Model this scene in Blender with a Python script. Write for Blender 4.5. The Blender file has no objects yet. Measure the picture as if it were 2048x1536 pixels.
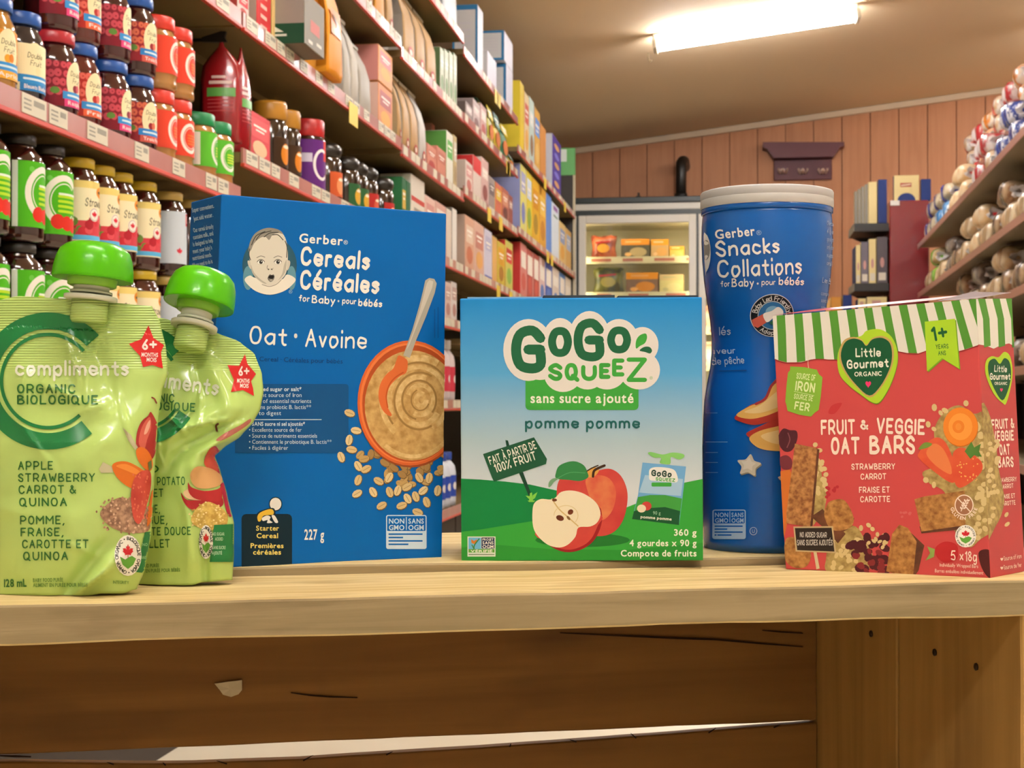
import bpy, bmesh, math, random
from mathutils import Vector, Matrix, noise
from mathutils.geometry import tessellate_polygon
R = math.radians
random.seed(7)
SC = bpy.context.scene
COL = SC.collection

# ------------------------------------------------------------------ camera, world, exposure
HC = 0.62                                   # camera height above the shop floor
YAW, PITCH, FPX = R(8.06), R(0.63), 3080.0
cd = bpy.data.cameras.new('camera'); cam = bpy.data.objects.new('camera', cd); COL.objects.link(cam)
cam.location = (0, 0, HC); cam.rotation_euler = (R(90) + PITCH, 0, YAW)
cd.sensor_width = 36; cd.lens = FPX / 2048 * 36; cd.clip_start = 0.05; cd.clip_end = 60
cd.dof.use_dof = True; cd.dof.focus_distance = 0.77; cd.dof.aperture_fstop = 46
SC.camera = cam
SC.view_settings.view_transform = 'Standard'; SC.view_settings.look = 'None'
SC.view_settings.gamma = 1; SC.view_settings.use_curve_mapping = False
SC.view_settings.exposure = 0.18
W = bpy.data.worlds.new('world'); SC.world = W; W.use_nodes = True
W.node_tree.nodes['Background'].inputs[0].default_value = (1.0, 0.85, 0.68, 1)
W.node_tree.nodes['Background'].inputs[1].default_value = 0.05
TUBE = 80.0                                # strength of the fluorescent ceiling lamps
TUBE_COL = (1.0, 0.99, 1.0)
FREEZER_LAMP = 11.0

fw = Vector((-math.sin(YAW)*math.cos(PITCH), math.cos(YAW)*math.cos(PITCH), math.sin(PITCH)))
rt = Vector((math.cos(YAW), math.sin(YAW), 0)); up = rt.cross(fw)
CAM = Vector((0, 0, HC))
def at(x, y, d):                            # the place seen at photo pixel x, y at distance d along the view axis
    return CAM + (fw + rt*((x-1024)/FPX) - up*((y-768)/FPX))*d
def on_z(x, y, z):
    r = at(x, y, 1) - CAM
    return CAM + r*((z-HC)/r.z)
def Yat(x, X):                              # aisle position of what is seen at column x on the plane X
    b = YAW - math.atan((x-1024)/FPX)
    return -X/math.tan(b)
def Yc(x, X, r):                            # centre of a round thing whose right silhouette is at column x
    b = YAW - math.atan((x-1024)/FPX); Y = -X/math.tan(b)
    for _ in range(6):
        Y = -X/math.tan(b + math.asin(r/math.hypot(X, Y)))
    return Y

# ------------------------------------------------------------------ materials
def lin(h):
    if isinstance(h, str): h = tuple(int(h[i:i+2], 16) for i in (0, 2, 4))
    c = [v/255 for v in h]
    return tuple(((v+0.055)/1.055)**2.4 if v > 0.04045 else v/12.92 for v in c) + (1,)
MATS = {}
def mat(col, rough=.5, spec=.5, coat=0, noise=None, bump=None, emit=0, metal=0, trans=0):
    """plain printed, painted or moulded surface; noise = (scale, second colour, sharpness)"""
    key = (col, rough, spec, coat, noise, bump, emit, metal, trans)
    if key in MATS: return MATS[key]
    m = bpy.data.materials.new('surface'); m.use_nodes = True
    nt = m.node_tree; b = nt.nodes['Principled BSDF']
    b.inputs['Base Color'].default_value = lin(col); b.inputs['Roughness'].default_value = rough
    b.inputs['Specular IOR Level'].default_value = spec; b.inputs['Metallic'].default_value = metal
    b.inputs['Coat Weight'].default_value = coat; b.inputs['Coat Roughness'].default_value = .08
    b.inputs['Transmission Weight'].default_value = trans
    if emit:
        b.inputs['Emission Color'].default_value = lin(col); b.inputs['Emission Strength'].default_value = emit
    if noise or bump:
        tc = nt.nodes.new('ShaderNodeTexCoord')
    if noise:
        n = nt.nodes.new('ShaderNodeTexNoise'); n.inputs['Scale'].default_value = noise[0]; n.inputs['Detail'].default_value = 3
        r = nt.nodes.new('ShaderNodeValToRGB'); s = noise[2]
        r.color_ramp.elements[0].position = .5-s; r.color_ramp.elements[0].color = lin(col)
        r.color_ramp.elements[1].position = .5+s; r.color_ramp.elements[1].color = lin(noise[1])
        nt.links.new(tc.outputs['Object'], n.inputs['Vector']); nt.links.new(n.outputs['Fac'], r.inputs['Fac'])
        nt.links.new(r.outputs['Color'], b.inputs['Base Color'])
    if bump:
        n = nt.nodes.new('ShaderNodeTexNoise'); n.inputs['Scale'].default_value = bump[0]; n.inputs['Detail'].default_value = 4
        bp = nt.nodes.new('ShaderNodeBump'); bp.inputs['Strength'].default_value = bump[1]; bp.inputs['Distance'].default_value = .002
        nt.links.new(tc.outputs['Object'], n.inputs['Vector']); nt.links.new(n.outputs['Fac'], bp.inputs['Height'])
        nt.links.new(bp.outputs['Normal'], b.inputs['Normal'])
    MATS[key] = m
    return m
def ink(col): return mat(col, rough=.5, spec=.16)
def film_ink(col): return mat(col, rough=.3, spec=.4)

def wood(c1, c2, c3, scale=1.0, rough=.75, axis='X', seed=0, bump=.35, knots=True):
    m = bpy.data.materials.new('wood'); m.use_nodes = True
    nt = m.node_tree; b = nt.nodes['Principled BSDF']; N = nt.nodes.new; L = nt.links.new
    tc = N('ShaderNodeTexCoord'); mp = N('ShaderNodeMapping')
    s = {'X': (3, 60, 60), 'Y': (60, 3, 60), 'Z': (60, 60, 3)}[axis]
    mp.inputs['Scale'].default_value = tuple(v*scale for v in s); mp.inputs['Location'].default_value = (seed*3.1, seed*1.7, seed*2.3)
    L(tc.outputs['Object'], mp.inputs['Vector'])
    n1 = N('ShaderNodeTexNoise'); n1.inputs['Scale'].default_value = 1.0; n1.inputs['Detail'].default_value = 6; n1.inputs['Distortion'].default_value = .6
    L(mp.outputs['Vector'], n1.inputs['Vector'])
    r1 = N('ShaderNodeValToRGB'); e = r1.color_ramp.elements
    e[0].position = .3; e[0].color = lin(c2); e[1].position = .62; e[1].color = lin(c1)
    L(n1.outputs['Fac'], r1.inputs['Fac'])
    mp2 = N('ShaderNodeMapping'); mp2.inputs['Scale'].default_value = tuple((5 if v == 3 else 18)*scale for v in s)
    mp2.inputs['Location'].default_value = (seed*5.1, seed, seed*4)
    L(tc.outputs['Object'], mp2.inputs['Vector'])
    n2 = N('ShaderNodeTexNoise'); n2.inputs['Scale'].default_value = 1.0; n2.inputs['Detail'].default_value = 3
    L(mp2.outputs['Vector'], n2.inputs['Vector'])
    r2 = N('ShaderNodeValToRGB'); r2.color_ramp.elements[0].position = .55; r2.color_ramp.elements[1].position = .72
    L(n2.outputs['Fac'], r2.inputs['Fac'])
    mx = N('ShaderNodeMixRGB'); mx.inputs[2].default_value = lin(c3)
    ml = N('ShaderNodeMath'); ml.operation = 'MULTIPLY'; ml.inputs[1].default_value = .75 if knots else .3
    L(r2.outputs['Color'], ml.inputs[0]); L(ml.outputs[0], mx.inputs[0]); L(r1.outputs['Color'], mx.inputs[1])
    L(mx.outputs[0], b.inputs['Base Color'])
    bp = N('ShaderNodeBump'); bp.inputs['Strength'].default_value = bump; bp.inputs['Distance'].default_value = .001
    L(n1.outputs['Fac'], bp.inputs['Height']); L(bp.outputs['Normal'], b.inputs['Normal'])
    b.inputs['Roughness'].default_value = rough; b.inputs['Specular IOR Level'].default_value = .25
    return m

def glass_pane():
    m = bpy.data.materials.new('glass'); m.use_nodes = True
    nt = m.node_tree; nt.nodes.clear(); N = nt.nodes.new; L = nt.links.new
    o = N('ShaderNodeOutputMaterial'); t = N('ShaderNodeBsdfTransparent'); g = N('ShaderNodeBsdfGlossy'); mx = N('ShaderNodeMixShader')
    f = N('ShaderNodeFresnel'); f.inputs[0].default_value = 1.45
    t.inputs[0].default_value = (.93, .95, .92, 1); g.inputs['Roughness'].default_value = .03
    L(f.outputs[0], mx.inputs[0]); L(t.outputs[0], mx.inputs[1]); L(g.outputs[0], mx.inputs[2]); L(mx.outputs[0], o.inputs[0])
    return m
def clear_plastic(col, mix=.35, rough=.25):
    m = bpy.data.materials.new('translucent plastic'); m.use_nodes = True
    nt = m.node_tree; b = nt.nodes['Principled BSDF']; N = nt.nodes.new; L = nt.links.new
    o = nt.nodes['Material Output']
    b.inputs['Base Color'].default_value = lin(col); b.inputs['Roughness'].default_value = rough
    t = N('ShaderNodeBsdfTransparent'); t.inputs[0].default_value = lin(col); mx = N('ShaderNodeMixShader'); mx.inputs[0].default_value = mix
    L(b.outputs[0], mx.inputs[1]); L(t.outputs[0], mx.inputs[2]); L(mx.outputs[0], o.inputs[0])
    return m

# ------------------------------------------------------------------ mesh helpers
class MB:
    """collects faces and links them as ONE mesh object"""
    def __init__(s): s.v = []; s.f = []; s.mi = []; s.sm = []; s.mats = []
    def m(s, material):
        if material not in s.mats: s.mats.append(material)
        return s.mats.index(material)
    def add(s, verts, faces, material, smooth=False):
        o = len(s.v); s.v += [tuple(v) for v in verts]; i = s.m(material)
        for f in faces: s.f.append(tuple(o+k for k in f)); s.mi.append(i); s.sm.append(smooth)
        return s
    def box(s, lo, hi, material, b=0.0, fm=None):
        """chamfered box; fm maps a face ('+x', '-z' ...) to another material"""
        lo = Vector(lo); hi = Vector(hi); fm = fm or {}
        if b <= 0:
            vs = [(x, y, z) for x in (lo.x, hi.x) for y in (lo.y, hi.y) for z in (lo.z, hi.z)]
            for n, f in (('-x', (0, 1, 3, 2)), ('+x', (4, 6, 7, 5)), ('-y', (0, 4, 5, 1)), ('+y', (2, 3, 7, 6)), ('-z', (0, 2, 6, 4)), ('+z', (1, 5, 7, 3))):
                s.add([vs[k] for k in f], [(0, 1, 2, 3)], fm.get(n, material))
            return s
        b = min(b, min(hi-lo)*.45)
        def P(sg, a):
            return tuple((hi[k] if sg[k] else lo[k]) + (0 if k == a else (-b if sg[k] else b)) for k in range(3))
        for a in range(3):
            i, j = (a+1) % 3, (a+2) % 3
            for t in (0, 1):
                q = []
                for u, w in ((0, 0), (1, 0), (1, 1), (0, 1)):
                    sg = [0, 0, 0]; sg[a] = t; sg[i] = u; sg[j] = w; q.append(P(sg, a))
                if not t: q.reverse()
                s.add(q, [(0, 1, 2, 3)], fm.get(('-+'[t])+'xyz'[a], material))
        for a in range(3):
            i, j = (a+1) % 3, (a+2) % 3
            for u in (0, 1):
                for w in (0, 1):
                    q = []
                    for t, ax in ((0, i), (1, i), (1, j), (0, j)):
                        sg = [0, 0, 0]; sg[a] = t; sg[i] = u; sg[j] = w; q.append(P(sg, ax))
                    if u == w: q.reverse()
                    s.add(q, [(0, 1, 2, 3)], material)
        for sx in (0, 1):
            for sy in (0, 1):
                for sz in (0, 1):
                    q = [P((sx, sy, sz), k) for k in range(3)]
                    if (sx+sy+sz) % 2 == 0: q.reverse()
                    s.add(q, [(0, 1, 2)], material)
        return s
    def lathe(s, prof, material, n=20, c=(0, 0, 0), rot=None, smooth=True, cap=True):
        """prof: list of (r, z); a repeated point makes a sharp edge"""
        vs = []; fs = []; c = Vector(c)
        for r, z in prof:
            for k in range(n):
                a = 2*math.pi*k/n; p = Vector((r*math.cos(a), r*math.sin(a), z))
                vs.append((rot @ p if rot else p) + c)
        for i in range(len(prof)-1):
            if prof[i] == prof[i+1]: continue
            for k in range(n):
                k2 = (k+1) % n
                fs.append((i*n+k, i*n+k2, (i+1)*n+k2, (i+1)*n+k))
        s.add(vs, fs, material, smooth)
        if cap:
            s.add(vs[:n], [tuple(reversed(range(n)))], material); s.add(vs[-n:], [tuple(range(n))], material)
        return s
    def tube(s, path, r, material, n=8):
        path = [Vector(p) for p in path]; vs = []; fs = []
        for i, p in enumerate(path):
            d = (path[min(i+1, len(path)-1)] - path[max(i-1, 0)]).normalized()
            a = d.orthogonal().normalized() if i == 0 else (a - d*a.dot(d)).normalized()
            b = d.cross(a); rr = r[i] if isinstance(r, (list, tuple)) else r
            vs += [p + (a*math.cos(2*math.pi*k/n) + b*math.sin(2*math.pi*k/n))*rr for k in range(n)]
        for i in range(len(path)-1):
            for k in range(n): fs.append((i*n+k, i*n+(k+1) % n, (i+1)*n+(k+1) % n, (i+1)*n+k))
        s.add(vs, fs, material, True)
        s.add(vs[:n], [tuple(reversed(range(n)))], material); s.add(vs[-n:], [tuple(range(n))], material)
        return s
    def prism(s, pts, depth, material, plane='xz', at_=0.0):
        """outline of (a, b) pairs pushed through a thickness"""
        n = len(pts)
        def V(p, d):
            return {'xz': (p[0], d, p[1]), 'xy': (p[0], p[1], d), 'yz': (d, p[0], p[1])}[plane]
        A = [V(p, at_) for p in pts]; B = [V(p, at_+depth) for p in pts]
        tris = tessellate_polygon([[Vector((p[0], p[1], 0)) for p in pts]])
        s.add(A, [tuple(t) for t in tris], material); s.add(B, [tuple(t) for t in tris], material)
        s.add(A+B, [(k, (k+1) % n, n+(k+1) % n, n+k) for k in range(n)], material)
        return s
    def build(s, name, parent=None, loc=None, fix=True):
        me = bpy.data.meshes.new(name); me.from_pydata(s.v, [], s.f)
        for m in s.mats: me.materials.append(m)
        me.polygons.foreach_set('material_index', s.mi); me.polygons.foreach_set('use_smooth', s.sm)
        if fix:
            bm = bmesh.new(); bm.from_mesh(me); bmesh.ops.remove_doubles(bm, verts=bm.verts, dist=1e-6)
            bmesh.ops.recalc_face_normals(bm, faces=bm.faces); bm.to_mesh(me); bm.free()
        me.update()
        o = bpy.data.objects.new(name, me); COL.objects.link(o)
        if parent: o.parent = parent
        if loc: o.location = loc
        return o

def tag(o, label, cat, group=None):
    o['label'] = label; o['category'] = cat
    if group: o['group'] = group
    return o
def structure(o):
    o['kind'] = 'structure'; return o
def thing(name, label, cat, loc=(0, 0, 0), rz=0, group=None):
    o = bpy.data.objects.new(name, None); COL.objects.link(o); o.empty_display_size = .05
    o.location = loc; o.rotation_euler = (0, 0, rz)
    return tag(o, label, cat, group)
KIDS = {}
def dup(root, loc, rz=0, label=None, group=None, scale=None):
    if root.name not in KIDS: KIDS[root.name] = list(root.children)
    r = root.copy(); COL.objects.link(r); r.location = loc; r.rotation_euler = (0, 0, rz)
    if scale: r.scale = scale
    if label: r['label'] = label
    if group: r['group'] = group
    for ch in KIDS[root.name]:
        c = ch.copy(); COL.objects.link(c); c.parent = r
    return r
USED = set()
class Kind:
    """one of a kind is built with its parts, the rest are copies of it"""
    def __init__(s, make): s.make = make; s.root = None
    def put(s, loc, rz, label, group=None, scale=None):
        assert label not in USED, label
        USED.add(label)
        if s.root is None:
            s.root = s.make(); o = s.root; o.location = loc; o.rotation_euler = (0, 0, rz)
            if scale: o.scale = scale
            o['label'] = label
            if group: o['group'] = group
            return o
        return dup(s.root, loc, rz, label, group, scale or (1, 1, 1))
ORD = ['first', 'second', 'third', 'fourth', 'fifth', 'sixth', 'seventh', 'eighth', 'ninth', 'tenth', 'eleventh', 'twelfth', 'thirteenth', 'fourteenth', 'fifteenth', 'sixteenth']

# ------------------------------------------------------------------ lettering
STROKES = {
'A': '-04 3e 64;-18 58', 'B': '-04 0e;0e 3e 5c 3a 09;09 49 66 44 04', 'C': '6c 4e 1d 09 15 44 66', 'D': '-04 0e;0e 4d 69 45 04',
'E': '-5e 0e 04 54;-09 49', 'F': '-5e 0e 04;-09 49', 'G': '6c 4e 1d 09 15 44 65 68;-69 39', 'H': '-04 0e;-64 6e;-09 69', 'I': '-04 0e',
'J': '4e 46 34 14 06', 'K': '-04 0e;-5e 09 64', 'L': '-0e 04 54', 'M': '-04 0e 48 8e 84', 'N': '-04 0e 64 6e',
'O': '3e 1d 09 15 34 55 69 5d 3e', 'P': '-04 0e;0e 4e 6b 48 08', 'Q': '3e 1d 09 15 34 55 69 5d 3e;-46 73', 'R': '-04 0e;0e 4e 6b 48 08;-38 64',
'S': '5c 3e 1d 0b 29 48 56 44 24 06', 'T': '-0e 6e;-3e 34', 'U': '0e 08 15 34 55 68 6e', 'V': '-0e 34 6e', 'W': '-0e 24 4a 64 8e',
'X': '-04 6e;-0e 64', 'Y': '-0e 39 6e;-39 34', 'Z': '-0e 6e 04 64',
'a': '59 4a 2a 08 06 24 45 57;-5a 54', 'b': '-0e 04;08 2a 4a 57 44 24 06', 'c': '59 3a 1a 07 15 34 55', 'd': '-5e 54;58 3a 1a 07 14 34 56',
'e': '-07 57;57 59 3a 1a 07 15 34 55', 'f': '4d 3e 2d 24;-0a 4a', 'g': '59 3a 1a 07 14 34 57;5a 52 30 11', 'h': '-0e 04;08 2a 4a 58 54',
'i': '-04 0a;-0d 0e', 'j': '2a 22 00;-2d 2e', 'k': '-0e 04;-4a 07 44', 'l': '-04 0e', 'm': '-0a 04;08 1a 3a 48 44;48 5a 7a 88 84',
'n': '-0a 04;08 2a 4a 58 54', 'o': '3a 1a 07 14 34 57 4a 3a', 'p': '-0a 00;08 2a 4a 57 44 24 06', 'q': '-5a 50;58 3a 1a 07 14 34 56',
'r': '-0a 04;08 1a 3a', 's': '49 2a 09 18 37 46 35 24 05', 't': '2d 26 34 44;-0a 4a', 'u': '0a 06 14 34 56;-5a 54', 'v': '-0a 24 4a',
'w': '-0a 24 39 54 7a', 'x': '-04 4a;-0a 44', 'y': '-0a 34;-5a 10', 'z': '-0a 4a 04 44',
'0': '2e 0c 06 24 46 4c 2e', '1': '-0c 2e 24', '2': '0c 2e 4d 4a 04;-04 54', '3': '0d 3e 4c 29;29 47 34 05', '4': '-34 3e 07 57', '5': '-5e 1e 09;09 3a 57 44 05',
'6': '4e 19 06 24 45 47 29 07', '7': '-0e 5e 24', '8': '2e 0c 29 57 34 06 29 4c 2e', '9': '4b 3e 0c 29 4b 24', '&': '64 1c 2e 3c 08 06 24 45 68',
'+': '-09 69;-36 3c', '.': '-04 05', '-': '-08 38', '·': '-07 08', ',': '-14 02', '%': '-04 6e;0e 1d 0c;54 65 56', '*': '-0c 2e;-0e 2c', "'": '-0e 0c', '!': '-0e 08;-04 05', '•': '-08 09'}
ACC = {'é': ('e', '-2c 4f'), 'è': ('e', '-4c 2f'), 'ê': ('e', '-1c 3e 5c'), 'à': ('a', '-4c 2f'), 'É': ('E', '-2g 4i'), 'À': ('A', '-4g 2i'), 'ç': ('c', '-34 32')}
for k_, (b_, a_) in ACC.items(): STROKES[k_] = STROKES[b_] + ';' + a_
def crom(P, sub=4, closed=False):
    if len(P) < 3: return P
    closed = closed or (P[0] == P[-1])
    out = []; n = len(P)
    for i in range(n-1):
        p1, p2 = P[i], P[i+1]
        p0 = P[i-1] if i > 0 else (P[n-2] if closed else p1)
        p3 = P[i+2] if i+2 < n else (P[1] if closed else p2)
        for k in range(sub):
            t = k/sub
            out.append(tuple(.5*((2*p1[a]) + (-p0[a]+p2[a])*t + (2*p0[a]-5*p1[a]+4*p2[a]-p3[a])*t*t + (-p0[a]+3*p1[a]-3*p2[a]+p3[a])*t**3) for a in (0, 1)))
    out.append(P[-1]); return out
def glyph_paths(ch):
    res = []
    for st in STROKES[ch].split(';'):
        straight = st[0] == '-'
        P = [(int(p[0], 36)/10, (int(p[1], 36)-4)/10) for p in st.lstrip('-').split()]
        res.append((straight, P if straight else crom(P)))
    return res
def ribbon(P, w, joints=True, lev=0):
    """triangles of a round-ended line through P"""
    T = []; h = w/2
    def disc(p):
        c = [(p[0]+h*math.cos(math.pi*k/4), p[1]+h*math.sin(math.pi*k/4)) for k in range(8)]
        for k in range(1, 7): T.append((c[0], c[k], c[k+1], lev+2))
    N = []
    n = len(P); closed = n > 3 and math.dist(P[0], P[-1]) < 1e-6
    for i in range(n):
        a = P[i-1] if i else (P[n-2] if closed else P[0]); b = P[i+1] if i < n-1 else (P[1] if closed else P[-1])
        dx, dy = b[0]-a[0], b[1]-a[1]; l = math.hypot(dx, dy) or 1
        N.append((-dy/l*h, dx/l*h))
    if joints:                                  # straight pieces with round corners
        for i in range(n-1):
            dx, dy = P[i+1][0]-P[i][0], P[i+1][1]-P[i][1]; l = math.hypot(dx, dy) or 1; q = (-dy/l*h, dx/l*h)
            a, b, c, d = (P[i][0]+q[0], P[i][1]+q[1]), (P[i][0]-q[0], P[i][1]-q[1]), (P[i+1][0]-q[0], P[i+1][1]-q[1]), (P[i+1][0]+q[0], P[i+1][1]+q[1])
            T.append((a, b, c, lev+i % 2)); T.append((a, c, d, lev+i % 2))
        for p in P: disc(p)
    else:
        for i in range(n-1):
            a = (P[i][0]+N[i][0], P[i][1]+N[i][1]); b = (P[i][0]-N[i][0], P[i][1]-N[i][1])
            c = (P[i+1][0]-N[i+1][0], P[i+1][1]-N[i+1][1]); d = (P[i+1][0]+N[i+1][0], P[i+1][1]+N[i+1][1])
            T.append((a, b, c, lev)); T.append((a, c, d, lev))
        if not closed: disc(P[0]); disc(P[-1])
    return T
GL = {}
def load_glyphs():
    chars = 'ABCDEFGHIJKLMNOPQRSTUVWXYZabcdefghijklmnopqrstuvwxyz0123456789&+.,-%*:()éèêàÉÀç®•·\'!/'
    obs = []
    for b, off in (('s', 0.0), ('b', .022)):
        for ch in chars:
            cu = bpy.data.curves.new('g', 'FONT'); cu.body = ch; cu.size = 1; cu.offset = off; cu.fill_mode = 'FRONT'; cu.resolution_u = 3
            o = bpy.data.objects.new('g', cu); COL.objects.link(o); obs.append((b, ch, o, cu))
    dg = bpy.context.evaluated_depsgraph_get(); dg.update()
    capH = None
    for b, ch, o, cu in obs:
        me = bpy.data.meshes.new_from_object(o.evaluated_get(dg)); me.calc_loop_triangles()
        V = [(v.co.x, v.co.y) for v in me.vertices]
        GL[b, ch] = [tuple(V[k] for k in t.vertices) for t in me.loop_triangles]
        bpy.data.meshes.remove(me)
    for b, ch, o, cu in obs: bpy.data.objects.remove(o); bpy.data.curves.remove(cu)
    for b in 'sb':
        cap = max(p[1] for t in GL[b, 'H'] for p in t) - min(p[1] for t in GL[b, 'H'] for p in t)
        for ch in chars:
            T = [tuple((p[0]/cap, p[1]/cap) for p in t) for t in GL[b, ch]]
            if not T: GL[b, ch] = ([], .4); continue
            x0 = min(p[0] for t in T for p in t); x1 = max(p[0] for t in T for p in t)
            GL[b, ch] = ([tuple((p[0]-x0, p[1]) for p in t) for t in T], x1-x0)
load_glyphs()
def glyph(font, ch, wt):
    """triangles and width of one letter, capital height 1"""
    if ch == ' ': return [], .28
    if font in 'sb': return GL[font, ch] if (font, ch) in GL else GL[font, '.']
    T = []
    for k, (straight, P) in enumerate(glyph_paths(ch)): T += ribbon([(p[0], wt/2+p[1]*(1-wt)) for p in P], wt, straight, 3*k)
    w = max(p[0] for t in T for p in t[:3]); x0 = min(p[0] for t in T for p in t[:3])
    return [(*((p[0]-x0, p[1]) for p in t[:3]), t[3]) for t in T], w-x0
def word(s, font, wt, track):
    T = []; x = 0
    for i, ch in enumerate(s):
        g, w = glyph(font, ch, wt)
        T.append((x, w, g)); x += w + track
    return T, x - track

class Art:
    """flat print laid on a surface; f(x, y, off) turns a print position into a point of the surface"""
    STEP = .000004
    def __init__(s, f, parent, clip=None, maxedge=None): s.f = f; s.parent = parent; s.layer = 1; s.parts = {}; s.clip = clip; s.maxedge = maxedge; s.laid = []; s.n = 0
    def tris(s, part, material, T, up_=True):
        if not T: return
        mb = s.parts.setdefault(part, MB())
        T = [t if len(t) == 4 else (*t, 0) for t in T]
        bx0, bx1 = min(p[0] for t in T for p in t[:3]), max(p[0] for t in T for p in t[:3]); by0, by1 = min(p[1] for t in T for p in t[:3]), max(p[1] for t in T for p in t[:3])
        lay = 1 + max((q[4] for q in s.laid if q[0] < bx1 and q[1] > bx0 and q[2] < by1 and q[3] > by0), default=0)
        s.laid.append((bx0, bx1, by0, by1, lay+max(t[3] for t in T)))     # print only stacks up where it overlaps
        if s.clip and not s.maxedge: T = [(*q[:3], t[3]) for t in T for q in s.clip(t[:3])]
        if s.maxedge:
            st = list(T); T = []
            while st:
                a, b, c, lv = st.pop(); l = (math.dist(a, b), math.dist(b, c), math.dist(c, a)); k = l.index(max(l))
                if l[k] <= s.maxedge: T.append((a, b, c, lv)); continue
                if k == 1: a, b, c = b, c, a
                elif k == 2: a, b, c = c, a, b
                m = ((a[0]+b[0])/2, (a[1]+b[1])/2); st += [(a, m, c, lv), (m, b, c, lv)]
            if s.clip: T = [t for t in T if s.clip(t[:3])]
        vs = []; fs = []; idx = {}
        for t in T:
            f = []
            for p in t[:3]:
                k = (round(p[0], 3), round(p[1], 3), t[3])
                if k not in idx: idx[k] = len(vs); vs.append(s.f(p[0], p[1], (lay+t[3])*s.STEP))
                f.append(idx[k])
            if len(set(f)) == 3: fs.append(tuple(f))
        mb.add(vs, fs, material)
        if up_: s.layer += 1
    def poly(s, part, material, P, smooth=False):
        if smooth: P = crom(list(P)+[P[0]], 4, True)[:-1]
        t = tessellate_polygon([[Vector((p[0], p[1], 0)) for p in P]])
        s.tris(part, material, [tuple(P[k] for k in q) for q in t])
    def ell(s, part, material, cx, cy, rx, ry=None, rot=0, n=20, a0=0, a1=360):
        ry = rx if ry is None else ry; c, q = math.cos(R(rot)), math.sin(R(rot))
        P = []
        m = n if a1-a0 >= 360 else n+1
        for k in range(m):
            a = R(a0 + (a1-a0)*k/n); x, y = rx*math.cos(a), ry*math.sin(a)
            P.append((cx+x*c-y*q, cy+x*q+y*c))
        if m != n: P.append((cx, cy))
        s.poly(part, material, P)
    def rect(s, part, material, x0, y0, x1, y1, r=0):
        if r: P = [(x+r*math.cos(a), y+r*math.sin(a)) for x, y, a0 in ((x1-r, y1-r, 0), (x0+r, y1-r, 90), (x0+r, y0+r, 180), (x1-r, y0+r, 270)) for a in (R(a0), R(a0+30), R(a0+60), R(a0+90))]
        else: P = [(x0, y0), (x1, y0), (x1, y1), (x0, y1)]
        s.poly(part, material, P)
    def line(s, part, material, P, w, smooth=True): s.tris(part, material, ribbon(crom(list(P)) if smooth else list(P), w, not smooth))
    def arc(s, part, material, cx, cy, rx, ry, w, a0, a1, n=24, w2=None):
        T = []; pr = None
        for k in range(n+1):
            a = R(a0+(a1-a0)*k/n); c, q = math.cos(a), math.sin(a); h = w/2
            q_ = ((cx+(rx-h)*c, cy+(ry-h)*q), (cx+(rx+h)*c, cy+(ry+h)*q))
            if pr: T += [(pr[0], pr[1], q_[1]), (pr[0], q_[1], q_[0])]
            pr = q_
        s.tris(part, material, T)
    def text(s, part, material, st, x, y, h, w=None, to=None, font='b', wt=.15, track=.13, align='l', skew=0):
        """baseline starts at x, y; capital height h; w stretches to a width, 'to' gives the baseline's far end"""
        T, L = word(st, font, wt, track)
        if part.endswith('lettering'): s.n += 1; part += f'#{s.n}'
        if to: w = math.dist((x, y), to); ang = math.atan2(to[1]-y, to[0]-x)
        else: ang = 0
        sx = (w/L if w else h); c, q = math.cos(ang), math.sin(ang)
        sh = {'l': 0, 'c': .5, 'r': 1}[align]*L*sx
        out = []
        for gx, gw, g in T:
            for t in g:
                out.append((*((x+((gx+p[0]+skew*p[1])*sx-sh)*c+p[1]*h*q, y+((gx+p[0]+skew*p[1])*sx-sh)*q-p[1]*h*c) for p in t[:3]), *t[3:]))
        s.tris(part, material, out)
    def ring(s, part, material, st, cx, cy, rx, ry, h, a0, a1, font='b', inside=False):
        """letters set round an ellipse from angle a0 to a1 (degrees, 0 = right, clockwise as seen)"""
        n = len(st); out = []
        for i, ch in enumerate(st):
            g, gw = glyph(font, ch, .15)
            a = R(a0+(a1-a0)*(i+.5)/n); px, py = cx+rx*math.cos(a), cy+ry*math.sin(a)
            th = math.atan2(ry*math.sin(a)*1.0, rx*math.cos(a)) + math.pi/2
            if inside: th += math.pi
            c, q = math.cos(th), math.sin(th)
            for t in g: out.append((*((px+(p[0]-gw/2)*h*c+(p[1]-.5)*h*q, py+(p[0]-gw/2)*h*q-(p[1]-.5)*h*c) for p in t[:3]), *t[3:]))
        s.tris(part, material, out)
    def glyph_box(s, part, material, ch, x0, y0, x1, y1, w):
        P = [(st, p) for st, p in glyph_paths(ch)]
        X = [a[0] for _, p in P for a in p]; Y = [a[1] for _, p in P for a in p]
        T = []
        for k, (st, p) in enumerate(P):
            q = [(x0+w/2+(a[0]-min(X))/max(max(X)-min(X), .01)*(x1-x0-w), y1-w/2-(a[1]-min(Y))/(max(Y)-min(Y))*(y1-y0-w)) for a in p]
            T += ribbon(q, w, st, 3*k)
        s.tris(part, material, T)
    def done(s):
        for n, mb in s.parts.items(): mb.build(n.split('#')[0], s.parent, fix=False)
LEAF = [(0, -1), (.17, -.62), (.36, -.72), (.28, -.25), (.55, -.5), (.62, -.38), (.92, -.44), (.8, -.12), (.95, -.02), (.5, .36), (.56, .52), (.06, .44), (.06, .95), (-.06, .95), (-.06, .44), (-.56, .52), (-.5, .36), (-.95, -.02), (-.8, -.12), (-.92, -.44), (-.62, -.38), (-.55, -.5), (-.28, -.25), (-.36, -.72), (-.17, -.62)]
def maple(A, part, m, cx, cy, r, ry=None): A.poly(part, m, [(cx+x*r, cy+y*(ry or r)) for x, y in LEAF])
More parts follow.
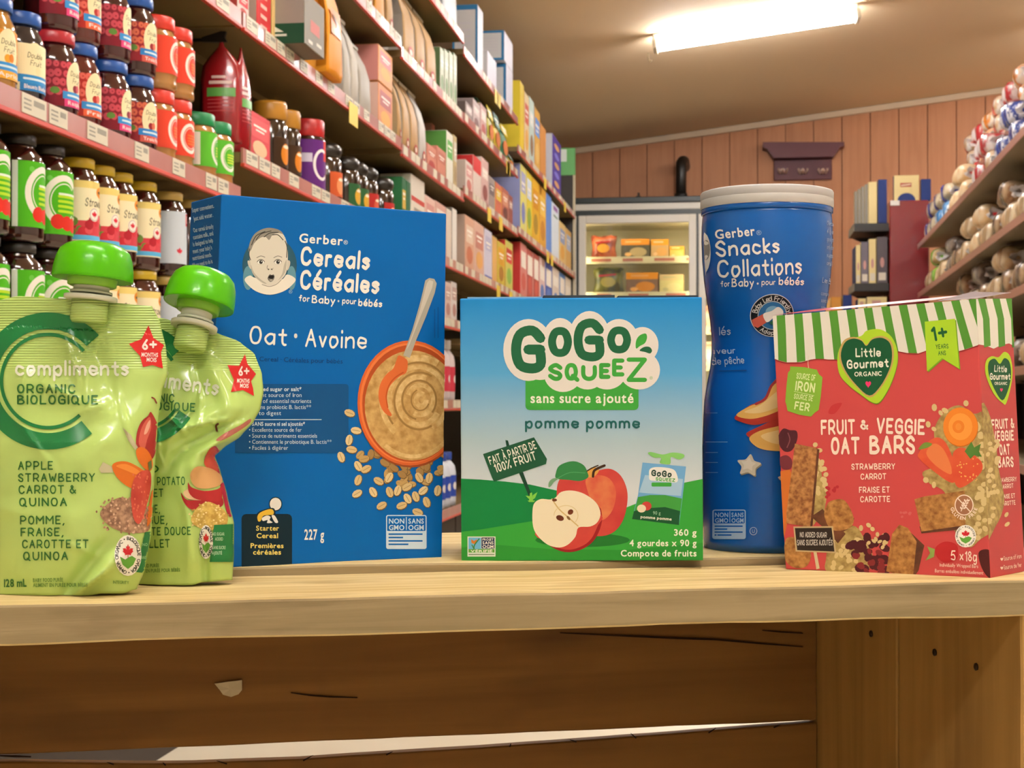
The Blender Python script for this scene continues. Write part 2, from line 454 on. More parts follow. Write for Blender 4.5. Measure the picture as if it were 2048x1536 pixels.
def star(A, part, m, cx, cy, r, rot=0, k=.45, ry=None):
    A.poly(part, m, [(cx+(r if i % 2 == 0 else r*k)*math.sin(R(rot+36*i)), cy-((ry or r)*(1 if i % 2 == 0 else k))*math.cos(R(rot+36*i))) for i in range(10)])
def heart(A, part, m, cx, cy, w, h, tilt=0):
    P = []
    for k in range(32):
        t = 2*math.pi*k/32; x = 16*math.sin(t)**3/17; y = -(13*math.cos(t)-5*math.cos(2*t)-2*math.cos(3*t)-math.cos(4*t))/15
        P.append((cx+x*w+tilt*y*w, cy+y*h))
    A.poly(part, m, P)
def seal(A, part, cx, cy, rx, ry):
    A.ell(part, film_ink('f2efe4'), cx, cy, rx, ry); A.ring(part, film_ink('20241c'), 'CANADA ORGANIC • BIOLOGIQUE CANADA • ', cx, cy, rx*.84, ry*.84, ry*.17, 100, 460)
    maple(A, part, film_ink('c8202c'), cx, cy-ry*.2, rx*.42, ry*.36)
    A.poly(part, film_ink('5ea03c'), [(cx-rx*.6, cy+ry*.05), (cx-rx*.2, cy+ry*.2), (cx, cy+ry*.1), (cx+rx*.3, cy+ry*.02), (cx+rx*.6, cy+ry*.15), (cx+rx*.4, cy+ry*.45), (cx, cy+ry*.66), (cx-rx*.4, cy+ry*.45)])
def nongmo(A, x0, y0, x1, y1, m, bg):
    A.rect('verified_mark', m, x0, y0, x1, y1, 4); h = y1-y0; w = x1-x0
    A.rect('verified_mark', bg, x0+2, y0+2, x1-2, y0+h*.47, 2)
    A.text('verified_mark', m, 'NON', x0+w*.07, y0+h*.25, h*.15, w*.38); A.text('verified_mark', m, 'GMO', x0+w*.07, y0+h*.44, h*.15, w*.38)
    A.text('verified_mark', m, 'SANS', x0+w*.55, y0+h*.25, h*.15, w*.38); A.text('verified_mark', m, 'OGM', x0+w*.55, y0+h*.44, h*.15, w*.38)
    A.rect('verified_mark', m, x0+w*.49, y0+h*.06, x0+w*.51, y0+h*.44)
    for k, (a, b) in enumerate(((.06, .9), (.06, .42), (.06, .9), (.06, .55))):
        A.rect('verified_mark', bg, x0+w*a, y0+h*(.54+.1*k), x0+w*b, y0+h*(.585+.1*k))

# ------------------------------------------------------------------ the room
def zc(X): return HC + 1.997 + .1187*X                      # underside of the sloping ceiling
XL, XR, YF, YB = -2.7, 4.0, -4.0, 11.3
CEIL = mat('ead0ac', .8, .2, bump=(40, .1)); WALLP = 'b5764b'
mb = MB(); mb.box((XL-.1, YF-.1, -.1), (XR+.1, YB+.1, 0), mat('e6dcc6', .35, .5, noise=(3, 'd8ccb2', .3))); structure(mb.build('floor'))
mb = MB(); mb.add([(XL-.1, YF-.1, zc(XL-.1)), (XR+.1, YF-.1, zc(XR+.1)), (XR+.1, YB+.1, zc(XR+.1)), (XL-.1, YB+.1, zc(XL-.1)),
                   (XL-.1, YF-.1, zc(XL-.1)+.1), (XR+.1, YF-.1, zc(XR+.1)+.1), (XR+.1, YB+.1, zc(XR+.1)+.1), (XL-.1, YB+.1, zc(XL-.1)+.1)],
                  [(0, 1, 2, 3), (7, 6, 5, 4), (0, 4, 5, 1), (1, 5, 6, 2), (2, 6, 7, 3), (3, 7, 4, 0)], CEIL); structure(mb.build('ceiling'))
side_wall = mat('dcd4c8', .7, .3)
for nm, a, b in (('wall_left', (XL-.1, YF, 0), (XL, YB, zc(XL))), ('wall_right', (XR, YF, 0), (XR+.1, YB, zc(XR)))):
    mb = MB(); mb.box(a, b, side_wall); structure(mb.build(nm))
for nm, y0, y1, m in (('wall_front', YF-.1, YF, side_wall), ('wall_back', YB, YB+.1, mat('6a4028', .7, .3))):
    mb = MB(); mb.prism([(XL, 0), (XR, 0), (XR, zc(XR)), (XL, zc(XL))], y1-y0, m, 'xz', y0); wb = structure(mb.build(nm))
# back wall: tongue-and-groove boards, each its own plank
PL = [wood('c08762', 'b87f5a', 'a66d4a', .6, .55, 'Z', k, .1, False) for k in range(3)]
k = 0; x = -2.6
while x < 3.9:
    h0 = zc(x+.003)-.03; h1 = zc(x+.197)-.03
    mb = MB(); mb.prism([(x+.003, .01), (x+.197, .01), (x+.197, h1), (x+.003, h0)], .012, PL[k % 3], 'xz', YB-.012)
    mb.build('plank', wb); x += .2; k += 1
mb = MB(); mb.prism([(-2.65, zc(-2.65)-.045), (3.95, zc(3.95)-.045), (3.95, zc(3.95)-.004), (-2.65, zc(-2.65)-.004)], .03, mat('cdb698', .6), 'xz', YB-.043)
structure(mb.build('trim_1'))

# ------------------------------------------------------------------ ceiling lamps
def make_lamp():
    t = thing('fluorescent_lamp', 'x', 'ceiling lamp', group=None)
    m = MB(); m.box((-.54, -.04, -.045), (.54, .04, 0), mat('e6dfcc', .5), .008); m.build('housing', t)
    lm = mat('ffffff', .4, emit=TUBE); nt = lm.node_tree.nodes['Principled BSDF']; nt.inputs['Emission Color'].default_value = TUBE_COL + (1,)
    for s in (-1, 1):
        m = MB(); m.lathe([(.019, -.52), (.019, .52)], lm, 12, (0, s*.043, -.062), Matrix.Rotation(R(90), 3, 'Y')); m.build('tube', t)
    for s in (-1, 1):
        m = MB(); m.box((s*.53-.012, -.068, -.088), (s*.53+.012, .068, -.036), mat('d9d0ba', .5), .005); m.build('lamp_holder', t)
    return t
LK = Kind(make_lamp)
def put_lamp(X, Y, label):
    o = LK.put((X, Y, zc(X)-.002), 0, label); o.rotation_euler = (0, -math.atan(.1187), 0); return o
l0 = put_lamp(.128, 8.2, 'bare two tube fluorescent lamp glowing on the sloping ceiling')
for n_, (X, Y, lb) in enumerate(((.1, 5.5, 'two tube ceiling lamp over the middle of the aisle'), (.1, 3.0, 'two tube ceiling lamp above the jam shelf end of the aisle'),
    (.1, .35, 'two tube ceiling lamp right above the wooden crate'), (.1, -1.7, 'two tube ceiling lamp behind the photographer'),
    (2.5, 6.5, 'two tube ceiling lamp beyond the bread rack'), (2.5, 9.3, 'unseen two tube lamp added to brighten wall and ceiling beyond the display stand'), (2.5, 3.0, 'unseen two tube lamp added to brighten the ceiling past the bread rack'), (2.3, -.8, 'two tube ceiling lamp just past the photographer'))):  # lamps past stand and rack's near end: unseen, added to brighten ceiling and wall
    put_lamp(X, Y, lb)
m = MB(); p = at(1297, 205, 8.6); p = Vector((p.x, p.y, zc(p.x)))
m.tube([p+Vector((0, 0, 0)), p+Vector((0, 0, -.03)), p+Vector((.01, 0, -.05)), p+Vector((.02, 0, -.04))], .004, mat('7d6a4c', .5))
tag(m.build('ceiling_hook'), 'tiny brown hook in the ceiling between lamp and shelving', 'hook')

# ------------------------------------------------------------------ shelving along the left of the aisle
LIP = -.95
BAYS = [(1.15, 2.915, [-.40, .045, .386, .734, 1.03], 'nearest'), (2.925, 4.40, [-.40, .10, .4655, .734, 1.03, 1.29], 'second'),
        (4.41, 5.465, [-.40, -.03, .25, .456, .72, 1.005, 1.29], 'third'), (5.475, 6.90, [-.40, -.03, .20, .456, .745, 1.01, 1.25], 'fourth'),
        (6.91, 9.48, [-.40, -.03, .20, .456, .76, 1.13], 'farthest')]
BOARD = mat('75603a', .6, .2, noise=(6, '6a5734', .4)); RAILP = mat('a4625c', .3, .4, coat=.2, noise=(9, 'b27a72', .3)); RAILR = mat('c23a2a', .4, .5); TAGM = mat('cdc5ae', .5)
TAGI = mat('8f8a7c', .6); TAGY = mat('e0c23a', .5)
for bi, (y0, y1, lips, nm) in enumerate(BAYS):
    u = thing('shelving_unit', f'red edged metal shelving unit full of packets along the aisle, {nm} of five bays', 'shelving unit', (LIP, (y0+y1)/2, 0), 0, None)
    L = y1-y0; h = L/2
    m = MB(); m.box((-.45, -h, 0), (-.44, h, HC+lips[-1]+.35), mat('30281b', .8)); m.build('back_panel', u)  # panel colour darkened to paint deep shade in the gaps behind packets
    for s in (-1, 1):
        m = MB(); m.box((-.439, s*(h-.011)-.009, 0), (-.40, s*(h-.011)+.009, HC+lips[-1]+.3), mat('4e4434', .6)); m.build('upright', u)
    m = MB(); m.box((-.439, -h+.003, 0), (-.03, h-.003, HC+lips[0]), mat('2a1e16', .6)); m.build('kick_base', u)
    for zi, z in enumerate(lips):
        Z = HC+z
        m = MB(); m.box((-.399, -h+.002, Z+.005), (-.006, h-.002, Z+.025), BOARD)
        if zi:                                                # pressed underside: a stiffening channel
            m.box((-.25, -h+.01, Z-.012), (-.17, h-.01, Z+.005), BOARD)
        sh = m.build('shelf', u)
        if zi:
            for s in (-1, 1):
                m = MB(); m.prism([(-.399, Z+.005), (-.399, Z-.045), (-.385, Z-.04), (-.27, Z+.0), (-.27, Z+.005)], .004, mat('2a251d', .6), 'xz', s*(h-.02)-.002); m.build('bracket', sh)
        m = MB(); m.box((-.005, -h+.002, Z+.004), (0, h-.002, Z+.034), RAILP); m.box((-.006, -h+.002, Z-.003), (.003, h-.002, Z+.004), RAILR, .001); rl = m.build('price_rail', sh)
        rnd = random.Random(bi*31+zi); yy = -h+.02
        if z < .2 and bi < 2 or z < -.3: continue
        while yy < h-.08:
            w = rnd.choice((.06, .06, .075))
            m = MB(); m.box((.0002, yy, Z+.006), (.0012, yy+w, Z+.033), TAGM)
            if bi < 2:
                m.add([(.0014, yy+.035, Z+.02), (.0014, yy+w-.006, Z+.02), (.0014, yy+w-.006, Z+.028), (.0014, yy+.035, Z+.028)], [(0, 1, 2, 3)], TAGI)
                for q in range(3): m.add([(.0014, yy+.005, Z+.012+q*.006), (.0014, yy+.028, Z+.012+q*.006), (.0014, yy+.028, Z+.0145+q*.006), (.0014, yy+.005, Z+.0145+q*.006)], [(0, 1, 2, 3)], TAGI)
            m.build('price_tag', sh)
            yy += w + rnd.choice((.008, .01, .05, .07, .11)) * (1 if bi < 3 else 1.6)
        if bi in (1, 3, 4) and z > .4:
            for q in range(2 if bi > 1 else 1):
                yy = rnd.uniform(-h*.6, h*.8) if bi > 1 else .1
                if bi == 1 and zi != 3: continue
                m = MB(); m.prism([(yy, Z+.02), (yy+.09, Z+.02), (yy+.09, Z-.035), (yy, Z-.035)], .001, TAGY, 'yz', .004); m.build('sale_tag', sh)
m = MB(); m.box((-.16, 9.49, 0), (0, 9.53, HC+1.40), mat('2c2620', .5), .004); m.box((-.012, 9.485, 0), (.003, 9.49, HC+1.40), mat('b9ad90', .4)); m.box((-.162, 9.485, 0), (-.148, 9.49, HC+1.40), mat('b9ad90', .4))
o = m.build('end_panel', loc=(LIP, 0, 0)); tag(o, 'dark end panel with pale edges closing the left shelving run', 'panel')

# ------------------------------------------------------------------ kinds of goods
def cyl(r, z0, f=1.0):                                      # print map round a jar: x in mm from the label's centre, y in mm down from z0
    return lambda x, y, off: Vector(((r+off*f)*math.cos(x/1000/r), (r+off*f)*math.sin(x/1000/r), z0-y/1000))
def jar(name, cat, prof, body, lidp, lidm, r, z0, z1, span, labm, art):
    t = thing(name, 'x', cat)
    m = MB(); m.lathe(prof, body, 22); m.build('glass_jar', t)
    m = MB(); m.lathe(lidp, lidm, 22); m.build('lid', t)
    rr = r+.0006; H = (z0-z1)*1000; S = rr*R(span)*1000
    A = Art(cyl(rr, z0, 15), t, maxedge=4.5); A.layer = 0
    A.rect('label_print', labm, -S, 0, S, H); A.layer = 1
    art(A, S, H); A.done()
    return t
JAMP = [(.034, 0), (.0385, .004), (.0395, .01), (.0395, .088), (.038, .097), (.033, .107), (.031, .111), (.031, .118)]
JAML = [(.0335, .1165), (.0345, .118), (.0345, .132), (.0345, .132), (.033, .1345), (.03, .135)]
def jam_art(fr, fr2, band1, band2, text2):
    def f(A, S, H):
        rnd = random.Random(3)
        A.rect('label_print', ink(fr), -S, 0, S, H)
        for k in range(44):
            x, y = -S+5+(k % 11)*S*.19+(k//11 % 2)*4, 5+(k//11)*H*.2
            if x > S-3 or fr2 == 'e9dba8': continue
            r_ = rnd.uniform(4.6, 6); x += rnd.uniform(-1, 1); y += rnd.uniform(-1, 1)
            A.ell('label_print', ink(fr2), x, y, r_, r_*1.05, n=10); A.ell('label_print', ink(fr), x+.5, y+.5, r_*.24, r_*.24, n=7)
        A.ell('label_print', ink('5f8a3a'), -S*.55, H*.66, 7, 5)
        A.ell('label_print', ink('efe2b4'), 6, H*.42, 20, H*.46, n=28)
        A.text('label_print', ink('4c4a2e'), 'Double', -7, H*.3, 8, 26, font='h', wt=.1, skew=.2); A.text('label_print', ink('4c4a2e'), 'Fruit', -3, H*.46, 8, 20, font='h', wt=.1, skew=.2)
        A.ell('label_print', ink(fr), 4, H*.58, 6, 6); A.ell('label_print', ink(fr2), 11, H*.56, 5, 6)
        A.rect('label_print', ink(band1), -S*.35, H*.66, S, H*.83); A.line('label_print', ink('d5e6ee'), [(-S*.2, H*.745), (S*.9, H*.745)], 3)
        A.rect('label_print', ink(band2), -S*.3, H*.83, S, H); A.text('label_print', ink('f4e2dc'), text2, -S*.2, H*.95, 6, S*.9, font='b')
    return f
GLASSJ = lambda c: mat(c, .12, .6, coat=.6)
def jam_kind(jamc, lid, *a): return Kind(lambda: jar('jam_jar', 'jar', JAMP, GLASSJ(jamc), JAML, mat(lid, .3, .5), .0395, .088, .022, 82, ink('efe2b4'), jam_art(*a)))
RASP = jam_kind('3a0c10', '1d4f9c', '7d1c2a', 'c24a56', '3d8fce', 'd8457c', 'Raspberry'); RASPR = jam_kind('320a0e', 'a82430', '7d1c2a', 'c24a56', '3d8fce', 'd8457c', 'Raspberry')
STRAW = jam_kind('54120f', '1d4f9c', 'a82c24', 'd8685a', '3d8fce', 'dc6440', 'Fraise'); CHER = jam_kind('300a0c', '1d4f9c', '8a2028', 'd06a4c', '2f7fc4', 'c85a4c', 'Trois Fruits')
APRI = jam_kind('a8742a', '1d4f9c', 'e0a030', 'd27c28', '3d8fce', 'e8a83a', 'Apricot'); BLUE = jam_kind('17121c', '1d4f9c', 'efe2b4', 'e9dba8', '2f86c4', '2f7ab8', 'Bleuets Blueberry')
def cring(A, ring, cx, cy, r, w, ins):
    A.arc('label_print', ink('eee6da'), cx, cy, r, r*1.15, w, 40, 320); A.arc('label_print', ink('eee6da'), cx, cy, r*.76, r*.87, w*.18, 45, 315)
    for k in range(4): A.line('label_print', ink(ins), [(cx-r*.35, cy-r*.25+k*r*.24), (cx+r*1.1-(k % 2)*r*.3, cy-r*.25+k*r*.24)], r*.13)
PBP = [(.037, 0), (.0415, .004), (.042, .012), (.0405, .022), (.0405, .022), (.042, .026), (.042, .092), (.038, .1), (.035, .104), (.035, .108)]
PBL = [(.037, .1045), (.0382, .106), (.0382, .126), (.0382, .126), (.036, .1285), (.03, .129)]
def pb_kind(lid, lab, ins): return Kind(lambda: jar('spread_jar', 'jar', PBP, mat('a9763c', .2, .5, coat=.5), PBL, mat(lid, .35, .5), .042, .092, .027, 85, ink(lab),
    lambda A, S, H: (A.rect('label_print', ink('d9d2c6'), -S, 2, -S*.7, H-2) if ins == 'c9d83c' else None, cring(A, 0, 4, H*.5, 21, 6, ins))))
PBR = pb_kind('d23526', 'd8452f', 'e8742c'); PBG = pb_kind('0f7a45', '55ad2e', 'c9d83c')
BOP = [(.033, 0), (.037, .004), (.0375, .012), (.0375, .112), (.034, .122), (.025, .131), (.0235, .134), (.0235, .139)]
BOL = [(.0255, .137), (.0262, .138), (.0262, .15), (.0262, .15), (.0245, .1515)]
def gl_art(A, S, H):
    A.rect('label_print', ink('d8dcd0'), -S, 0, -S*.86, H); cring(A, 0, -4, H*.48, 30, 9, 'b4d62a')
    A.line('label_print', ink('e6eedd'), [(-14, H*.36), (24, H*.36)], 3.2)
    for x, y in ((-16, .8), (0, .82), (15, .84)): A.ell('label_print', ink('cf2f22'), x, H*y, 11, 11)
    A.line('label_print', ink('e8e4d0'), [(18, H*.74), (24, H*.7)], 3)
    A.ell('label_print', ink('6cbf4a'), -28, H*.12, 4, 4)
KETC = Kind(lambda: jar('sauce_jar', 'jar', BOP, GLASSJ('2c0d08'), BOL, mat('1c1712', .4), .0375, .112, .02, 84, ink('4aa818'), gl_art))
def st_art(A, S, H):
    A.rect('label_print', ink('e6cf7a'), -S, 0, S, H*.12); A.ell('label_print', ink('df8a1c'), 12, H*.17, 15, 9); A.line('label_print', ink('53300f'), [(4, H*.17), (20, H*.17)], 4)
    A.text('label_print', ink('3c3c30'), 'Strawberry', -26, H*.42, 13, 58, font='h', wt=.12, skew=.25)
    rnd = random.Random(5)
    A.rect('label_print', ink('c8404a'), -S, H*.66, S, H*.93)
    for k in range(24): A.ell('label_print', ink(('c52f3a', 'd4525a', 'a82430', '6d8a3c')[k % 4]), rnd.uniform(-S*.95, S*.95), rnd.uniform(H*.6, H*.86), rnd.uniform(5, 9), n=10); A.layer -= 1
    A.layer += 1
    A.ell('label_print', ink('f0ecdf'), -8, H*.55, 10.5, 10.5); A.arc('label_print', ink('b59a8a'), -8, H*.55, 9, 9, 1, 0, 360); maple(A, 'label_print', ink('c8283a'), -8, H*.55, 6)
    A.rect('label_print', ink('5ab0dc'), -S, H*.9, S, H*.98)
    A.text('label_print', ink('5b6a3a'), 'Me', 12, H*.6, 9, 16, font='h', wt=.12, skew=.2)
BSP = [(.031, 0), (.0345, .004), (.035, .012), (.035, .115), (.031, .124), (.027, .13), (.026, .136)]
BSL = [(.028, .1345), (.029, .136), (.029, .148), (.029, .148), (.027, .15)]
STRJ = Kind(lambda: jar('syrup_jar', 'jar', BSP, GLASSJ('3a120a'), BSL, mat('c2a41c', .4), .035, .114, .022, 84, ink('efe4bc'), st_art))
def d_art(A, S, H):
    A.rect('label_print', ink('c8283a'), 4, 2, S, H*.26); A.text('label_print', ink('f2ece4'), 'D', 8, H*.2, 13, 11, font='b')
    maple(A, 'label_print', ink('cc3a4a'), -14, H*.76, 7); A.ell('label_print', ink('c22c34'), 22, H*.66, 6, 9)
    for k in range(2): A.line('label_print', ink('7a8894'), [(10, H*(.4+.06*k)), (34, H*(.4+.06*k))], 2)
DJ = Kind(lambda: jar('syrup_jar', 'jar', BSP, GLASSJ('2c100c'), BSL, mat('b0964c', .4), .035, .114, .022, 84, ink('c3cdd6'), d_art))
CFP = [(.036, 0), (.039, .004), (.0395, .03), (.036, .07), (.039, .11), (.034, .122), (.032, .128)]
def cof_kind(lid, h, labc, artc, rl=.036, dome=False):
    k = h/.165
    prof = [(r, z*k) for r, z in CFP]
    ld = [(rl, .124*k), (rl+.002, .127*k), (rl+.002, .158*k), (rl, .165*k), (rl*.8, .165*k)] if not dome else [(.03, .124*k), (.036, .13*k), (.039, .142*k), (.036, .155*k), (.026, .164*k), (.012, .1665*k)]
    return Kind(lambda: jar('coffee_jar', 'jar', prof, GLASSJ('2e1c0e'), ld, mat(lid, .3 if dome else .35, .5), .0395, .085*k, .02*k, 50, ink(labc),
        lambda A, S, H: (A.ell('label_print', ink(artc), 0, H*.55, 16, H*.36), A.ell('label_print', ink('e9dcc0'), 2, H*.3, 12, 4))))
GOLD = cof_kind('b07a24', .165, '3a2410', 'cf7c1e'); BLKO = cof_kind('1d1610', .155, 'c2562c', 'e0905c', dome=True); BLKG = cof_kind('1d1610', .15, '2c5a34', 'd0a030', dome=True); BLKR = cof_kind('1d1610', .155, 'a82a26', 'c85a40', dome=True)
PUP = [(.04, 0), (.0445, .005), (.045, .015), (.045, .128), (.041, .136), (.04, .14)]
PURP = Kind(lambda: jar('coffee_jar', 'jar', PUP, GLASSJ('3a1c14'), [(.042, .137), (.043, .139), (.043, .175), (.043, .175), (.041, .178)], mat('a81c1c', .35), .045, .128, .012, 88, ink('5a2470'),
    lambda A, S, H: (A.rect('label_print', ink('c8322a'), 0, 0, S, H*.42), A.rect('label_print', ink('cfc6d6'), -S*.9, H*.28, -S*.5, H*.46), A.arc('label_print', ink('eee4e0'), -6, H*.5, 24, 34, 7, 50, 300), star(A, 'label_print', ink('d8b04a'), 24, H*.72, 14))))

def room(y0, y1, z):
    """free height above a shelf surface"""
    r = 9
    for a, b, lips, _ in BAYS:
        if y1 > a and y0 < b:
            for l in lips:
                if HC+l > z+.03: r = min(r, HC+l-.014-z)
    return r
def carton(y0, y1, z, h, front, side=None, top=None, d=.14, X=LIP-.02, deco=None, label='', cat='carton', name='carton', group=None, sdeco=None, tilt=0):
    """one packet standing on a shelf with its face to the aisle"""
    assert label not in USED, label
    USED.add(label)
    w = y1-y0; side = side or front; top = top or side
    h = min(h, room(y0, y1, z))
    for a_, b_, _, _ in BAYS:
        if a_ < (y0+y1)/2 < b_: y0, y1 = max(y0, a_+.028), min(y1, b_-.028); w = y1-y0
    m = MB(); F = ink(front); S = ink(side)
    m.box((-d, -w/2, 0), (0, w/2, h), F, .0015, {'-y': S, '+y': S, '-x': S, '+z': ink(top)})
    o = m.build(name, loc=(X, (y0+y1)/2, z)); o.rotation_euler = (0, 0, tilt)
    tag(o, label, cat, group)
    if deco or sdeco:
        if deco:
            A = Art(lambda x, y, off: Vector((.0003+off*20, (x-.5)*w, (1-y)*h)), o); deco(A); A.done()
        if sdeco:
            A = Art(lambda x, y, off: Vector((-d+x*d, -w/2-.0003-off*20, (1-y)*h)), o); sdeco(A); A.done()
    return o
def d_panel(c1, c2=None, c3=None, seed=0):
    def f(A):
        rnd = random.Random(seed); P = 'label_print'
        A.rect(P, ink(c1), .1, rnd.uniform(.1, .2), .9, rnd.uniform(.38, .5))
        if c2: A.ell(P, ink(c2), .5, .68, .34, .16, n=14)
        if c3: A.rect(P, ink(c3), .0, .88, 1, 1)
        A.rect(P, ink('efe8dc'), .2, .24, .8, .28); A.rect(P, ink('efe8dc'), .3, .32, .7, .35)
    return f
def d_frame(c, t=.1):
    def f(A):
        P = 'label_print'
        A.rect(P, ink(c), 0, 0, t, 1); A.rect(P, ink(c), 1-t, 0, 1, 1); A.rect(P, ink(c), 0, 0, 1, t*.8); A.rect(P, ink(c), 0, 1-t*.8, 1, 1)
        for k in range(5): A.rect(P, ink('b9b4b8'), .25, .25+k*.1, .75, .28+k*.1)
    return f
def paperbag(y0, y1, z, h, front, side, d=.09, X=LIP-.02, dot=None, label='', deco=None, group=None, name='coffee_bag', lean=0, seed=0):
    """side-gusseted bag: full at the foot, pinched and folded at the top"""
    assert label not in USED, label
    USED.add(label)
    h = min(h, room(y0, y1, z)-.004)
    for a_, b_, _, _ in BAYS:
        if a_ < (y0+y1)/2 < b_: y0, y1 = max(y0, a_+.028), min(y1, b_-.028)
    w = y1-y0; rnd = random.Random(seed); rows = []
    for t, dd, ww in ((0, .92, .96), (.06, 1, 1), (.3, 1.0, 1.0), (.55, .92, 1), (.75, .62, .99), (.88, .26, .98), (.95, .1, .97), (1, .09, .96)):
        rows.append((t*h, max(d*dd, .008), w*ww))
    t_ = thing(name, label, 'bag', (X, (y0+y1)/2, z), 0, group)
    F = ink(front); S = ink(side); m = MB(); n = 6
    def ringp(zz, dd, ww, i):
        bul = 1 if 0 < i < 5 else .3
        xs = -d/2
        f = [(xs+dd/2*(1+.1*bul*math.sin(math.pi*k/n))+.002*rnd.uniform(-1, 1)*bul, -ww/2+ww*k/n, zz) for k in range(n+1)]
        b = [(xs-dd/2, ww/2-ww*k/n, zz) for k in range(n+1)]
        s1 = [(xs, ww/2-.28*ww*(.35+.65*zz/h)*(1 if zz > 0 else 0), zz)]; s0 = [(xs, -ww/2+.28*ww*(.35+.65*zz/h)*(1 if zz > 0 else 0), zz)]
        return f+s1+b+s0
    RW = [ringp(*r, i) for i, r in enumerate(rows)]; k_ = len(RW[0])
    for i in range(len(RW)-1):
        for k in range(k_):
            k2 = (k+1) % k_
            sd = k in (n, n+1, 2*n+2, 2*n+3)
            m.add([RW[i][k], RW[i][k2], RW[i+1][k2], RW[i+1][k]], [(0, 1, 2, 3)], S if sd else F, not sd)
    m.add(RW[0], [tuple(range(k_))], F); m.add(RW[-1], [tuple(range(k_))], F)
    m.build('bag_body', t_)
    mm = MB(); mm.box((-d/2-.008, -w*.47, h-.012), (-d/2+.008, w*.47, h-.003), ink(side if dot is None else 'b7a98c'), .001); mm.build('tin_tie', t_)
    if dot or deco:
        A = Art(lambda x, y, off: Vector((-d/2+d/2*1.12*(1 if y > .45 else .62+.38*y/.45)+.001+off*20, (x-.5)*w, (1-y)*h)), t_)
        if dot: A.ell('label_print', ink(dot), .5, .86, .2, .07, n=16); A.ell('label_print', ink('e5d9c0'), .5, .86, .11, .035, n=12)
        if deco: deco(A)
        A.done()
    return t_
def zat(x, y, X):
    r = at(x, y, 1)-CAM; return r.z*X/r.x

# ------------------------------------------------------------------ nearest bay: jars on the jam shelf and the sauces below
XJ = LIP-.05
JZ = HC+.4112
jams = [(31, APRI, 'apricot'), (88, BLUE, 'blueberry'), (155, RASPR, 'red lidded raspberry'), (200, STRAW, 'strawberry'), (260, RASP, 'blue lidded raspberry'), (312, CHER, 'three fruit')]
for i, (x, kd, nm) in enumerate(jams):
    Y = Yc(x, XJ, .0395)
    rz = {31: -25, 88: -32, 155: -12, 200: -22, 260: -10, 312: -26}[x]
    kd.put((XJ, Y, JZ), R(rz), f'{nm} jam jar, lower of two, ' + ('at the near end of' if i == 0 else f'{ORD[i]} from near end of') + ' the jam shelf', 'jam jars')
    if i == 1: continue
    k2 = RASP if kd in (RASPR, RASP) else kd
    k2.put((XJ-.002, Y+.003, JZ+.1352), R(rz+5), f'{nm} jam jar stacked on top of the {ORD[i]} jar of the jam shelf', 'jam jars')
BLUE.put((XJ-.1, Yc(88, XJ, .041)+.02, JZ), R(10), 'dark blueberry jam jar half hidden behind the front row of jams', 'jam jars')
for i, x in enumerate((352, 387)):
    Y = Yc(x, XJ, .042)
    PBR.put((XJ, Y, JZ), R(-2-i*16), f'red lidded peanut butter jar, lower one, {("nearer the jams", "nearer the green lids")[i]}', 'peanut butter jars')
    PBR.put((XJ, Y+.002, JZ+.1295), R(2-i*8), f'red lidded peanut butter jar stacked on top, {("nearer the jams", "nearer the green lids")[i]}', 'peanut butter jars')
for i, x in enumerate((433, 466)):
    PBG.put((XJ, Yc(x, XJ, .042), JZ), R(4-24*i), f'green lidded peanut butter jar, {("beside the red lidded jars", "at the end of the jam shelf")[i]}', 'peanut butter jars')
SZ = HC+.0702; XS = LIP-.044
for tier in (0, 1):
    tn = ('lower', 'upper')[tier]
    for i, x in enumerate((18, 88, 145)):
        KETC.put((XS, Yc(x, XS, .0375), SZ+tier*.1517), R((-4, 10, -16)[i]), f'dark sauce jar with green label, {tn} tier, {ORD[i]} from the near end', 'green label sauce jars')
    for i, x in enumerate((197, 237, 273, 320)):
        STRJ.put((XS, Yc(x, XS, .035), SZ+tier*.1502), R((-2, 2, -3, 0)[i]), f'yellow lidded strawberry syrup jar, {tn} tier, {ORD[i]} from the green labels', 'strawberry syrup jars')
    for i, x in enumerate((372, 415)):
        DJ.put((XS, Yc(x, XS, .035), SZ+tier*.1502), R(-6+i*30), f'syrup jar with pale blue label, {tn} tier, {("beside the strawberry jars", "behind the blue cereal box")[i]}', 'pale label syrup jars')

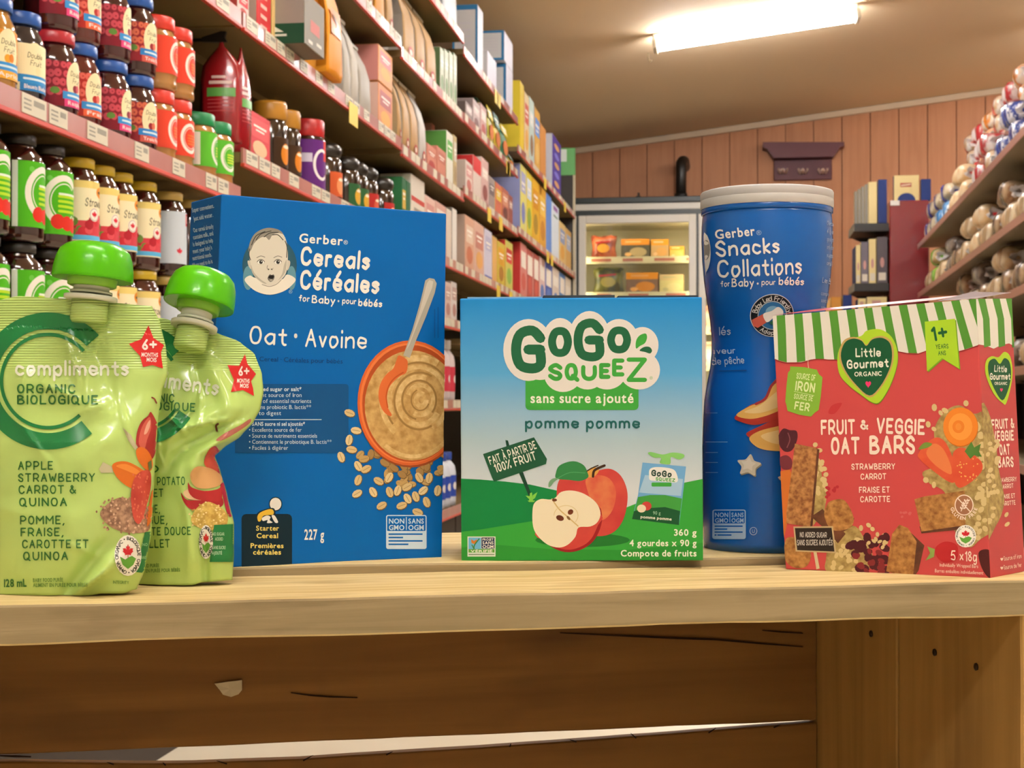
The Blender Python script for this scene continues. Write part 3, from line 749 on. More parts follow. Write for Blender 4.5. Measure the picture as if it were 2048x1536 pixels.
# hanging pouches on a clip at the end of the jam shelf
hp = at(443, 72, 3.06)
t = thing('red_pouch', 'x', 'pouch')
def hang_pouch(col, gband, w, h):
    t = thing('hanging_pouch', 'x', 'pouch'); m = MB(); rows = []
    prof = [(0, .05, .002), (.04, .06, .003), (.1, .16, .005), (.2, .62, .007), (.28, .9, .009), (.4, 1, .012), (.7, 1, .015), (.9, 1, .013), (.97, 1, .005), (1, 1, .002)]
    n = 8
    for tt, ww, dd in prof:
        f = [(-w/2*ww+w*ww*k/n, -dd*math.sin(math.pi*k/n)**.6 if 0 < k < n else 0, -h*tt) for k in range(n+1)]
        b = [(w/2*ww-w*ww*k/n, dd*math.sin(math.pi*k/n)**.6, -h*tt) for k in range(1, n)]
        rows.append(f+b)
    K = len(rows[0]); fs = []
    for i in range(len(rows)-1):
        for k in range(K): fs.append((i*K+k, i*K+(k+1) % K, (i+1)*K+(k+1) % K, (i+1)*K+k))
    m.add([p for r in rows for p in r], fs, mat(col, .22, .6, coat=.5, bump=(30, .5)), True)
    m.add(rows[-1], [tuple(range(K))], mat(col, .22, .6)); m.add(rows[0], [tuple(range(K))], mat(col, .22, .6)); m.build('pouch_body', t)
    def f(x, y, off):
        tt = y
        for (a, aw, ad), (b, bw, bd) in zip(prof, prof[1:]):
            if a <= tt <= b: q = (tt-a)/(b-a); dd = ad+(bd-ad)*q; ww = aw+(bw-aw)*q; break
        s = min(max((x-.5)/ww+.5, .02), .98)
        return Vector(((x-.5)*w, -dd*math.sin(math.pi*s)**.6-.0012-off*25, -h*y))
    A = Art(f, t, maxedge=.08)
    A.rect('label_print', film_ink(gband), .18, .49, .86, .57); A.line('label_print', film_ink('e8c9c0'), [(.3, .39), (.62, .39)], .025); A.line('label_print', film_ink('e8c9c0'), [(.24, .44), (.76, .44)], .03)
    for k in range(4): A.line('label_print', film_ink('c2484a'), [(.2, .6+k*.035), (.8, .6+k*.035)], .008)
    A.done(); return t
bpy.data.objects.remove(t)
HK = Kind(lambda: hang_pouch('96131c', '5fa04a', .083, .215))
HK.put((hp.x+.0, hp.y, hp.z), R(8), 'dark red foil pouch with green band hanging from the black clip')
HK.put((hp.x+.022, hp.y+.055, hp.z-.012), R(80), 'second red and green foil pouch hanging behind the first')
m = MB(); bk = mat('15110d', .45)
m.tube([(hp.x-.07, hp.y-.01, hp.z+.006), (hp.x-.03, hp.y-.005, hp.z+.004), (hp.x+.01, hp.y, hp.z+.002)], .007, bk)
m.prism([(-.03, -.004), (.012, -.004), (.006, .012), (.01, .052), (.002, .056), (-.012, .05), (-.016, .02), (-.03, .008)], .008, bk, 'xz', -.004)
o = m.build('shelf_clip', loc=(hp.x, hp.y, hp.z+.002)); 
for v in o.data.vertices: pass
bpy.data.objects.remove(o)
m = MB()
m.prism([(-.04, -.012), (.012, -.014), (.007, -.004), (.01, .007), (.0, .008), (-.014, .004), (-.04, -.003)], .008, bk, 'xz', -.004)
m.tube([(-.07, 0, -.008), (-.03, 0, -.007), (.0, 0, -.01), (.0, 0, -.02)], .004, bk)
tag(m.build('shelf_clip', loc=(hp.x, hp.y, hp.z+.001)), 'black plastic clip arm on the shelf edge holding the red pouch', 'clip')

# ------------------------------------------------------------------ coffee shelf (second bay)
CZ = HC+.4907
def C(xl, xr, yt, z, front, side=None, label='', X=LIP-.02, **kw):
    y0, y1 = Yat(xl, X)+.002, Yat(xr, X)-.002
    return carton(y0, y1, z, max(HC+zat(xl, yt, X)-z, .04), front, side, X=X, label=label, **kw)
C(497, 540, 216, CZ, 'c8323a', 'b8a99a', 'red and white coffee carton at the near end of the coffee shelf', deco=d_panel('d24a4e', 'd8b58c', None, 1), d=.05)
for kd, x, yt, lb in ((GOLD, 575, 195, 'brown coffee jar with gold lid beside the red carton'), (GOLD, 602, 210, 'brown coffee jar with gold lid beside the purple label'),
        (PURP, 650, 222, 'red lidded coffee jar with purple label'), (BLKO, 684, 282, 'dark domed coffee jar with orange label, nearest of the domed jars'),
        (BLKO, 696, 295, 'dark domed coffee jar with orange label, second of the domed jars'), (BLKG, 720, 305, 'dark domed coffee jar with green and yellow label, nearer the orange labels'),
        (BLKG, 737, 310, 'dark domed coffee jar with green and yellow label, nearer the red labels'), (BLKR, 757, 312, 'dark domed coffee jar with red label beside the green labels'),
        (BLKR, 788, 318, 'dark domed coffee jar with red label, farthest of the domed jars')):
    r = .045 if kd is PURP else .0395
    X = LIP-(.052 if x != 696 else .135); kd.put((X, Yc(x, X, r), CZ), R(-12), lb, 'coffee jars')
C3 = HC+.4812
C(803.5, 812, 352, C3, '1f5a36', '2c6b40', 'dark green coffee tin carton after the domed jars', d=.09, deco=d_panel('c9a640', None, None, 2))
C(813, 821, 360, C3, '1f5a36', '2c6b40', 'dark green coffee carton before the tall white carton', d=.09)
C(822, 849, 346, C3, 'd2c8b8', 'd8d2c6', 'tall white carton with a red stripe on the coffee shelf', d=.1, deco=lambda A: (A.rect('label_print', ink('b8423a'), 0, .3, 1, .37), A.rect('label_print', ink('8f867a'), .2, .45, .8, .5)))
C(850, 870, 388, C3, 'd8b3a4', 'c8b8a8', 'pink and white carton after the tall white carton', d=.1, deco=d_panel('c48a80', 'e4d6c8', None, 3))
C(871, 892, 400, C3, 'c99a8c', 'd2c0b0', 'salmon pink carton above the corner of the cereal box', d=.1, deco=d_panel('e4d6c8', 'b86a5c', None, 4))
C(893, 903, 415, C3, 'cfc0b0', 'a89888', 'beige carton just past the cereal box on the coffee shelf', d=.1)
C(904, 915, 414, C3, 'd8d2c8', 'cac4ba', 'pale white carton last on the third bay coffee shelf', d=.12, sdeco=d_frame('8f8a80', .06))
C4 = HC+.4812
for xl, xr, yt, f, s, lb, dc in ((930, 948, 428, 'c99a80', 'b8a090', 'tan and pink carton, first on the fourth bay middle shelf', d_panel('d8c0a8', 'b86a4c', None, 5)),
        (949, 968, 440, 'd0a894', 'c4b4a4', 'rosy beige carton, second on the fourth bay middle shelf', d_panel('b87868', 'd8a05c', None, 6)),
        (969, 984, 455, 'c8c4d4', 'd4d0d4', 'lilac white carton with a blue foot', d_panel('b4b0c8', None, '5a64b0', 7)), (985, 994, 470, 'd8a860', 'c8b8a0', 'amber carton beside the lilac white one', None),
        (995, 1010, 480, 'c8b040', 'b89a40', 'mustard yellow carton on the fourth bay middle shelf', d_panel('d8a02c', 'a8742c', None, 8)),
        (1011, 1026, 478, 'c8c060', 'c03a34', 'yellow green carton with a red side', d_panel('c8382c', '8ab04a', None, 9))):
    C(xl, xr, yt, C4, f, s, lb, d=.14, deco=dc)
for xl, xr, yt, f, s, lb in ((1041, 1053, 482, 'd08078', 'c03a34', 'red sided pink carton, first on the last bay middle shelf'), (1054, 1066, 496, 'b0524c', 'c8a8a0', 'brick red carton on the last bay middle shelf'),
        (1067, 1078, 505, 'a84840', 'e0d0c8', 'red and white carton on the last bay middle shelf'), (1079, 1090, 512, 'd8b8b0', 'b86a60', 'pale pink carton on the last bay middle shelf'),
        (1091, 1104, 520, '3a50a0', 'c8ccd8', 'royal blue carton on the last bay middle shelf'), (1105, 1118, 530, 'd8c8b8', '3a5a9a', 'cream carton with a blue side on the last bay middle shelf'),
        (1119, 1130, 540, '3f74b0', 'e0d8cc', 'sky blue carton near the end of the last bay middle shelf'), (1131, 1142, 545, 'e0d4c0', 'a8988a', 'cream carton at the end of the last bay middle shelf')):
    C(xl, xr, yt, C4, f, s, lb, d=.2, deco=d_panel('efe4d4', 'c85a50' if 'red' in lb else '5a78b8', None, xl))

# ------------------------------------------------------------------ upper left shelf
U1 = HC+.7592
C(446, 470, -40, U1, 'c4303a', 'e8ddd0', 'red carton over the price rail, near end of the upper shelf', d=.1, deco=d_panel('e4d2c4', 'e0a090', None, 11))
C(471, 497, -30, U1, 'd8c8c0', 'c04a44', 'white carton with red print beside the red carton', d=.1, deco=d_panel('c4303a', 'c04a44', None, 12))
C(512, 541, -62, U1, 'cc3c40', 'c8b0a0', 'bright red tea carton on the upper shelf', d=.12, deco=lambda A: [A.rect('label_print', ink('e8c4b8'), .25, .3+k*.16, .7, .36+k*.16) for k in range(4)])
C(543, 551, -50, U1, 'd8b878', 'c8a868', 'narrow cream and yellow carton beside the red tea carton', d=.12)
C(607, 648, -22, U1+.0105, '6f6656', '9a938a', 'grey brown coffee carton with a green foot jutting past the rail', X=LIP+.045, d=.13, deco=lambda A: (A.rect('label_print', ink('b0584c'), .3, .45, .75, .68), A.rect('label_print', ink('d8cdbc'), .2, .86, .4, .92), A.rect('label_print', ink('d8cdbc'), .6, .8, .85, .86)),
  sdeco=lambda A: (A.rect('label_print', ink('1f4a34'), 0, .62, 1, 1), A.poly('label_print', ink('dfe4d8'), [(.5, .68), (.65, .78), (.35, .78)]), A.rect('label_print', ink('dfe4d8'), .3, .82, .7, .86)))
def B(xl, xr, yt, z, front, side, label, X=LIP-.02, **kw):
    y0, y1 = Yat(xl, X)+.002, Yat(xr, X)-.002
    return paperbag(y0, y1, z, max(HC+zat((xl+xr)/2, yt, X-kw.get('d', .09)/2)-z, .08), front, side, X=X, label=label, **kw)
B(652, 684, -30, U1+.0105, 'd98a1c', 'e0982c', 'shiny orange coffee bag leaning over the upper shelf rail', X=LIP+.02, d=.06, deco=lambda A: (A.rect('label_print', film_ink('c9741a'), .2, .35, .8, .6), A.line('label_print', film_ink('5a3410'), [(.3, .42), (.6, .5), (.4, .56)], .04)))
B(686, 700, 54, U1, 'a8a296', 'c8c4ba', 'pale grey coffee bag next after the orange bag', d=.085)
B(701, 716, 66, U1, 'b0a99c', 'cfcac0', 'second pale grey coffee bag after the orange bag', d=.085)
B(717, 741, 112, U1, 'a39c90', 'b7b0a4', 'third and lowest pale grey coffee bag on the upper shelf', d=.085)
B(712, 738, 50, U1, '2f6b4c', '2a6046', 'green bag standing behind the pale grey coffee bags', X=LIP-.2, d=.08)
C(738, 752, 84, U1, 'c4beb4', 'cfcac2', 'white carton with a dark window behind the orange cartons', X=LIP-.1, d=.08, sdeco=lambda A: A.rect('label_print', ink('3a3632'), .35, .4, .75, .62))
zz = HC+zat(756, 160, LIP-.02)
C(756, 785, 162, U1, 'd08a5c', 'd8b0a0', 'orange and pink tea carton on the upper shelf, lower of two', d=.07, deco=d_panel('a85a58', 'e0a04c', None, 13))
C(756, 785, 86, zz+.001, 'd49258', 'c8847c', 'orange and pink tea carton stacked on the other one', d=.07, deco=d_panel('c87a74', 'e0a04c', None, 14))
B(787, 801, 166, U1, 'b08a58', 'a8926c', 'tan kraft coffee bag just past the orange cartons', d=.085, dot='a83a34')
U3 = HC+.7452
B(804.5, 819, 174, U3, 'b08a58', 'b8ac98', 'tan kraft coffee bag, first on the third bay upper shelf', dot='a83a34', d=.085)
B(820, 836, 182, U3, 'ac8654', 'bdb2a0', 'tan kraft coffee bag, second on the third bay upper shelf', dot='a83a34', d=.085)
B(837, 852, 200, U3, 'b4ada4', 'b8b0a4', 'whitish coffee bag with a red dot after the tan bags', dot='a83a34', d=.085)
C(864, 880, 212, U3, 'c87a64', 'd09080', 'tall salmon carton standing behind the small salmon cartons', X=LIP-.1, d=.06)
C(854, 873, 284, U3, 'c07a64', 'cc8a78', 'small salmon carton with a dot on the third bay upper shelf', d=.07, deco=d_panel('b06854', 'a83a34', None, 15))
C(874, 892, 290, U3, 'bf7862', 'cc8a78', 'second small salmon carton on the third bay upper shelf', d=.07, deco=d_panel('b06854', None, None, 16))
C(893, 906, 259, U3, 'd8d4c4', '5a9a48', 'white carton with a green side on the third bay upper shelf', d=.08, deco=d_panel('5aa04a', None, None, 17))
C(907, 915, 268, U3, 'b8a070', 'a89468', 'dull gold carton last on the third bay upper shelf', d=.08, deco=d_panel('c8c0b0', '9a8460', None, 18))
U4 = HC+.7702
for xl, xr, yt, f, s, lb, dc in ((931, 945, 318, 'd4c4b8', 'c8b8ac', 'white pack with pink print, first on the fourth bay upper shelf', d_panel('c8908a', 'b86a60', None, 21)), (946, 962, 308, 'd0c0b4', 'c43434', 'white pack with a bright red top', lambda A: A.rect('label_print', ink('c83030'), 0, 0, 1, .35)),
        (963, 977, 312, 'c8a49c', 'd4c4b8', 'pinkish pack behind the red topped one', d_panel('e0d0c4', '8a4a44', None, 22)), (978, 990, 350, '9a8a84', 'a89a98', 'greyish pack on the fourth bay upper shelf', d_panel('6a5a5c', None, None, 23)),
        (991, 1003, 362, 'c86a50', 'd0b040', 'red and yellow pack on the fourth bay upper shelf', d_panel('d8b83c', None, None, 24)), (1004, 1017, 372, 'a85a48', 'c8a838', 'russet pack with a yellow side', d_panel('c88a6c', '6a3a34', None, 25)),
        (1018, 1035, 388, '8f4a40', 'b8a494', 'brown red pack last on the fourth bay upper shelf', d_panel('b89a90', None, None, 26))):
    C(xl, xr, yt, U4, f, s, lb, d=.12, deco=dc)
U5 = HC+.7852
for xl, xr, yt, f, s, lb, dc in ((1041, 1052, 318, 'd8d070', '8f94c0', 'pale yellow pack with a lilac side, first on the last bay upper shelf', d_panel('a8a8c8', '7a80b8', None, 31)), (1053, 1064, 300, 'd8c43c', 'c8d0d8', 'lemon yellow tall pack on the last bay upper shelf', d_panel('c8d4e0', '88a040', None, 32)),
        (1065, 1078, 325, 'd8a82c', 'd8b040', 'golden yellow tall pack on the last bay upper shelf', d_panel('c88a20', 'a0802c', None, 33)), (1079, 1092, 345, 'd09a34', 'd8b050', 'amber tall pack on the last bay upper shelf', d_panel('e0b850', 'b0782c', None, 34)),
        (1093, 1103, 362, '5a84c8', '88a0d0', 'mid blue tall pack on the last bay upper shelf', None), (1104, 1118, 402, 'cfd8e0', 'c8d4dc', 'white carton with violet print on the last bay upper shelf', lambda A: (A.rect('label_print', ink('8a5a9a'), .2, .04, .8, .12), A.rect('label_print', ink('3a6a48'), .2, .2, .8, .23))),
        (1119, 1131, 440, 'd8b878', 'c0b890', 'sand coloured pack near the end of the last bay', d_panel('8898c0', 'd8a04c', None, 35)), (1132, 1144, 455, 'd4a860', 'cbb890', 'tan pack at the end of the last bay', d_panel('a8b8d0', None, None, 36))):
    C(xl, xr, yt, U5, f, s, lb, d=.2, deco=dc)

# ------------------------------------------------------------------ high shelves
T2 = HC+1.0552
B(728, 745, -70, T2, 'b8923c', 'a07c34', 'mustard coffee bag on the high shelf', dot='7a3a2c')
B(748, 768, -90, T2, 'c88a34', 'b87c30', 'amber coffee bag on the high shelf')
B(772, 801, -95, T2, 'b08c5c', 'a8845a', 'large tan kraft bag on the high shelf, nearest of the kraft bags', dot='a83a34', d=.1)
T3 = HC+1.0302
B(805, 829, -25, T3, 'b08c5c', 'b8b0a4', 'tan kraft bag with a grey side on the high shelf', dot='a83a34', d=.1)
B(830, 850, 0, T3, 'b08c5c', 'bab2a6', 'second tan kraft bag with a grey side on the high shelf', dot='a83a34', d=.1)
B(851, 872, 22, T3, 'b08c5c', 'bcb4a8', 'third tan kraft bag with a grey side on the high shelf', dot='a83a34', d=.1)
for i, (xl, xr, yt) in enumerate(((880, 888, 92), (889, 897, 96), (898, 906, 100), (907, 915, 104))):
    C(xl, xr, yt, T3, 'b8bca4', '5a7048', f'slim pale green carton on the high shelf, {ORD[i]} of four', d=.1, deco=d_panel('c8ccb8', '6a8458', None, 41+i))
T4 = HC+1.0352
for xl, xr, yt, f, s, lb, dc in ((931, 945, 200, '8a7a74', '6a5c58', 'dusky grey pack on the fourth bay high shelf', d_panel('c8b8b8', None, None, 45)), (946, 960, 195, 'b8a4a0', '8a7a78', 'pinkish grey pack on the fourth bay high shelf', d_panel('d8c4c0', '7a5a58', None, 46)),
        (961, 973, 205, 'c09a94', 'a89490', 'rose pack on the fourth bay high shelf', d_panel('e0d0c8', 'b05a54', None, 47))):
    C(xl, xr, yt, T4, f, s, lb, d=.12, deco=dc)
for i, (xl, xr, yt, f, s) in enumerate(((974, 986, 222, 'a8a044', '4a6a58'), (987, 1000, 232, 'c0a430', '2f5a3c'), (1001, 1015, 242, '2f6a44', '24583a'), (1016, 1034, 262, 'c8b43c', '2f6040'))):
    B(xl, xr, yt, T4, f, s, f'yellow and green snack bag on the fourth bay high shelf, {ORD[i]} of four', d=.1, deco=d_panel('d8c030' if i % 2 == 0 else '1f5a40', 'c8702c', None, 50+i), name='snack_bag')
T5 = HC+1.1552
for xl, xr, yt, f, s, lb, dc in ((1040, 1048, 160, 'd8bc24', 'e0c83c', 'bright yellow tall pack on the last bay top shelf', None), (1049, 1058, 182, 'd8c49a', 'c8783c', 'cream pack with an orange panel on the last bay top shelf', d_panel('c0503a', 'd8a04c', None, 61)),
        (1059, 1068, 192, 'b8ccc4', 'a8bca4', 'pale aqua pack on the last bay top shelf', d_panel('d8e0dc', '8a6a4c', None, 62)), (1069, 1080, 212, 'c89a4c', '7a98c8', 'ochre pack with a blue side on the last bay top shelf', d_panel('5a88c8', 'd8b46c', None, 63)),
        (1081, 1092, 245, 'c0864c', 'b0743c', 'brown orange pack on the last bay top shelf', None)):
    C(xl, xr, yt, T5, f, s, lb, d=.2, deco=dc)
C(1105, 1122, 266, T5, '4a3a8a', 'd4d8e4', 'big purple carton with a white side near the end of the shelving', d=.2, deco=lambda A: [A.ell('label_print', ink('7a78c8' if k % 2 else 'c89a6c'), .5, .15+k*.16, .3, .05) for k in range(5)], sdeco=lambda A: A.rect('label_print', ink('a83a44'), 0, .9, 1, .96))
carton(9.495, 9.525, HC+1.4005, .17, '5a9a58', '6aa868', X=LIP-.0, d=.13, label='green and white package on top of the dark end panel', sdeco=lambda A: A.rect('label_print', ink('d0d8d0'), .1, .05, .6, .5))
TT3 = HC+1.3152
B(884, 922, -40, TT3, 'd0d4d8', 'c8ccd0', 'shiny white bag on the very top shelf', name='snack_bag', d=.12)
TT4 = HC+1.2752
BL = '2f6a94'
C(955, 966, 8, TT4, 'c8c8d0', 'bab6b4', 'white carton with a blue frame, tallest on the top shelf', d=.1, sdeco=d_frame(BL, .09))
C(1012, 1030, 126, TT4, 'cfcddc', 'bcbab8', 'white carton with a blue frame, lower of the stacked pair', d=.12, sdeco=d_frame(BL, .1))
zz = TT4 + max(HC+zat(1012, 126, LIP-.02)-TT4, .04)
C(1008, 1029, 60, zz+.001, 'd4d2e0', 'bcbab8', 'white carton with a blue frame, upper of the stacked pair', d=.12, sdeco=d_frame(BL, .1))
C(975, 993, 100, TT4, 'c4c0cc', 'b4b0b0', 'lilac white carton left of the stacked framed pair', d=.1)

# ------------------------------------------------------------------ low shelves seen between the two front boxes
for i, (xl, xr, f, s) in enumerate(((862, 875, 'cbb8a8', 'd4ccc4'), (876, 889, 'd8d0c8', 'd8d4cc'), (890, 902, 'c8b0a4', 'd8d0c8'), (903, 914, 'd0c8c0', 'b8a8a0'))):
    C(xl, xr, 562, HC+.2752, f, s, f'pale carton on the low shelf between cereal box and apple carton, {ORD[i]} of four', d=.1, deco=d_panel('b8988c', 'a87a70', None, 70+i))
def small_bottle(body, lab, cap, h):
    def f():
        t = thing('bottle', 'x', 'bottle'); k = h/.2
        m = MB(); m.lathe([(.028, 0), (.033, .004), (.034, .02), (.034, .125*k), (.03, .15*k), (.016, .168*k), (.014, .17*k), (.014, .178*k)], mat(body, .3, .5), 16); m.build('bottle_body', t)
        m = MB(); m.lathe([(.018, .172*k), (.019, .175*k), (.019, .2*k), (.017, .202*k)], mat(cap, .4), 16); m.build('cap', t)
        A = Art(cyl(.0346, .115*k, 20), t, maxedge=5); A.rect('label_print', ink(lab), -40, 0, 40, 80*k); A.ell('label_print', ink('e4dcd4'), 0, 40*k, 12, 14); A.done()
        return t
    return Kind(f)
PKB = small_bottle('cfc0bc', 'b83a48', 'd8d4d0', .22); BLB = small_bottle('d0d4dc', '2f48a0', '23408f', .19)
for i, x in enumerate((858, 869, 880, 891)):
    PKB.put((LIP-.06, Yat(x, LIP-.06), HC-.0048), 0, f'white bottle with red label, lower shelf behind the cereal box edge, {ORD[i]} of four', 'white bottles low down')
    BLB.put((LIP-.06, Yat(x+2, LIP-.06), HC-.3748), R(-15), f'white bottle with blue label and blue cap, bottom shelf, {ORD[i]} of four', 'blue cap bottles at the bottom')

# ------------------------------------------------------------------ on the back wall
def ony(x, y, Y):
    r = at(x, y, 1)-CAM; return CAM + r*(Y/r.y)
MAR = mat('5c2a30', .5, .4)
YW = YB-.0122
t = thing('coat_shelf', 'maroon wooden coat shelf with three pale hooks on the panelled wall', 'coat rack', (0, YW, 0))
a, b = ony(1525, 290, YW), ony(1686, 290, YW); z0 = ony(1600, 361, YW).z
m = MB(); m.prism([(a.x, a.z), (b.x, b.z), (b.x, a.z-.04), (b.x-.03, a.z-.05), (b.x-.075, a.z-.115), (a.x+.075, a.z-.115), (a.x+.03, a.z-.05), (a.x, a.z-.04)], .13, MAR, 'xz', -.13); m.build('cornice', t)
m = MB(); m.box((a.x+.08, -.025, z0), (b.x-.08, 0, a.z-.11), MAR, .004); m.build('hook_board', t)
for x in (1565, 1605, 1645):
    p = ony(x, 344, YW); m = MB(); mm = mat('c9a894', .35, .5, metal=.3)
    m.lathe([(.016, 0), (.016, .006)], mm, 12, (p.x, -.026, p.z+.004), Matrix.Rotation(R(90), 3, 'X'))
    for s in (-1, 0, 1): m.tube([(p.x, -.03, p.z+.01), (p.x+s*.02, -.055, p.z-.018), (p.x+s*.032, -.07, p.z+.004), (p.x+s*.03, -.072, p.z+.016)], .006, mm)
    m.build('hook', t)

# glass door freezer
FY = 10.62
t = thing('freezer', 'white glass door freezer with lit shelves at the end of the aisle', 'freezer', (0, FY, 0))
WH = mat('e6e0d2', .45, .5); DK = mat('27302f', .4, .5); INN = mat('d8d0b4', .5)
FT = HC+1.395; fx0, fx1 = -1.90, .62
m = MB(); m.box((fx0, .55, .1), (fx1, .6, FT), INN); m.build('inner_back', t)
m = MB(); m.box((fx0, .06, .1), (fx0+.05, .55, FT), WH); m.box((fx1-.05, .06, .1), (fx1, .55, FT), WH); m.build('side_wall', t)
m = MB(); m.box((fx0, 0, FT-.078), (fx1, .6, FT-.03), WH, .004); m.box((fx0+.05, .1, FT-.16), (fx1-.05, .55, FT-.08), INN); m.build('header', t)
m = MB(); m.box((fx0-.01, -.02, FT-.029), (fx1+.01, .6, FT+.01), DK, .004); m.build('top_trim', t)
m = MB(); m.box((fx0, .02, 0), (fx1, .6, .16), WH, .004); m.build('plinth', t)
GL_ = glass_pane()
xs = [(-1.875, -1.052), (-1.036, -.228), (-.212, .60)]
dt = FT-.115
for a, b in xs:
    m = MB(); w = .05
    m.box((a, -.03, .2), (a+w, .02, dt), WH, .004); m.box((b-w, -.03, .2), (b, .02, dt), WH, .004)
    m.box((a+w, -.03, dt-.055), (b-w, .02, dt), WH, .004); m.box((a+w, -.03, .2), (b-w, .02, .26), WH, .004)
    d = m.build('door', t)
    m = MB(); m.box((a+w, -.008, .26), (b-w, -.002, dt-.055), GL_); m.build('pane', d)
    m = MB(); m.tube([(b-.025, -.03, 1.0), (b-.025, -.06, 1.02), (b-.025, -.06, 1.28), (b-.025, -.03, 1.3)], .009, DK); m.build('handle', d)
for x in (-1.8835, -1.044, -.22, .6085):
    m = MB(); m.box((x-.0085, -.015, .2), (x+.0085, .03, dt+.005), DK); m.build('mullion', t)
m = MB(); m.box((fx0+.05, -.012, dt+.002), (fx1-.05, .03, FT-.079), DK); m.build('gasket', t)
SHZ = [HC+.998, HC+.752, HC+.50, HC+.25, HC+.0, HC-.25]
for z in SHZ:
    m = MB(); m.box((fx0+.051, .12, z-.012), (fx1-.051, .54, z), mat('d0c8b0', .5)); s = m.build('shelf', t)
    m = MB(); m.box((fx0+.051, .11, z-.04), (fx1-.051, .119, z+.008), mat('dccfa8', .45)); m.build('price_rail', s)
    rnd = random.Random(int(z*100))
    x = fx0+.1
    while x < fx1-.3:
        w = rnd.choice((.1, .14)); m = MB(); m.box((x, .107, z-.025), (x+w, .1095, z-.005), mat('b86a58', .5)); m.build('price_tag', s); x += w+rnd.choice((.08, .12))
lm = mat('fffffe', .4, emit=FREEZER_LAMP); lm.node_tree.nodes['Principled BSDF'].inputs['Emission Color'].default_value = (1, .86, .55, 1)
for x in (-1.86, -1.062, -1.026, -.238, -.202, .57):
    m = MB(); m.lathe([(.012, .3), (.012, dt-.06)], lm, 10, (x, .045, 0)); m.build('lamp_tube', t)
m = MB(); m.lathe([(.012, -.38), (.012, .38)], lm, 10, (-.63, .045, dt-.03), Matrix.Rotation(R(90), 3, 'Y')); m.lathe([(.012, -.38), (.012, .38)], lm, 10, (.2, .045, dt-.03), Matrix.Rotation(R(90), 3, 'Y')); m.build('lamp_tube', t)
def frozen_box(x0, x1, z, h, cols, label, Y=FY+.16, d=.2):
    assert label not in USED; USED.add(label)
    a = ony(x0, 500, Y).x; b = ony(x1, 500, Y).x
    m = MB(); m.box((-(b-a)/2, 0, 0), ((b-a)/2, d, h), ink(cols[0]), .002); o = m.build('frozen_carton', loc=((a+b)/2, Y, z+.001)); tag(o, label, 'carton')
    A = Art(lambda x, y, off: Vector(((x-.5)*(b-a), -.0004-off*25, (1-y)*h)), o)
    A.rect('label_print', ink(cols[1]), 0, 0, 1, .32); A.ell('label_print', ink(cols[2]), .6, .68, .3, .24); A.rect('label_print', ink(cols[3]), .15, .1, .7, .2); A.ell('label_print', ink(cols[3]), .25, .8, .12, .1); A.done()
def frozen_bag(x0, x1, z, h, cols, label, Y=FY+.18):
    assert label not in USED; USED.add(label)
    a = ony(x0, 500, Y).x; b = ony(x1, 500, Y).x; w = b-a; m = MB(); n, k_ = 8, 16; vs = []; fs = []
    rnd = random.Random(int(x0))
    for i in range(n+1):
        tt = i/n; ww = w/2*(1-.12*math.sin(math.pi*tt)**2*(1 if i not in (0, n) else 0)); dd = .045*math.sin(math.pi*min(max(tt, .06), .95))**.5
        for k in range(k_):
            q = 2*math.pi*k/k_; vs.append((ww*math.copysign(abs(math.cos(q))**.6, math.cos(q)), dd*math.sin(q)+rnd.uniform(-.004, .004), h*tt+(.012*math.sin(5*q+x0) if i == n else 0)))
    for i in range(n):
        for k in range(k_): fs.append((i*k_+k, i*k_+(k+1) % k_, (i+1)*k_+(k+1) % k_, (i+1)*k_+k))
    m.add(vs, fs, mat(cols[0], .3, .5, noise=(14, cols[1], .06)), True)
    m.add(vs[:k_], [tuple(range(k_))], ink(cols[0])); m.add(vs[-k_:], [tuple(range(k_))], ink(cols[0]))
    o = m.build('frozen_bag', loc=((a+b)/2, Y, z+.001)); tag(o, label, 'bag')
    A = Art(lambda x, y, off: Vector(((x-.5)*w*.8, -.049-off*25, (1-y)*h)), o); A.ell('label_print', ink(cols[2]), .5, .55, .3, .2); A.line('label_print', ink(cols[3]), [(.15, .3), (.8, .25)], .07); A.done()
S1, S2, S3, S4 = SHZ[:4]
frozen_bag(1182, 1234, S1, .155, ('8a3a2c', 'c0603c', 'd8923c', 'b03030'), 'red and gold frozen bag on the top freezer shelf')
frozen_box(1242, 1299, S1, .135, ('5a5448', 'e08a2c', 'b8a078', 'e8b070'), 'dark frozen carton with an orange band on the top freezer shelf')
frozen_box(1302, 1337, S1, .13, ('c8a070', 'e8962c', 'd8a060', 'e8b890'), 'narrow orange frozen carton on the top freezer shelf')
frozen_box(1339, 1368, S1, .08, ('e0b860', 'e89a34', 'e0c070', 'f0d8a0'), 'short yellow orange frozen carton on the top freezer shelf')
frozen_bag(1186, 1248, S2, .175, ('6a6838', '3c4030', '9a8a50', 'a83a48'), 'olive frozen bag with a red strip on the second freezer shelf')
frozen_box(1252, 1316, S2, .145, ('8a6a5c', 'ec9428', 'd88a3c', 'f0a860'), 'orange frozen carton with a picture on the second freezer shelf')
frozen_box(1319, 1367, S2, .13, ('d8c88c', 'd8b888', 'e0d098', 'c0b488'), 'pale yellow frozen carton on the second freezer shelf')
frozen_box(1398, 1440, S1, .13, ('e0c8a0', 'e87a50', 'f0d8b0', 'e8a080'), 'pale frozen carton behind the right freezer door, top shelf')
frozen_box(1398, 1440, S2, .15, ('e0a070', 'd8583c', 'f0c090', 'f0d0b0'), 'orange red frozen carton behind the right freezer door, second shelf')
frozen_box(1398, 1440, S3, .16, ('e8d8b8', 'e89a80', 'e8c0a0', 'e07a60'), 'pink and cream frozen carton behind the right freezer door, third shelf')
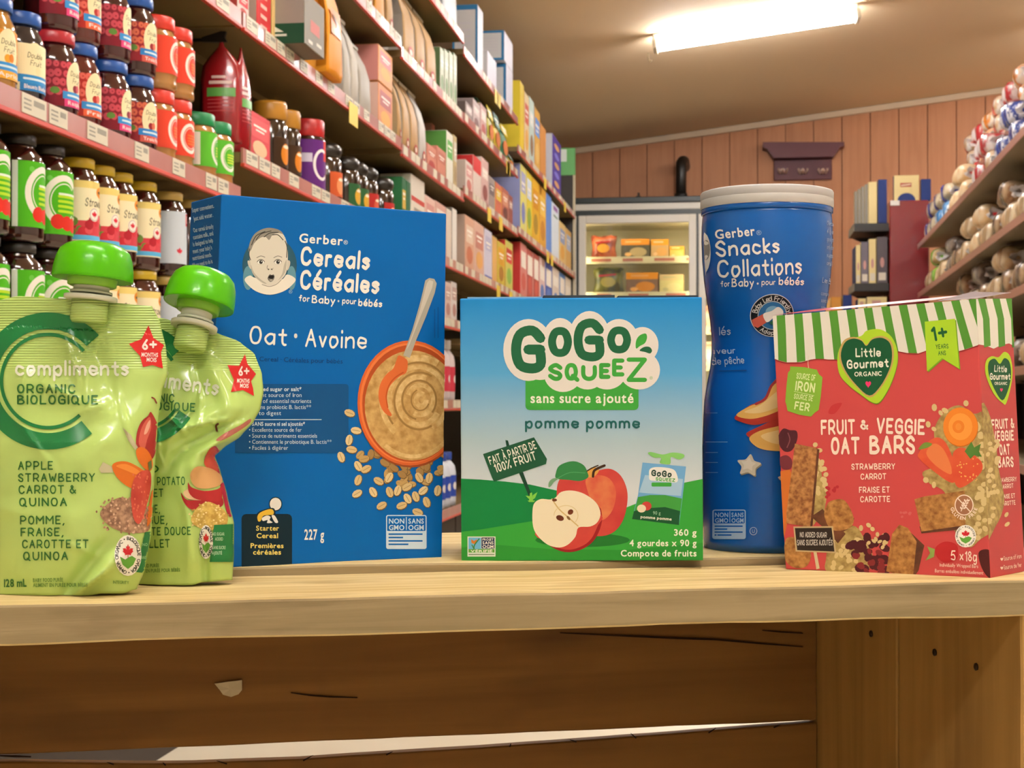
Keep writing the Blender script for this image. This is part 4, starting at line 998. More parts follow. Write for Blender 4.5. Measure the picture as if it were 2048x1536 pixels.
frozen_box(1398, 1440, S4, .16, ('d8d8cc', 'e0b8a0', 'c8d8d8', 'd88a70'), 'whitish frozen carton behind the right freezer door, fourth shelf')
frozen_box(1130, 1152, S1, .15, ('b87a60', 'c05a4c', 'd8a888', 'e0c8b0'), 'rusty frozen carton behind the left freezer door, top shelf')
frozen_box(1130, 1152, S2, .15, ('a86a5c', 'b8504c', 'd0a080', 'e0c8b0'), 'rusty frozen carton behind the left freezer door, second shelf')
# vent pipe over the freezer
a = ony(1362, 400, FY+.3); b = ony(1362, 330, FY+.3)
m = MB(); P = [Vector((a.x, FY+.3, FT+.011)), Vector((a.x, FY+.3, b.z-.02)), Vector((a.x, FY+.31, b.z+.012)), Vector((a.x+.01, FY+.34, b.z+.033)), Vector((a.x+.018, FY+.40, b.z+.042)), Vector((a.x+.018, YB-.014, b.z+.043))]
m.tube(P, .038, mat('17130f', .4, .5), 14); m.lathe([(.044, 0), (.044, .03)], mat('17130f', .4), 16, (a.x, FY+.3, FT+.04)); tag(m.build('vent_pipe'), 'black elbow pipe rising from the freezer top into the wall', 'pipe')
p = ony(1277, 400, FY+.3); m = MB(); m.box((p.x-.02, FY+.26, FT+.011), (p.x+.02, FY+.34, FT+.055), mat('3a3228', .5), .008); m.lathe([(.008, 0), (.008, .03)], mat('3a3228', .5), 8, (p.x, FY+.3, FT+.05)); tag(m.build('junction_box'), 'small dark box on the freezer top left of the pipe', 'box')

# ------------------------------------------------------------------ maroon end display with snack cartons
DY = 9.78
x0, x1 = ony(1779, 400, DY).x, ony(1858, 400, DY).x; zt = ony(1800, 401, DY).z
t = thing('display_stand', 'glossy maroon display stand with black side trays beside the bread rack', 'display stand', (x0, DY, 0))
m = MB(); m.box((0, 0, 0), (x1-x0, .5, zt), mat('782428', .22, .6, coat=.6), .006); m.build('end_panel', t)
BLK = mat('1d1a18', .5)
for y in (462, 582):
    z = ony(1740, y, DY).z; wl = x0-ony(1709, y, DY).x
    m = MB(); m.box((-wl, .02, z), (-.002, .44, z+.02), BLK); m.box((-wl, .015, z+.0), (-.002, .0195, z+.05), BLK, .002); m.box((-wl-.004, .02, z), (-wl, .44, z+.05), mat('8a8070', .4)); tr = m.build('tray', t)
    m = MB(); m.prism([(-wl*.9, z-.001), (-.002, z-.001), (-.002, z-.09)], .008, BLK, 'xz', .43); m.build('bracket', tr)
m = MB(); m.box((-.215, .02, 0), (-.002, .46, ony(1740, 640, DY).z), BLK, .004); m.build('lower_shelf', t)
m = MB(); m.box((.005, -.006, zt-.03), (.06, -.001, zt+.0), mat('d8d4cc', .5)); m.build('price_tag', t)
def pcart(xa, xb, ybot, ytop, front, side, label, Y=DY, d=.06, deco=None, z=None):
    assert label not in USED; USED.add(label)
    a = ony(xa, ybot, Y); b = ony(xb, ybot, Y); c = ony(xa, ytop, Y); z = a.z if z is None else z; h = c.z-z; w = b.x-a.x
    m = MB(); m.box((-w/2, 0, 0), (w/2, d, h), ink(front), .002, {'+x': ink(side), '-x': ink(side)}); o = m.build('pasta_carton', loc=((a.x+b.x)/2, Y, z)); tag(o, label, 'carton')
    if deco:
        A = Art(lambda x, y, off: Vector(((x-.5)*w, -.0004-off*25, (1-y)*h)), o); deco(A); A.done()
NV = '27386f'; CRM = 'd8c48c'
def dp(A):
    A.rect('label_print', ink('a8584c'), .25, .3, .7, .46); A.line('label_print', ink('e0d0b0'), [(.3, .4), (.66, .36)], .04); A.ell('label_print', ink(NV), .5, 1.0, .36, .3, n=24, a0=180, a1=360)
pcart(1788, 1838, 401, 351, CRM, NV, 'cream carton with a navy dome standing on the maroon stand', DY+.02, deco=dp, z=zt+.001)
pcart(1842, 1862, 401, 358, NV, CRM, 'navy carton right of the cream one on the maroon stand', DY+.03, z=zt+.001)
zz = ony(1740, 462, DY).z+.021
for i in range(7):
    pcart(1756-i*6, 1774-i*6, 446, 359+i*4.6, NV, CRM, f'narrow cream and navy carton on the upper black tray, {ORD[i]} from the front', DY+.03+i*.056, .05, z=zz)
for i in range(5):
    pcart(1737-i*7, 1754-i*7, 446, 364+i*4.6, CRM if i == 0 else '9a9488', CRM, f'cream pasta carton on the upper black tray, {ORD[i]} in the left row', DY+.03+i*.056, .05, z=zz)
zz = ony(1740, 582, DY).z+.021
for i, (xa, xb, yt, f, s) in enumerate(((1754, 1775, 474, '5a5458', CRM), (1738, 1752, 478, CRM, '6a646c'), (1722, 1737, 484, '6a646c', CRM), (1712, 1721, 490, CRM, NV))):
    pcart(xa, xb, 560, yt, f, s, f'tall dark and cream carton on the lower black tray, {ORD[i]} from the maroon panel', DY+.03, .3, z=zz,
          deco=lambda A: (A.rect('label_print', ink('cfc6b4'), .15, .7, .85, .85), A.ell('label_print', ink('b88a84'), .5, .5, .2, .1)))
zz = ony(1740, 640, DY).z+.001
for i, (xa, xb, yt, f) in enumerate(((1734, 1774, 594, CRM), (1716, 1732, 597, CRM))):
    pcart(xa, xb, 640, yt, f, NV, f'cream carton under the lower black tray, {("right", "left")[i]} one', DY+.03, .2, z=zz, deco=lambda A: A.rect('label_print', ink('b88c84'), .25, .15, .7, .4))
m = MB(); z_ = ony(1680, 640, DY+.2).z
for i, (xa, xb, yt, f) in enumerate(((1686, 1704, 590, NV), (1662, 1683, 594, 'c88a3c'), (1645, 1661, 600, 'd8a860'))):
    pcart(xa, xb, 640, yt, f, CRM, ('navy', 'orange', 'sand coloured')[i] + ' carton on the low table by the panelled wall', DY+.25, .2)
a, b = ony(1640, 640, DY+.2), ony(1700, 640, DY+.2)
tb = thing('low_table', 'plain low wooden table against the panelled wall behind the canister', 'table', (0, DY+.2, 0))
tz = ony(1650, 640, DY+.25).z
m = MB(); m.box((a.x, 0, tz-.035), (b.x, .4, tz-.001), mat('8a5a34', .5), .003); m.build('table_top', tb)
for sx in (a.x+.01, b.x-.04):
    for sy in (.01, .36):
        m = MB(); m.box((sx, sy, 0), (sx+.03, sy+.03, tz-.035), mat('7a4e2c', .5)); m.build('leg', tb)

# ------------------------------------------------------------------ bread rack along the right
PH = R(1.72)
rk = thing('bread_rack', 'long metal bread rack with loaded shelves beside the maroon display stand', 'rack', (0, 0, 0), -PH)
def RK(lat, u, z): return Vector((lat*math.cos(PH)+u*math.sin(PH), u*math.cos(PH)-lat*math.sin(PH), HC+z))
SHB = mat('86785e', .5, .4); SHR = mat('9c6a58', .4, .5)
u0, u1 = 4.2, 9.72
RS = [(1.0, 1.172, .45), (.85, .935, .60), (.85, .637, .60), (.85, .385, .60), (.85, .10, .60), (.85, -.25, .60)]
for i, (lat, z, dp_) in enumerate(RS):
    ue = u1
    m = MB(); m.box((lat+.004, u0, HC+z+.005), (lat+dp_, ue, HC+z+.02), SHB); s = m.build('shelf', rk)
    m = MB(); m.box((lat-.002, u0, HC+z-.008), (lat+.003, ue, HC+z+.024), SHR, .001); m.build('price_rail', s)
    for u in (5.2, 6.8, 8.4):
        m = MB(); m.prism([(lat+dp_, HC+z+.005), (lat+dp_, HC+z-.06), (lat+dp_-.03, HC+z-.05), (lat+dp_-.2, HC+z+.005)], .006, mat('3a3024', .5), 'xz', u); m.build('bracket', s)
m = MB(); m.box((1.452, u0, 0), (1.47, u1, HC+1.5), mat('2e271e', .8)); m.build('back_panel', rk)  # darkened colour stands in for the shade behind the loaves
for u in (u0, 6.8, u1-.04):
    m = MB(); m.box((1.42, u, 0), (1.451, u+.04, HC+1.5), mat('3a3228', .6)); m.build('upright', rk)
def loaf_kind(c1, c2, band, seed, L=.255, w=.115, h=.115, tail=True, scale=16, sharp=.08, knob=5):
    def f():
        t = thing('bread_bag', 'x', 'bread'); rnd = random.Random(seed); m = MB(); n, k_ = 16, 16; vs = []; fs = []
        ph = [rnd.uniform(0, 6.28) for _ in range(6)]
        def P(i, k, grow=0.0):
            tt = i/n; q = 2*math.pi*k/k_
            e = (1-abs(2*tt-1)**3.2)**.45 if 0 < tt < 1 else .1
            lump = 1+.05*math.sin(knob*math.pi*2*tt+ph[0])+.045*math.sin(3*q+ph[1]+4*tt)+.03*math.sin(5*q+ph[2]-7*tt)
            x = w/2*e*lump*math.copysign(abs(math.cos(q))**.75, math.cos(q)); z = h/2*e*lump*math.copysign(abs(math.sin(q))**.75, math.sin(q))
            return Vector((x*(1+grow), (tt-.5)*L, max(h/2*.97+z*(1+grow), .0005)))
        for i in range(n+1):
            for k in range(k_): vs.append(P(i, k))
        for i in range(n):
            for k in range(k_): fs.append((i*k_+k, i*k_+(k+1) % k_, (i+1)*k_+(k+1) % k_, (i+1)*k_+k))
        body = mat(c1, .38, .5, coat=.12, noise=(scale, c2, sharp))
        m.add(vs, fs, body, True); m.add(vs[:k_], [tuple(range(k_))], body); m.add(vs[-k_:], [tuple(range(k_))], body); m.build('loaf', t)
        if band:
            m = MB(); vs = []; fs = []; rows = [4, 5, 6, 7, 8]
            for i in rows:
                for k in range(k_): vs.append(P(i, k, .02))
            for j in range(len(rows)-1):
                for k in range(k_): fs.append((j*k_+k, j*k_+(k+1) % k_, (j+1)*k_+(k+1) % k_, (j+1)*k_+k))
            m.add(vs, fs, mat(band, .25, .5, coat=.4), True); m.build('printed_band', t)
        if tail:
            m = MB(); k2 = 10; vs = []; fs = []
            for j, (r, y) in enumerate(((.03, -.49), (.012, -.525), (.009, -.545), (.022, -.58), (.034, -.62))):
                for k in range(k2):
                    q = 2*math.pi*k/k2; rr = r*(1+.3*math.sin(3*q+seed+j)); vs.append((rr*math.cos(q), y*L, h*.45+rr*math.sin(q)*.8))
            for j in range(4):
                for k in range(k2): fs.append((j*k2+k, j*k2+(k+1) % k2, (j+1)*k2+(k+1) % k2, (j+1)*k2+k))
            m.add(vs, fs, mat('ddd6d2', .2, .6, coat=.4), True); m.build('twisted_end', t)
            m = MB(); m.box((-.014, -.548*L, h*.45-.012), (.014, -.535*L, h*.45+.012), mat(band or 'c83a3a', .4), .002); m.build('bag_clip', t)
        return t
    return Kind(f)
LRED = loaf_kind('e2d8d4', 'b8363c', 'c03a40', 1, knob=3); LWHT = loaf_kind('e4ded4', 'd0a878', 'd86a5c', 2, sharp=.1); LORA = loaf_kind('e6dccc', 'd8863c', 'e0883a', 3)
LBUN = loaf_kind('d8b07c', 'e8d4b0', None, 4, knob=4, sharp=.15); LBLU = loaf_kind('a89474', 'c8bca0', '2b3f9a', 5, knob=3); LSPK = loaf_kind('d8d4d8', '2c3a78', '3a4a94', 6, scale=40, sharp=.04)
LTAN = loaf_kind('b8966c', 'd8c8a8', 'b89a74', 7, sharp=.12); LBRN = loaf_kind('7a5638', 'b09878', '6a584c', 8, sharp=.1); LDRK = loaf_kind('4a3a30', '8a7a6c', '8a8078', 9, sharp=.08)
LGRN = loaf_kind('b0905c', 'd8c49c', '7ab038', 10); LROS = loaf_kind('b84448', 'd89a90', None, 11, L=.16, w=.1, h=.09, sharp=.1); LSKY = loaf_kind('d0d8e0', '3a88c4', '2f7ab8', 12, sharp=.06)
CLR = {LRED: 'white and red', LWHT: 'white', LORA: 'orange striped', LBUN: 'golden bun', LBLU: 'blue banded brown', LSPK: 'navy speckled', LTAN: 'tan', LBRN: 'brown', LDRK: 'dark rye', LGRN: 'green banded', LROS: 'small rose red', LSKY: 'sky blue'}
def loaves(lat, z, items, shelf, rz=0):
    cnt = {}
    for kd, u, lay, dl, ang in items:
        nm = CLR[kd]; key = (nm, lay); cnt[key] = cnt.get(key, 0)+1
        h = .115
        lb = f'{nm} bread bag, {ORD[cnt[key]-1]} from far end, {shelf}, {("bottom", "middle", "top")[lay]} layer'
        p = RK(lat+.012+dl+.07, u, z+.0205+lay*.117)
        kd.put(p, -PH+R(ang), lb, f'bread bags on the {shelf}', (1, 1, .9) if lay else None)
rnd = random.Random(12)
it = []
for lay, us in ((0, (9.6, 9.33, 9.05, 8.72, 8.38, 8.04, 7.7, 7.36, 7.02, 6.68, 6.34, 6.0)), (1, (9.42, 9.02, 8.66, 8.3, 7.9, 7.52, 7.14, 6.78, 6.4, 6.02)), (2, (9.2, 8.82, 8.45, 8.05, 7.68, 7.3, 6.95, 6.55, 6.15))):
    for j, u in enumerate(us):
        kd = (LRED, LWHT, LORA, LRED, LWHT, LORA)[(j*5+lay*2) % 6]
        if lay < 2 and j == 0 or lay == 0 and j == 1: kd = LROS
        it.append((kd, u, lay, .02+rnd.uniform(0, .015)+lay*.01, rnd.uniform(-12, 12)))
loaves(1.0, 1.172, it, 'high rack shelf')
it = [(LBLU, 9.5, 0, 0, 4), (LBLU, 9.2, 0, .0, -3), (LBLU, 9.34, 1, .0, 5), (LSKY, 8.85, 0, 0, 2), (LSKY, 8.5, 0, 0, -6), (LBLU, 8.98, 1, 0, 0), (LBLU, 8.6, 1, 0, 3), (LBUN, 8.12, 0, 0, 2), (LBUN, 7.75, 0, 0, -3), (LBUN, 7.95, 1, 0, 4),
      (LRED, 7.2, 0, 0, 3), (LWHT, 6.85, 0, 0, -4), (LSPK, 6.45, 0, 0, 4), (LSPK, 6.1, 0, 0, -3), (LSPK, 6.3, 1, 0, 3), (LRED, 7.02, 1, 0, 3)]
loaves(.85, .935, it, 'second rack shelf')
it = [(LTAN, 9.45, 0, 0, 2), (LGRN, 9.1, 0, 0, 3), (LGRN, 9.15, 1, 0, -5), (LTAN, 8.75, 0, 0, 0), (LDRK, 8.4, 0, .01, -5), (LDRK, 8.5, 1, .02, 3), (LBRN, 8.05, 0, 0, 4), (LTAN, 7.7, 0, 0, -4), (LTAN, 7.6, 1, 0, 5), (LBUN, 7.3, 0, 0, 0), (LTAN, 6.95, 0, 0, 5), (LBRN, 6.6, 0, 0, -3), (LTAN, 6.25, 0, 0, 3), (LBUN, 7.15, 1, 0, 4), (LBRN, 6.4, 1, 0, 0), (LTAN, 5.9, 0, 0, 1)]
loaves(.85, .637, it, 'third rack shelf')
it = [(LDRK, 9.4, 0, .02, 0), (LRED, 8.45, 0, 0, 3), (LDRK, 8.1, 0, 0, 5), (LWHT, 7.75, 0, 0, -3), (LBRN, 7.4, 0, 0, 4), (LBRN, 7.05, 0, 0, -4), (LDRK, 7.2, 1, 0, 2), (LTAN, 6.7, 0, 0, 3), (LBRN, 6.35, 0, 0, -3), (LTAN, 6.5, 1, 0, 5), (LBRN, 6.0, 0, 0, 2), (LDRK, 8.8, 0, .02, 4), (LBRN, 7.9, 1, .01, 3)]
loaves(.85, .385, it, 'lowest seen rack shelf')
it = [(LBRN, 7.2, 0, 0, 3), (LTAN, 6.85, 0, 0, -3), (LBRN, 6.5, 0, 0, 3), (LDRK, 6.15, 0, 0, -3), (LTAN, 5.8, 0, 0, 2)]
loaves(.85, .10, it, 'rack shelf over the oat bars')

# ------------------------------------------------------------------ the wooden crate the goods stand on
ZF, ZB = HC-.085, HC-.081
pr = on_z(2048, 1162, ZF); pl = on_z(0, 1212, ZF)
d_ = (pr-pl).normalized(); CA = math.atan2(d_.y, d_.x)
ex = Vector((math.cos(CA), math.sin(CA), 0)); ey = Vector((-math.sin(CA), math.cos(CA), 0))
org = pr + ex*.02; org.z = 0
cr = thing('wooden_crate', 'rough pine crate on its side used as a stand, with slatted back', 'crate', org, CA)
LT = ('dac48e', 'bfa268', '9c7c48'); GR = ('b59872', '8f7a5c', '7a6246')
PALE = [wood(*LT, 2.4, .7, 'X', k) for k in range(2)]; SAWN = wood('988664', '847453', '54422a', 2.2, .85, 'X', 5, .5)
BRN = [wood('7c5624', '6a4619', '452c10', 1, .7, 'X', 7+k) for k in range(3)]; VERT = [wood('ae874a', '98743e', '6c4e28', 1, .7, 'Z', 11+k) for k in range(3)]  # BRN: old brown lumber, darkened further to carry the shade inside the crate
def plank(lo, hi, m, rough=.0008, seed=0, axis=0, end=None, bow=None, seg=40, fm=None):
    """sawn board with slightly uneven edges; bow(t) lifts its upper edge"""
    rnd = random.Random(seed); lo = Vector(lo); hi = Vector(hi); a = axis; i, j = [k for k in range(3) if k != a]
    mb_ = MB(); rows = []; b = .0009
    for s in range(seg+1):
        t = s/seg; q = []
        n1, n2, n3, n4 = (rough*(noise.noise(Vector((t*9+seed*7, k*3.3, seed)))+.5*noise.noise(Vector((t*40+seed, k*5.1, 2)))) for k in range(4))
        for (u, w) in ((0, 0), (1, 0), (1, 1), (0, 1)):
            for e in ((0, b), (b, 0)) if (u+w) % 2 == 0 else ((b, 0), (0, b)):
                p = [0, 0, 0]; p[a] = lo[a]+(hi[a]-lo[a])*t
                p[i] = (hi[i]-e[0] if u else lo[i]+e[0]) + (n1 if u else n2)
                p[j] = (hi[j]-e[1] if w else lo[j]+e[1]) + ((n3 if w else n4) + (bow(t) if bow and w else 0))
                q.append(tuple(p))
        rows.append(q)
    fm = fm or m
    for s in range(seg):
        for k in range(8): mb_.add([rows[s][k], rows[s][(k+1) % 8], rows[s+1][(k+1) % 8], rows[s+1][k]], [(0, 1, 2, 3)], fm if k in (6, 7) else m)
    mb_.add(rows[0], [tuple(range(8))], m); mb_.add(rows[-1], [tuple(range(8))], m)
    return mb_
WX = -.66
TH = .0162
plank((WX, 0, ZF-TH), (.0, .0915, ZF), PALE[0], .0007, 1, fm=SAWN).build('top_board', cr)
plank((WX, .0918, ZB-TH), (-.001, .192, ZB), PALE[1], .0005, 2, fm=SAWN).build('top_board', cr)
plank((WX, .1925, ZB-TH-.001), (-.0005, .283, ZB-.001), PALE[0], .0006, 3).build('top_board', cr)
zt_ = ZF-TH-.0006
# end panels of upright boards, back slats between them
for side, xa in ((0, -.0205), (1, WX+.002)):
    plank((xa, .002, .012), (xa+.0185, .1345, zt_), VERT[0], .0006, 5+side, 2).build('end_board', cr)
    plank((xa, .1372, .012), (xa+.0185, .2665, zt_), VERT[1], .0006, 8+side, 2).build('end_board', cr)
xr = -.0212
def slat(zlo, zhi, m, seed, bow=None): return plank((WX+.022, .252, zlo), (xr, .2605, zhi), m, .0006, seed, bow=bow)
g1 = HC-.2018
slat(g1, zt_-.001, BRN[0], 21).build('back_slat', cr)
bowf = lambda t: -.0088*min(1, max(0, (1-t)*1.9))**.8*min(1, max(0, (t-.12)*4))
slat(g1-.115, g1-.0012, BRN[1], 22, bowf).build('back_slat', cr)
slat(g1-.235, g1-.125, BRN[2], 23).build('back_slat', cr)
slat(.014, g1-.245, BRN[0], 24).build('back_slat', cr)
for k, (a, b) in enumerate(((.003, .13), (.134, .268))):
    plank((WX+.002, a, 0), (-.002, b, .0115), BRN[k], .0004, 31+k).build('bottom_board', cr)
def onb(x, y, yy):                                          # point of the crate seen at x, y on the plane local y = yy
    o = CAM-org; r = at(x, y, 1)-CAM
    t = (yy-o.dot(ey))/r.dot(ey); p = o+r*t
    return Vector((p.dot(ex), yy, p.z))
DKW = mat('2a1a10', .9, .1)
def crack(pts, w, name='split'):
    P = [onb(x, y, .2508) for x, y in pts]; m = MB(); n = len(P); vs = []
    for i, p in enumerate(P):
        h = w*math.sin(math.pi*min(max((i+.15)/(n-.7), 0.05), .97))**.5/2
        vs += [p+Vector((0, 0, h)), p-Vector((0, 0, h)), p+Vector((0, .0015, h)), p+Vector((0, .0015, -h))]
    for i in range(n-1):
        k = 4*i; m.add([vs[k], vs[k+1], vs[k+5], vs[k+4]], [(0, 1, 2, 3)], DKW); m.add([vs[k], vs[k+4], vs[k+6], vs[k+2]], [(0, 1, 2, 3)], DKW); m.add([vs[k+1], vs[k+3], vs[k+7], vs[k+5]], [(0, 1, 2, 3)], DKW)
    m.build(name, cr)
crack([(1120, 1266), (1230, 1271), (1340, 1276), (1430, 1279), (1520, 1287), (1606, 1294)], .0012)
crack([(1525, 1261), (1560, 1264), (1606, 1267)], .0008)
crack([(582, 1386), (620, 1391), (660, 1394), (715, 1396)], .0008)
crack([(0, 1512), (30, 1513), (62, 1514)], .001)
# splinters on the slot edges
m = MB(); rnd = random.Random(4)
for x in (225, 330, 450, 610, 775, 1020, 1150, 1270, 1420, 1550):
    p = onb(x, 1446 if x > 600 else 1474, .2515); p.z = g1-.0016+bowf((p.x-WX-.022)/(xr-WX-.022))
    q = Vector((rnd.uniform(-.004, .004), -.001, rnd.uniform(.001, .0022)))
    m.tube([p-q*.3, p+q*.6, p+q*1.4], [.0005, .0004, .0001], DKW, 5)
m.build('splinters', cr)['kind'] = 'stuff'
# torn paper left on the slat
m = MB(); P = [onb(x, y, .2506) for x, y in ((429, 1367), (455, 1363), (484, 1360), (484, 1379), (477, 1388), (462, 1393), (446, 1389), (440, 1380))]
Q = [p+Vector((0, -.0008-.0007*(k % 2), 0)) for k, p in enumerate(P)]
c = sum(Q, Vector())/8
m.add(Q+[c], [(k, (k+1) % 8, 8) for k in range(8)], mat('b9ab8c', .8)); m.add(P+Q, [(k, (k+1) % 8, 8+(k+1) % 8, 8+k) for k in range(8)], mat('b9ab8c', .8))
m.build('paper_scrap', cr)['label'] = 'torn scrap of pale paper stuck to the back slat'
# nails in the end boards
m = None
for y_, z_ in ((.045, .118), (.09, .118), (.05, .33), (.1, .33), (.17, .12), (.235, .12)):
    m = MB(); m.lathe([(.0019, 0), (.0019, .0008), (.001, .0012)], mat('3a2a1c', .5, metal=.6), 8, (-.0206, y_, ZF-z_+.07), Matrix.Rotation(R(-90), 3, 'Y')); m.build('nail', cr)

# ------------------------------------------------------------------ cartons on the crate
def homog(q):
    """photo corners (bottom left, bottom right, top right, top left) -> unit square, as a function"""
    import numpy as np
    A = []; b = []
    for (x, y), (u, v) in zip(q, ((0, 0), (1, 0), (1, 1), (0, 1))):
        A += [[x, y, 1, 0, 0, 0, -u*x, -u*y], [0, 0, 0, x, y, 1, -v*x, -v*y]]; b += [u, v]
    h = list(np.linalg.solve(np.array(A, float), np.array(b, float)))+[1]
    return lambda x, y: ((h[0]*x+h[1]*y+h[2])/(h[6]*x+h[7]*y+1), (h[3]*x+h[4]*y+h[5])/(h[6]*x+h[7]*y+1))
def clip_unit(H, e=.0):
    """cuts triangles off at the face's edges"""
    def f(t):
        P = list(t)
        if all(-e <= u <= 1+e and -e <= v <= 1+e for u, v in (H(*p) for p in P)): return [t]
        for ax, sg, lim in ((0, 1, 0), (0, -1, -1), (1, 1, 0), (1, -1, -1)):
            Q = []
            for i in range(len(P)):
                a, b = P[i], P[(i+1) % len(P)]
                da, db = H(*a)[ax]*sg-lim, H(*b)[ax]*sg-lim
                if da >= 0: Q.append(a)
                if (da >= 0) != (db >= 0):
                    s_ = da/(da-db); Q.append((a[0]+(b[0]-a[0])*s_, a[1]+(b[1]-a[1])*s_))
            P = Q
            if len(P) < 3: return []
        return [(P[0], P[i], P[i+1]) for i in range(1, len(P)-1)]
    return f
class Hexa:
    """carton from its four front corners and the depth vector; faces carry print given in photo coordinates"""
    def __init__(s, name, label, F, back, fm, sm, tm, b=.0007):
        s.F = F; s.B = [p+v for p, v in zip(F, back)]
        c = (F[0]+F[1])/2; s.org = Vector((c.x, c.y, min(p.z for p in F)))
        s.root = thing(name, label, 'carton', s.org)
        P = [p-s.org for p in s.F+s.B]
        me = bpy.data.meshes.new('carton_body'); bm = bmesh.new(); V = [bm.verts.new(p) for p in P]
        for f, mi in (((0, 1, 2, 3), 0), ((5, 4, 7, 6), 1), ((4, 0, 3, 7), 1), ((1, 5, 6, 2), 1), ((3, 2, 6, 7), 2), ((4, 5, 1, 0), 1)):
            fc = bm.faces.new([V[k] for k in f]); fc.material_index = mi
        bmesh.ops.recalc_face_normals(bm, faces=bm.faces)
        bmesh.ops.bevel(bm, geom=bm.edges[:], offset=b, segments=2, affect='EDGES', profile=.6)
        bm.to_mesh(me); bm.free()
        for m in (fm, sm, tm): me.materials.append(m)
        o = bpy.data.objects.new('carton_body', me); COL.objects.link(o); o.parent = s.root; s.body = o
    def art(s, corners, quad):
        """corners: bottom left, bottom right, top right, top left of the face; quad: the same in the photo"""
        C = [p-s.org for p in corners]; H = homog(quad)
        n = (C[1]-C[0]).cross(C[3]-C[0]).normalized()
        def f(x, y, off): return on_plane(x, y, corners[0], corners[1], corners[3])-s.org+n*(off+.00012)
        return Art(f, s.root, clip_unit(H))
I = ink
def lines(A, part, m, rows, h, font='s', **k):
    for st, x, y, w in rows: A.text(part, m, st, x, y, h, w, font=font, **k)

# ---- blue cereal carton
q = [(413, 1137), (884, 1115), (893, 427), (443, 388)]
def on_plane(x, y, a, b, c):
    n = (b-a).cross(c-a); r = at(x, y, 1)-CAM
    return CAM + r*(n.dot(a-CAM)/n.dot(r))
F = [on_z(413, 1137, ZB), on_z(884, 1115, ZB), None, at(443, 388, .756)]
F[2] = on_plane(893, 427, F[0], F[1], F[3])
b0 = at(382, 404, .786)-F[3]; bb = Vector((b0.x, b0.y, 0))
b0 = on_plane(382, 404, F[0], F[3], F[0]+bb)-F[3]
CB = mat('005ca6', .4, .15)
bx = Hexa('cereal_box', 'tall blue baby oat cereal box with a baby portrait and a bowl of porridge', F, [bb, bb, b0, b0], CB, mat('0a4f8c', .4, .15), mat('1a68ac', .4, .2))
WHI = I('ece7de'); A = bx.art(F, q)
# portrait emblem
A.ell('portrait_emblem', I('2c5566'), 539, 531, 54.5, 59, n=36)
A.ell('portrait_emblem', I('5d8c9c'), 496, 556, 10, 24); A.ell('portrait_emblem', I('5d8c9c'), 583, 556, 9, 24)
SK = I('d5cfc0'); SH1 = I('b3ad9f'); SH2 = I('8c877c'); LN = I('3a3834')
A.poly('portrait_emblem', I('e6e0d2'), [(489, 559), (500, 551), (512, 556), (560, 560), (574, 549), (591, 558), (583, 571), (566, 583), (540, 589.5), (515, 584), (498, 572)], True)
A.poly('portrait_emblem', SK, [(498, 500), (503, 479), (517, 463), (537, 457), (557, 461), (570, 475), (575, 500), (575, 527), (571, 548), (560, 561), (545, 571), (528, 569), (512, 556), (504, 543), (500, 525)], True)
A.poly('portrait_emblem', I('c6c0b2'), [(575, 522), (580, 523), (579, 533), (574, 541)], True); A.poly('portrait_emblem', I('c6c0b2'), [(500, 523), (495, 522), (497, 532), (502, 538)], True)
A.poly('portrait_emblem', SH2, [(497, 503), (500, 484), (511, 466), (533, 456), (556, 459), (566, 468), (556, 466), (545, 470), (538, 480), (531, 474), (520, 476), (508, 487), (502, 500)], True)
for P in ([(503, 490), (512, 472), (530, 463)], [(512, 480), (522, 468), (542, 462)], [(528, 474), (540, 466), (556, 465)], [(545, 470), (556, 470), (566, 480)], [(570, 482), (574, 495), (573, 515)], [(499, 498), (498, 510), (501, 520)]): A.line('portrait_emblem', LN, P, 1.6)
A.poly('portrait_emblem', SH1, [(502, 530), (508, 545), (520, 558), (533, 567), (526, 566), (510, 554), (503, 541)], True); A.poly('portrait_emblem', SH1, [(573, 520), (570, 545), (556, 561), (564, 548), (568, 530)], True)
for cx, s_ in ((521.5, 1), (555.5, 1)):
    A.ell('portrait_emblem', I('bdb7a9'), cx, 524, 8, 5.4); A.ell('portrait_emblem', I('efece4'), cx, 524.5, 6.6, 4); A.ell('portrait_emblem', I('4a4844'), cx+.3, 524.2, 3.8, 4); A.ell('portrait_emblem', I('141312'), cx+.3, 524.4, 2, 2.3); A.ell('portrait_emblem', I('f4f2ec'), cx+1.2, 523, .9)
    A.line('portrait_emblem', LN, [(cx-7.4, 524), (cx-3, 519.6), (cx+3, 519.6), (cx+7.4, 523.5)], 1.2)
    A.line('portrait_emblem', SH2, [(cx-8, 515.5), (cx, 512), (cx+8, 514.5)], 1.6)
A.line('portrait_emblem', SH2, [(535, 531), (534, 536), (537, 540)], 1.3); A.ell('portrait_emblem', LN, 537, 538.5, 1.6, 1.1); A.ell('portrait_emblem', LN, 543, 538.5, 1.6, 1.1); A.line('portrait_emblem', SH2, [(544, 540), (546, 536.5)], 1.2)
A.poly('portrait_emblem', I('6a6660'), [(535, 556), (539, 549), (543, 550), (547, 549), (549, 554), (546, 561), (541, 564), (537, 561)], True); A.poly('portrait_emblem', I('1c1a18'), [(536.5, 555), (540, 551), (547.5, 551.5), (546, 557), (541, 557.5)], True); A.ell('portrait_emblem', I('a09a8e'), 542, 560.5, 3.4, 2)
A.line('portrait_emblem', SH2, [(524, 569), (538, 573), (552, 569), (562, 560)], 1.3)
A.text('portrait_emblem', I('9fc0d8'), '®', 577, 587, 7, font='s')
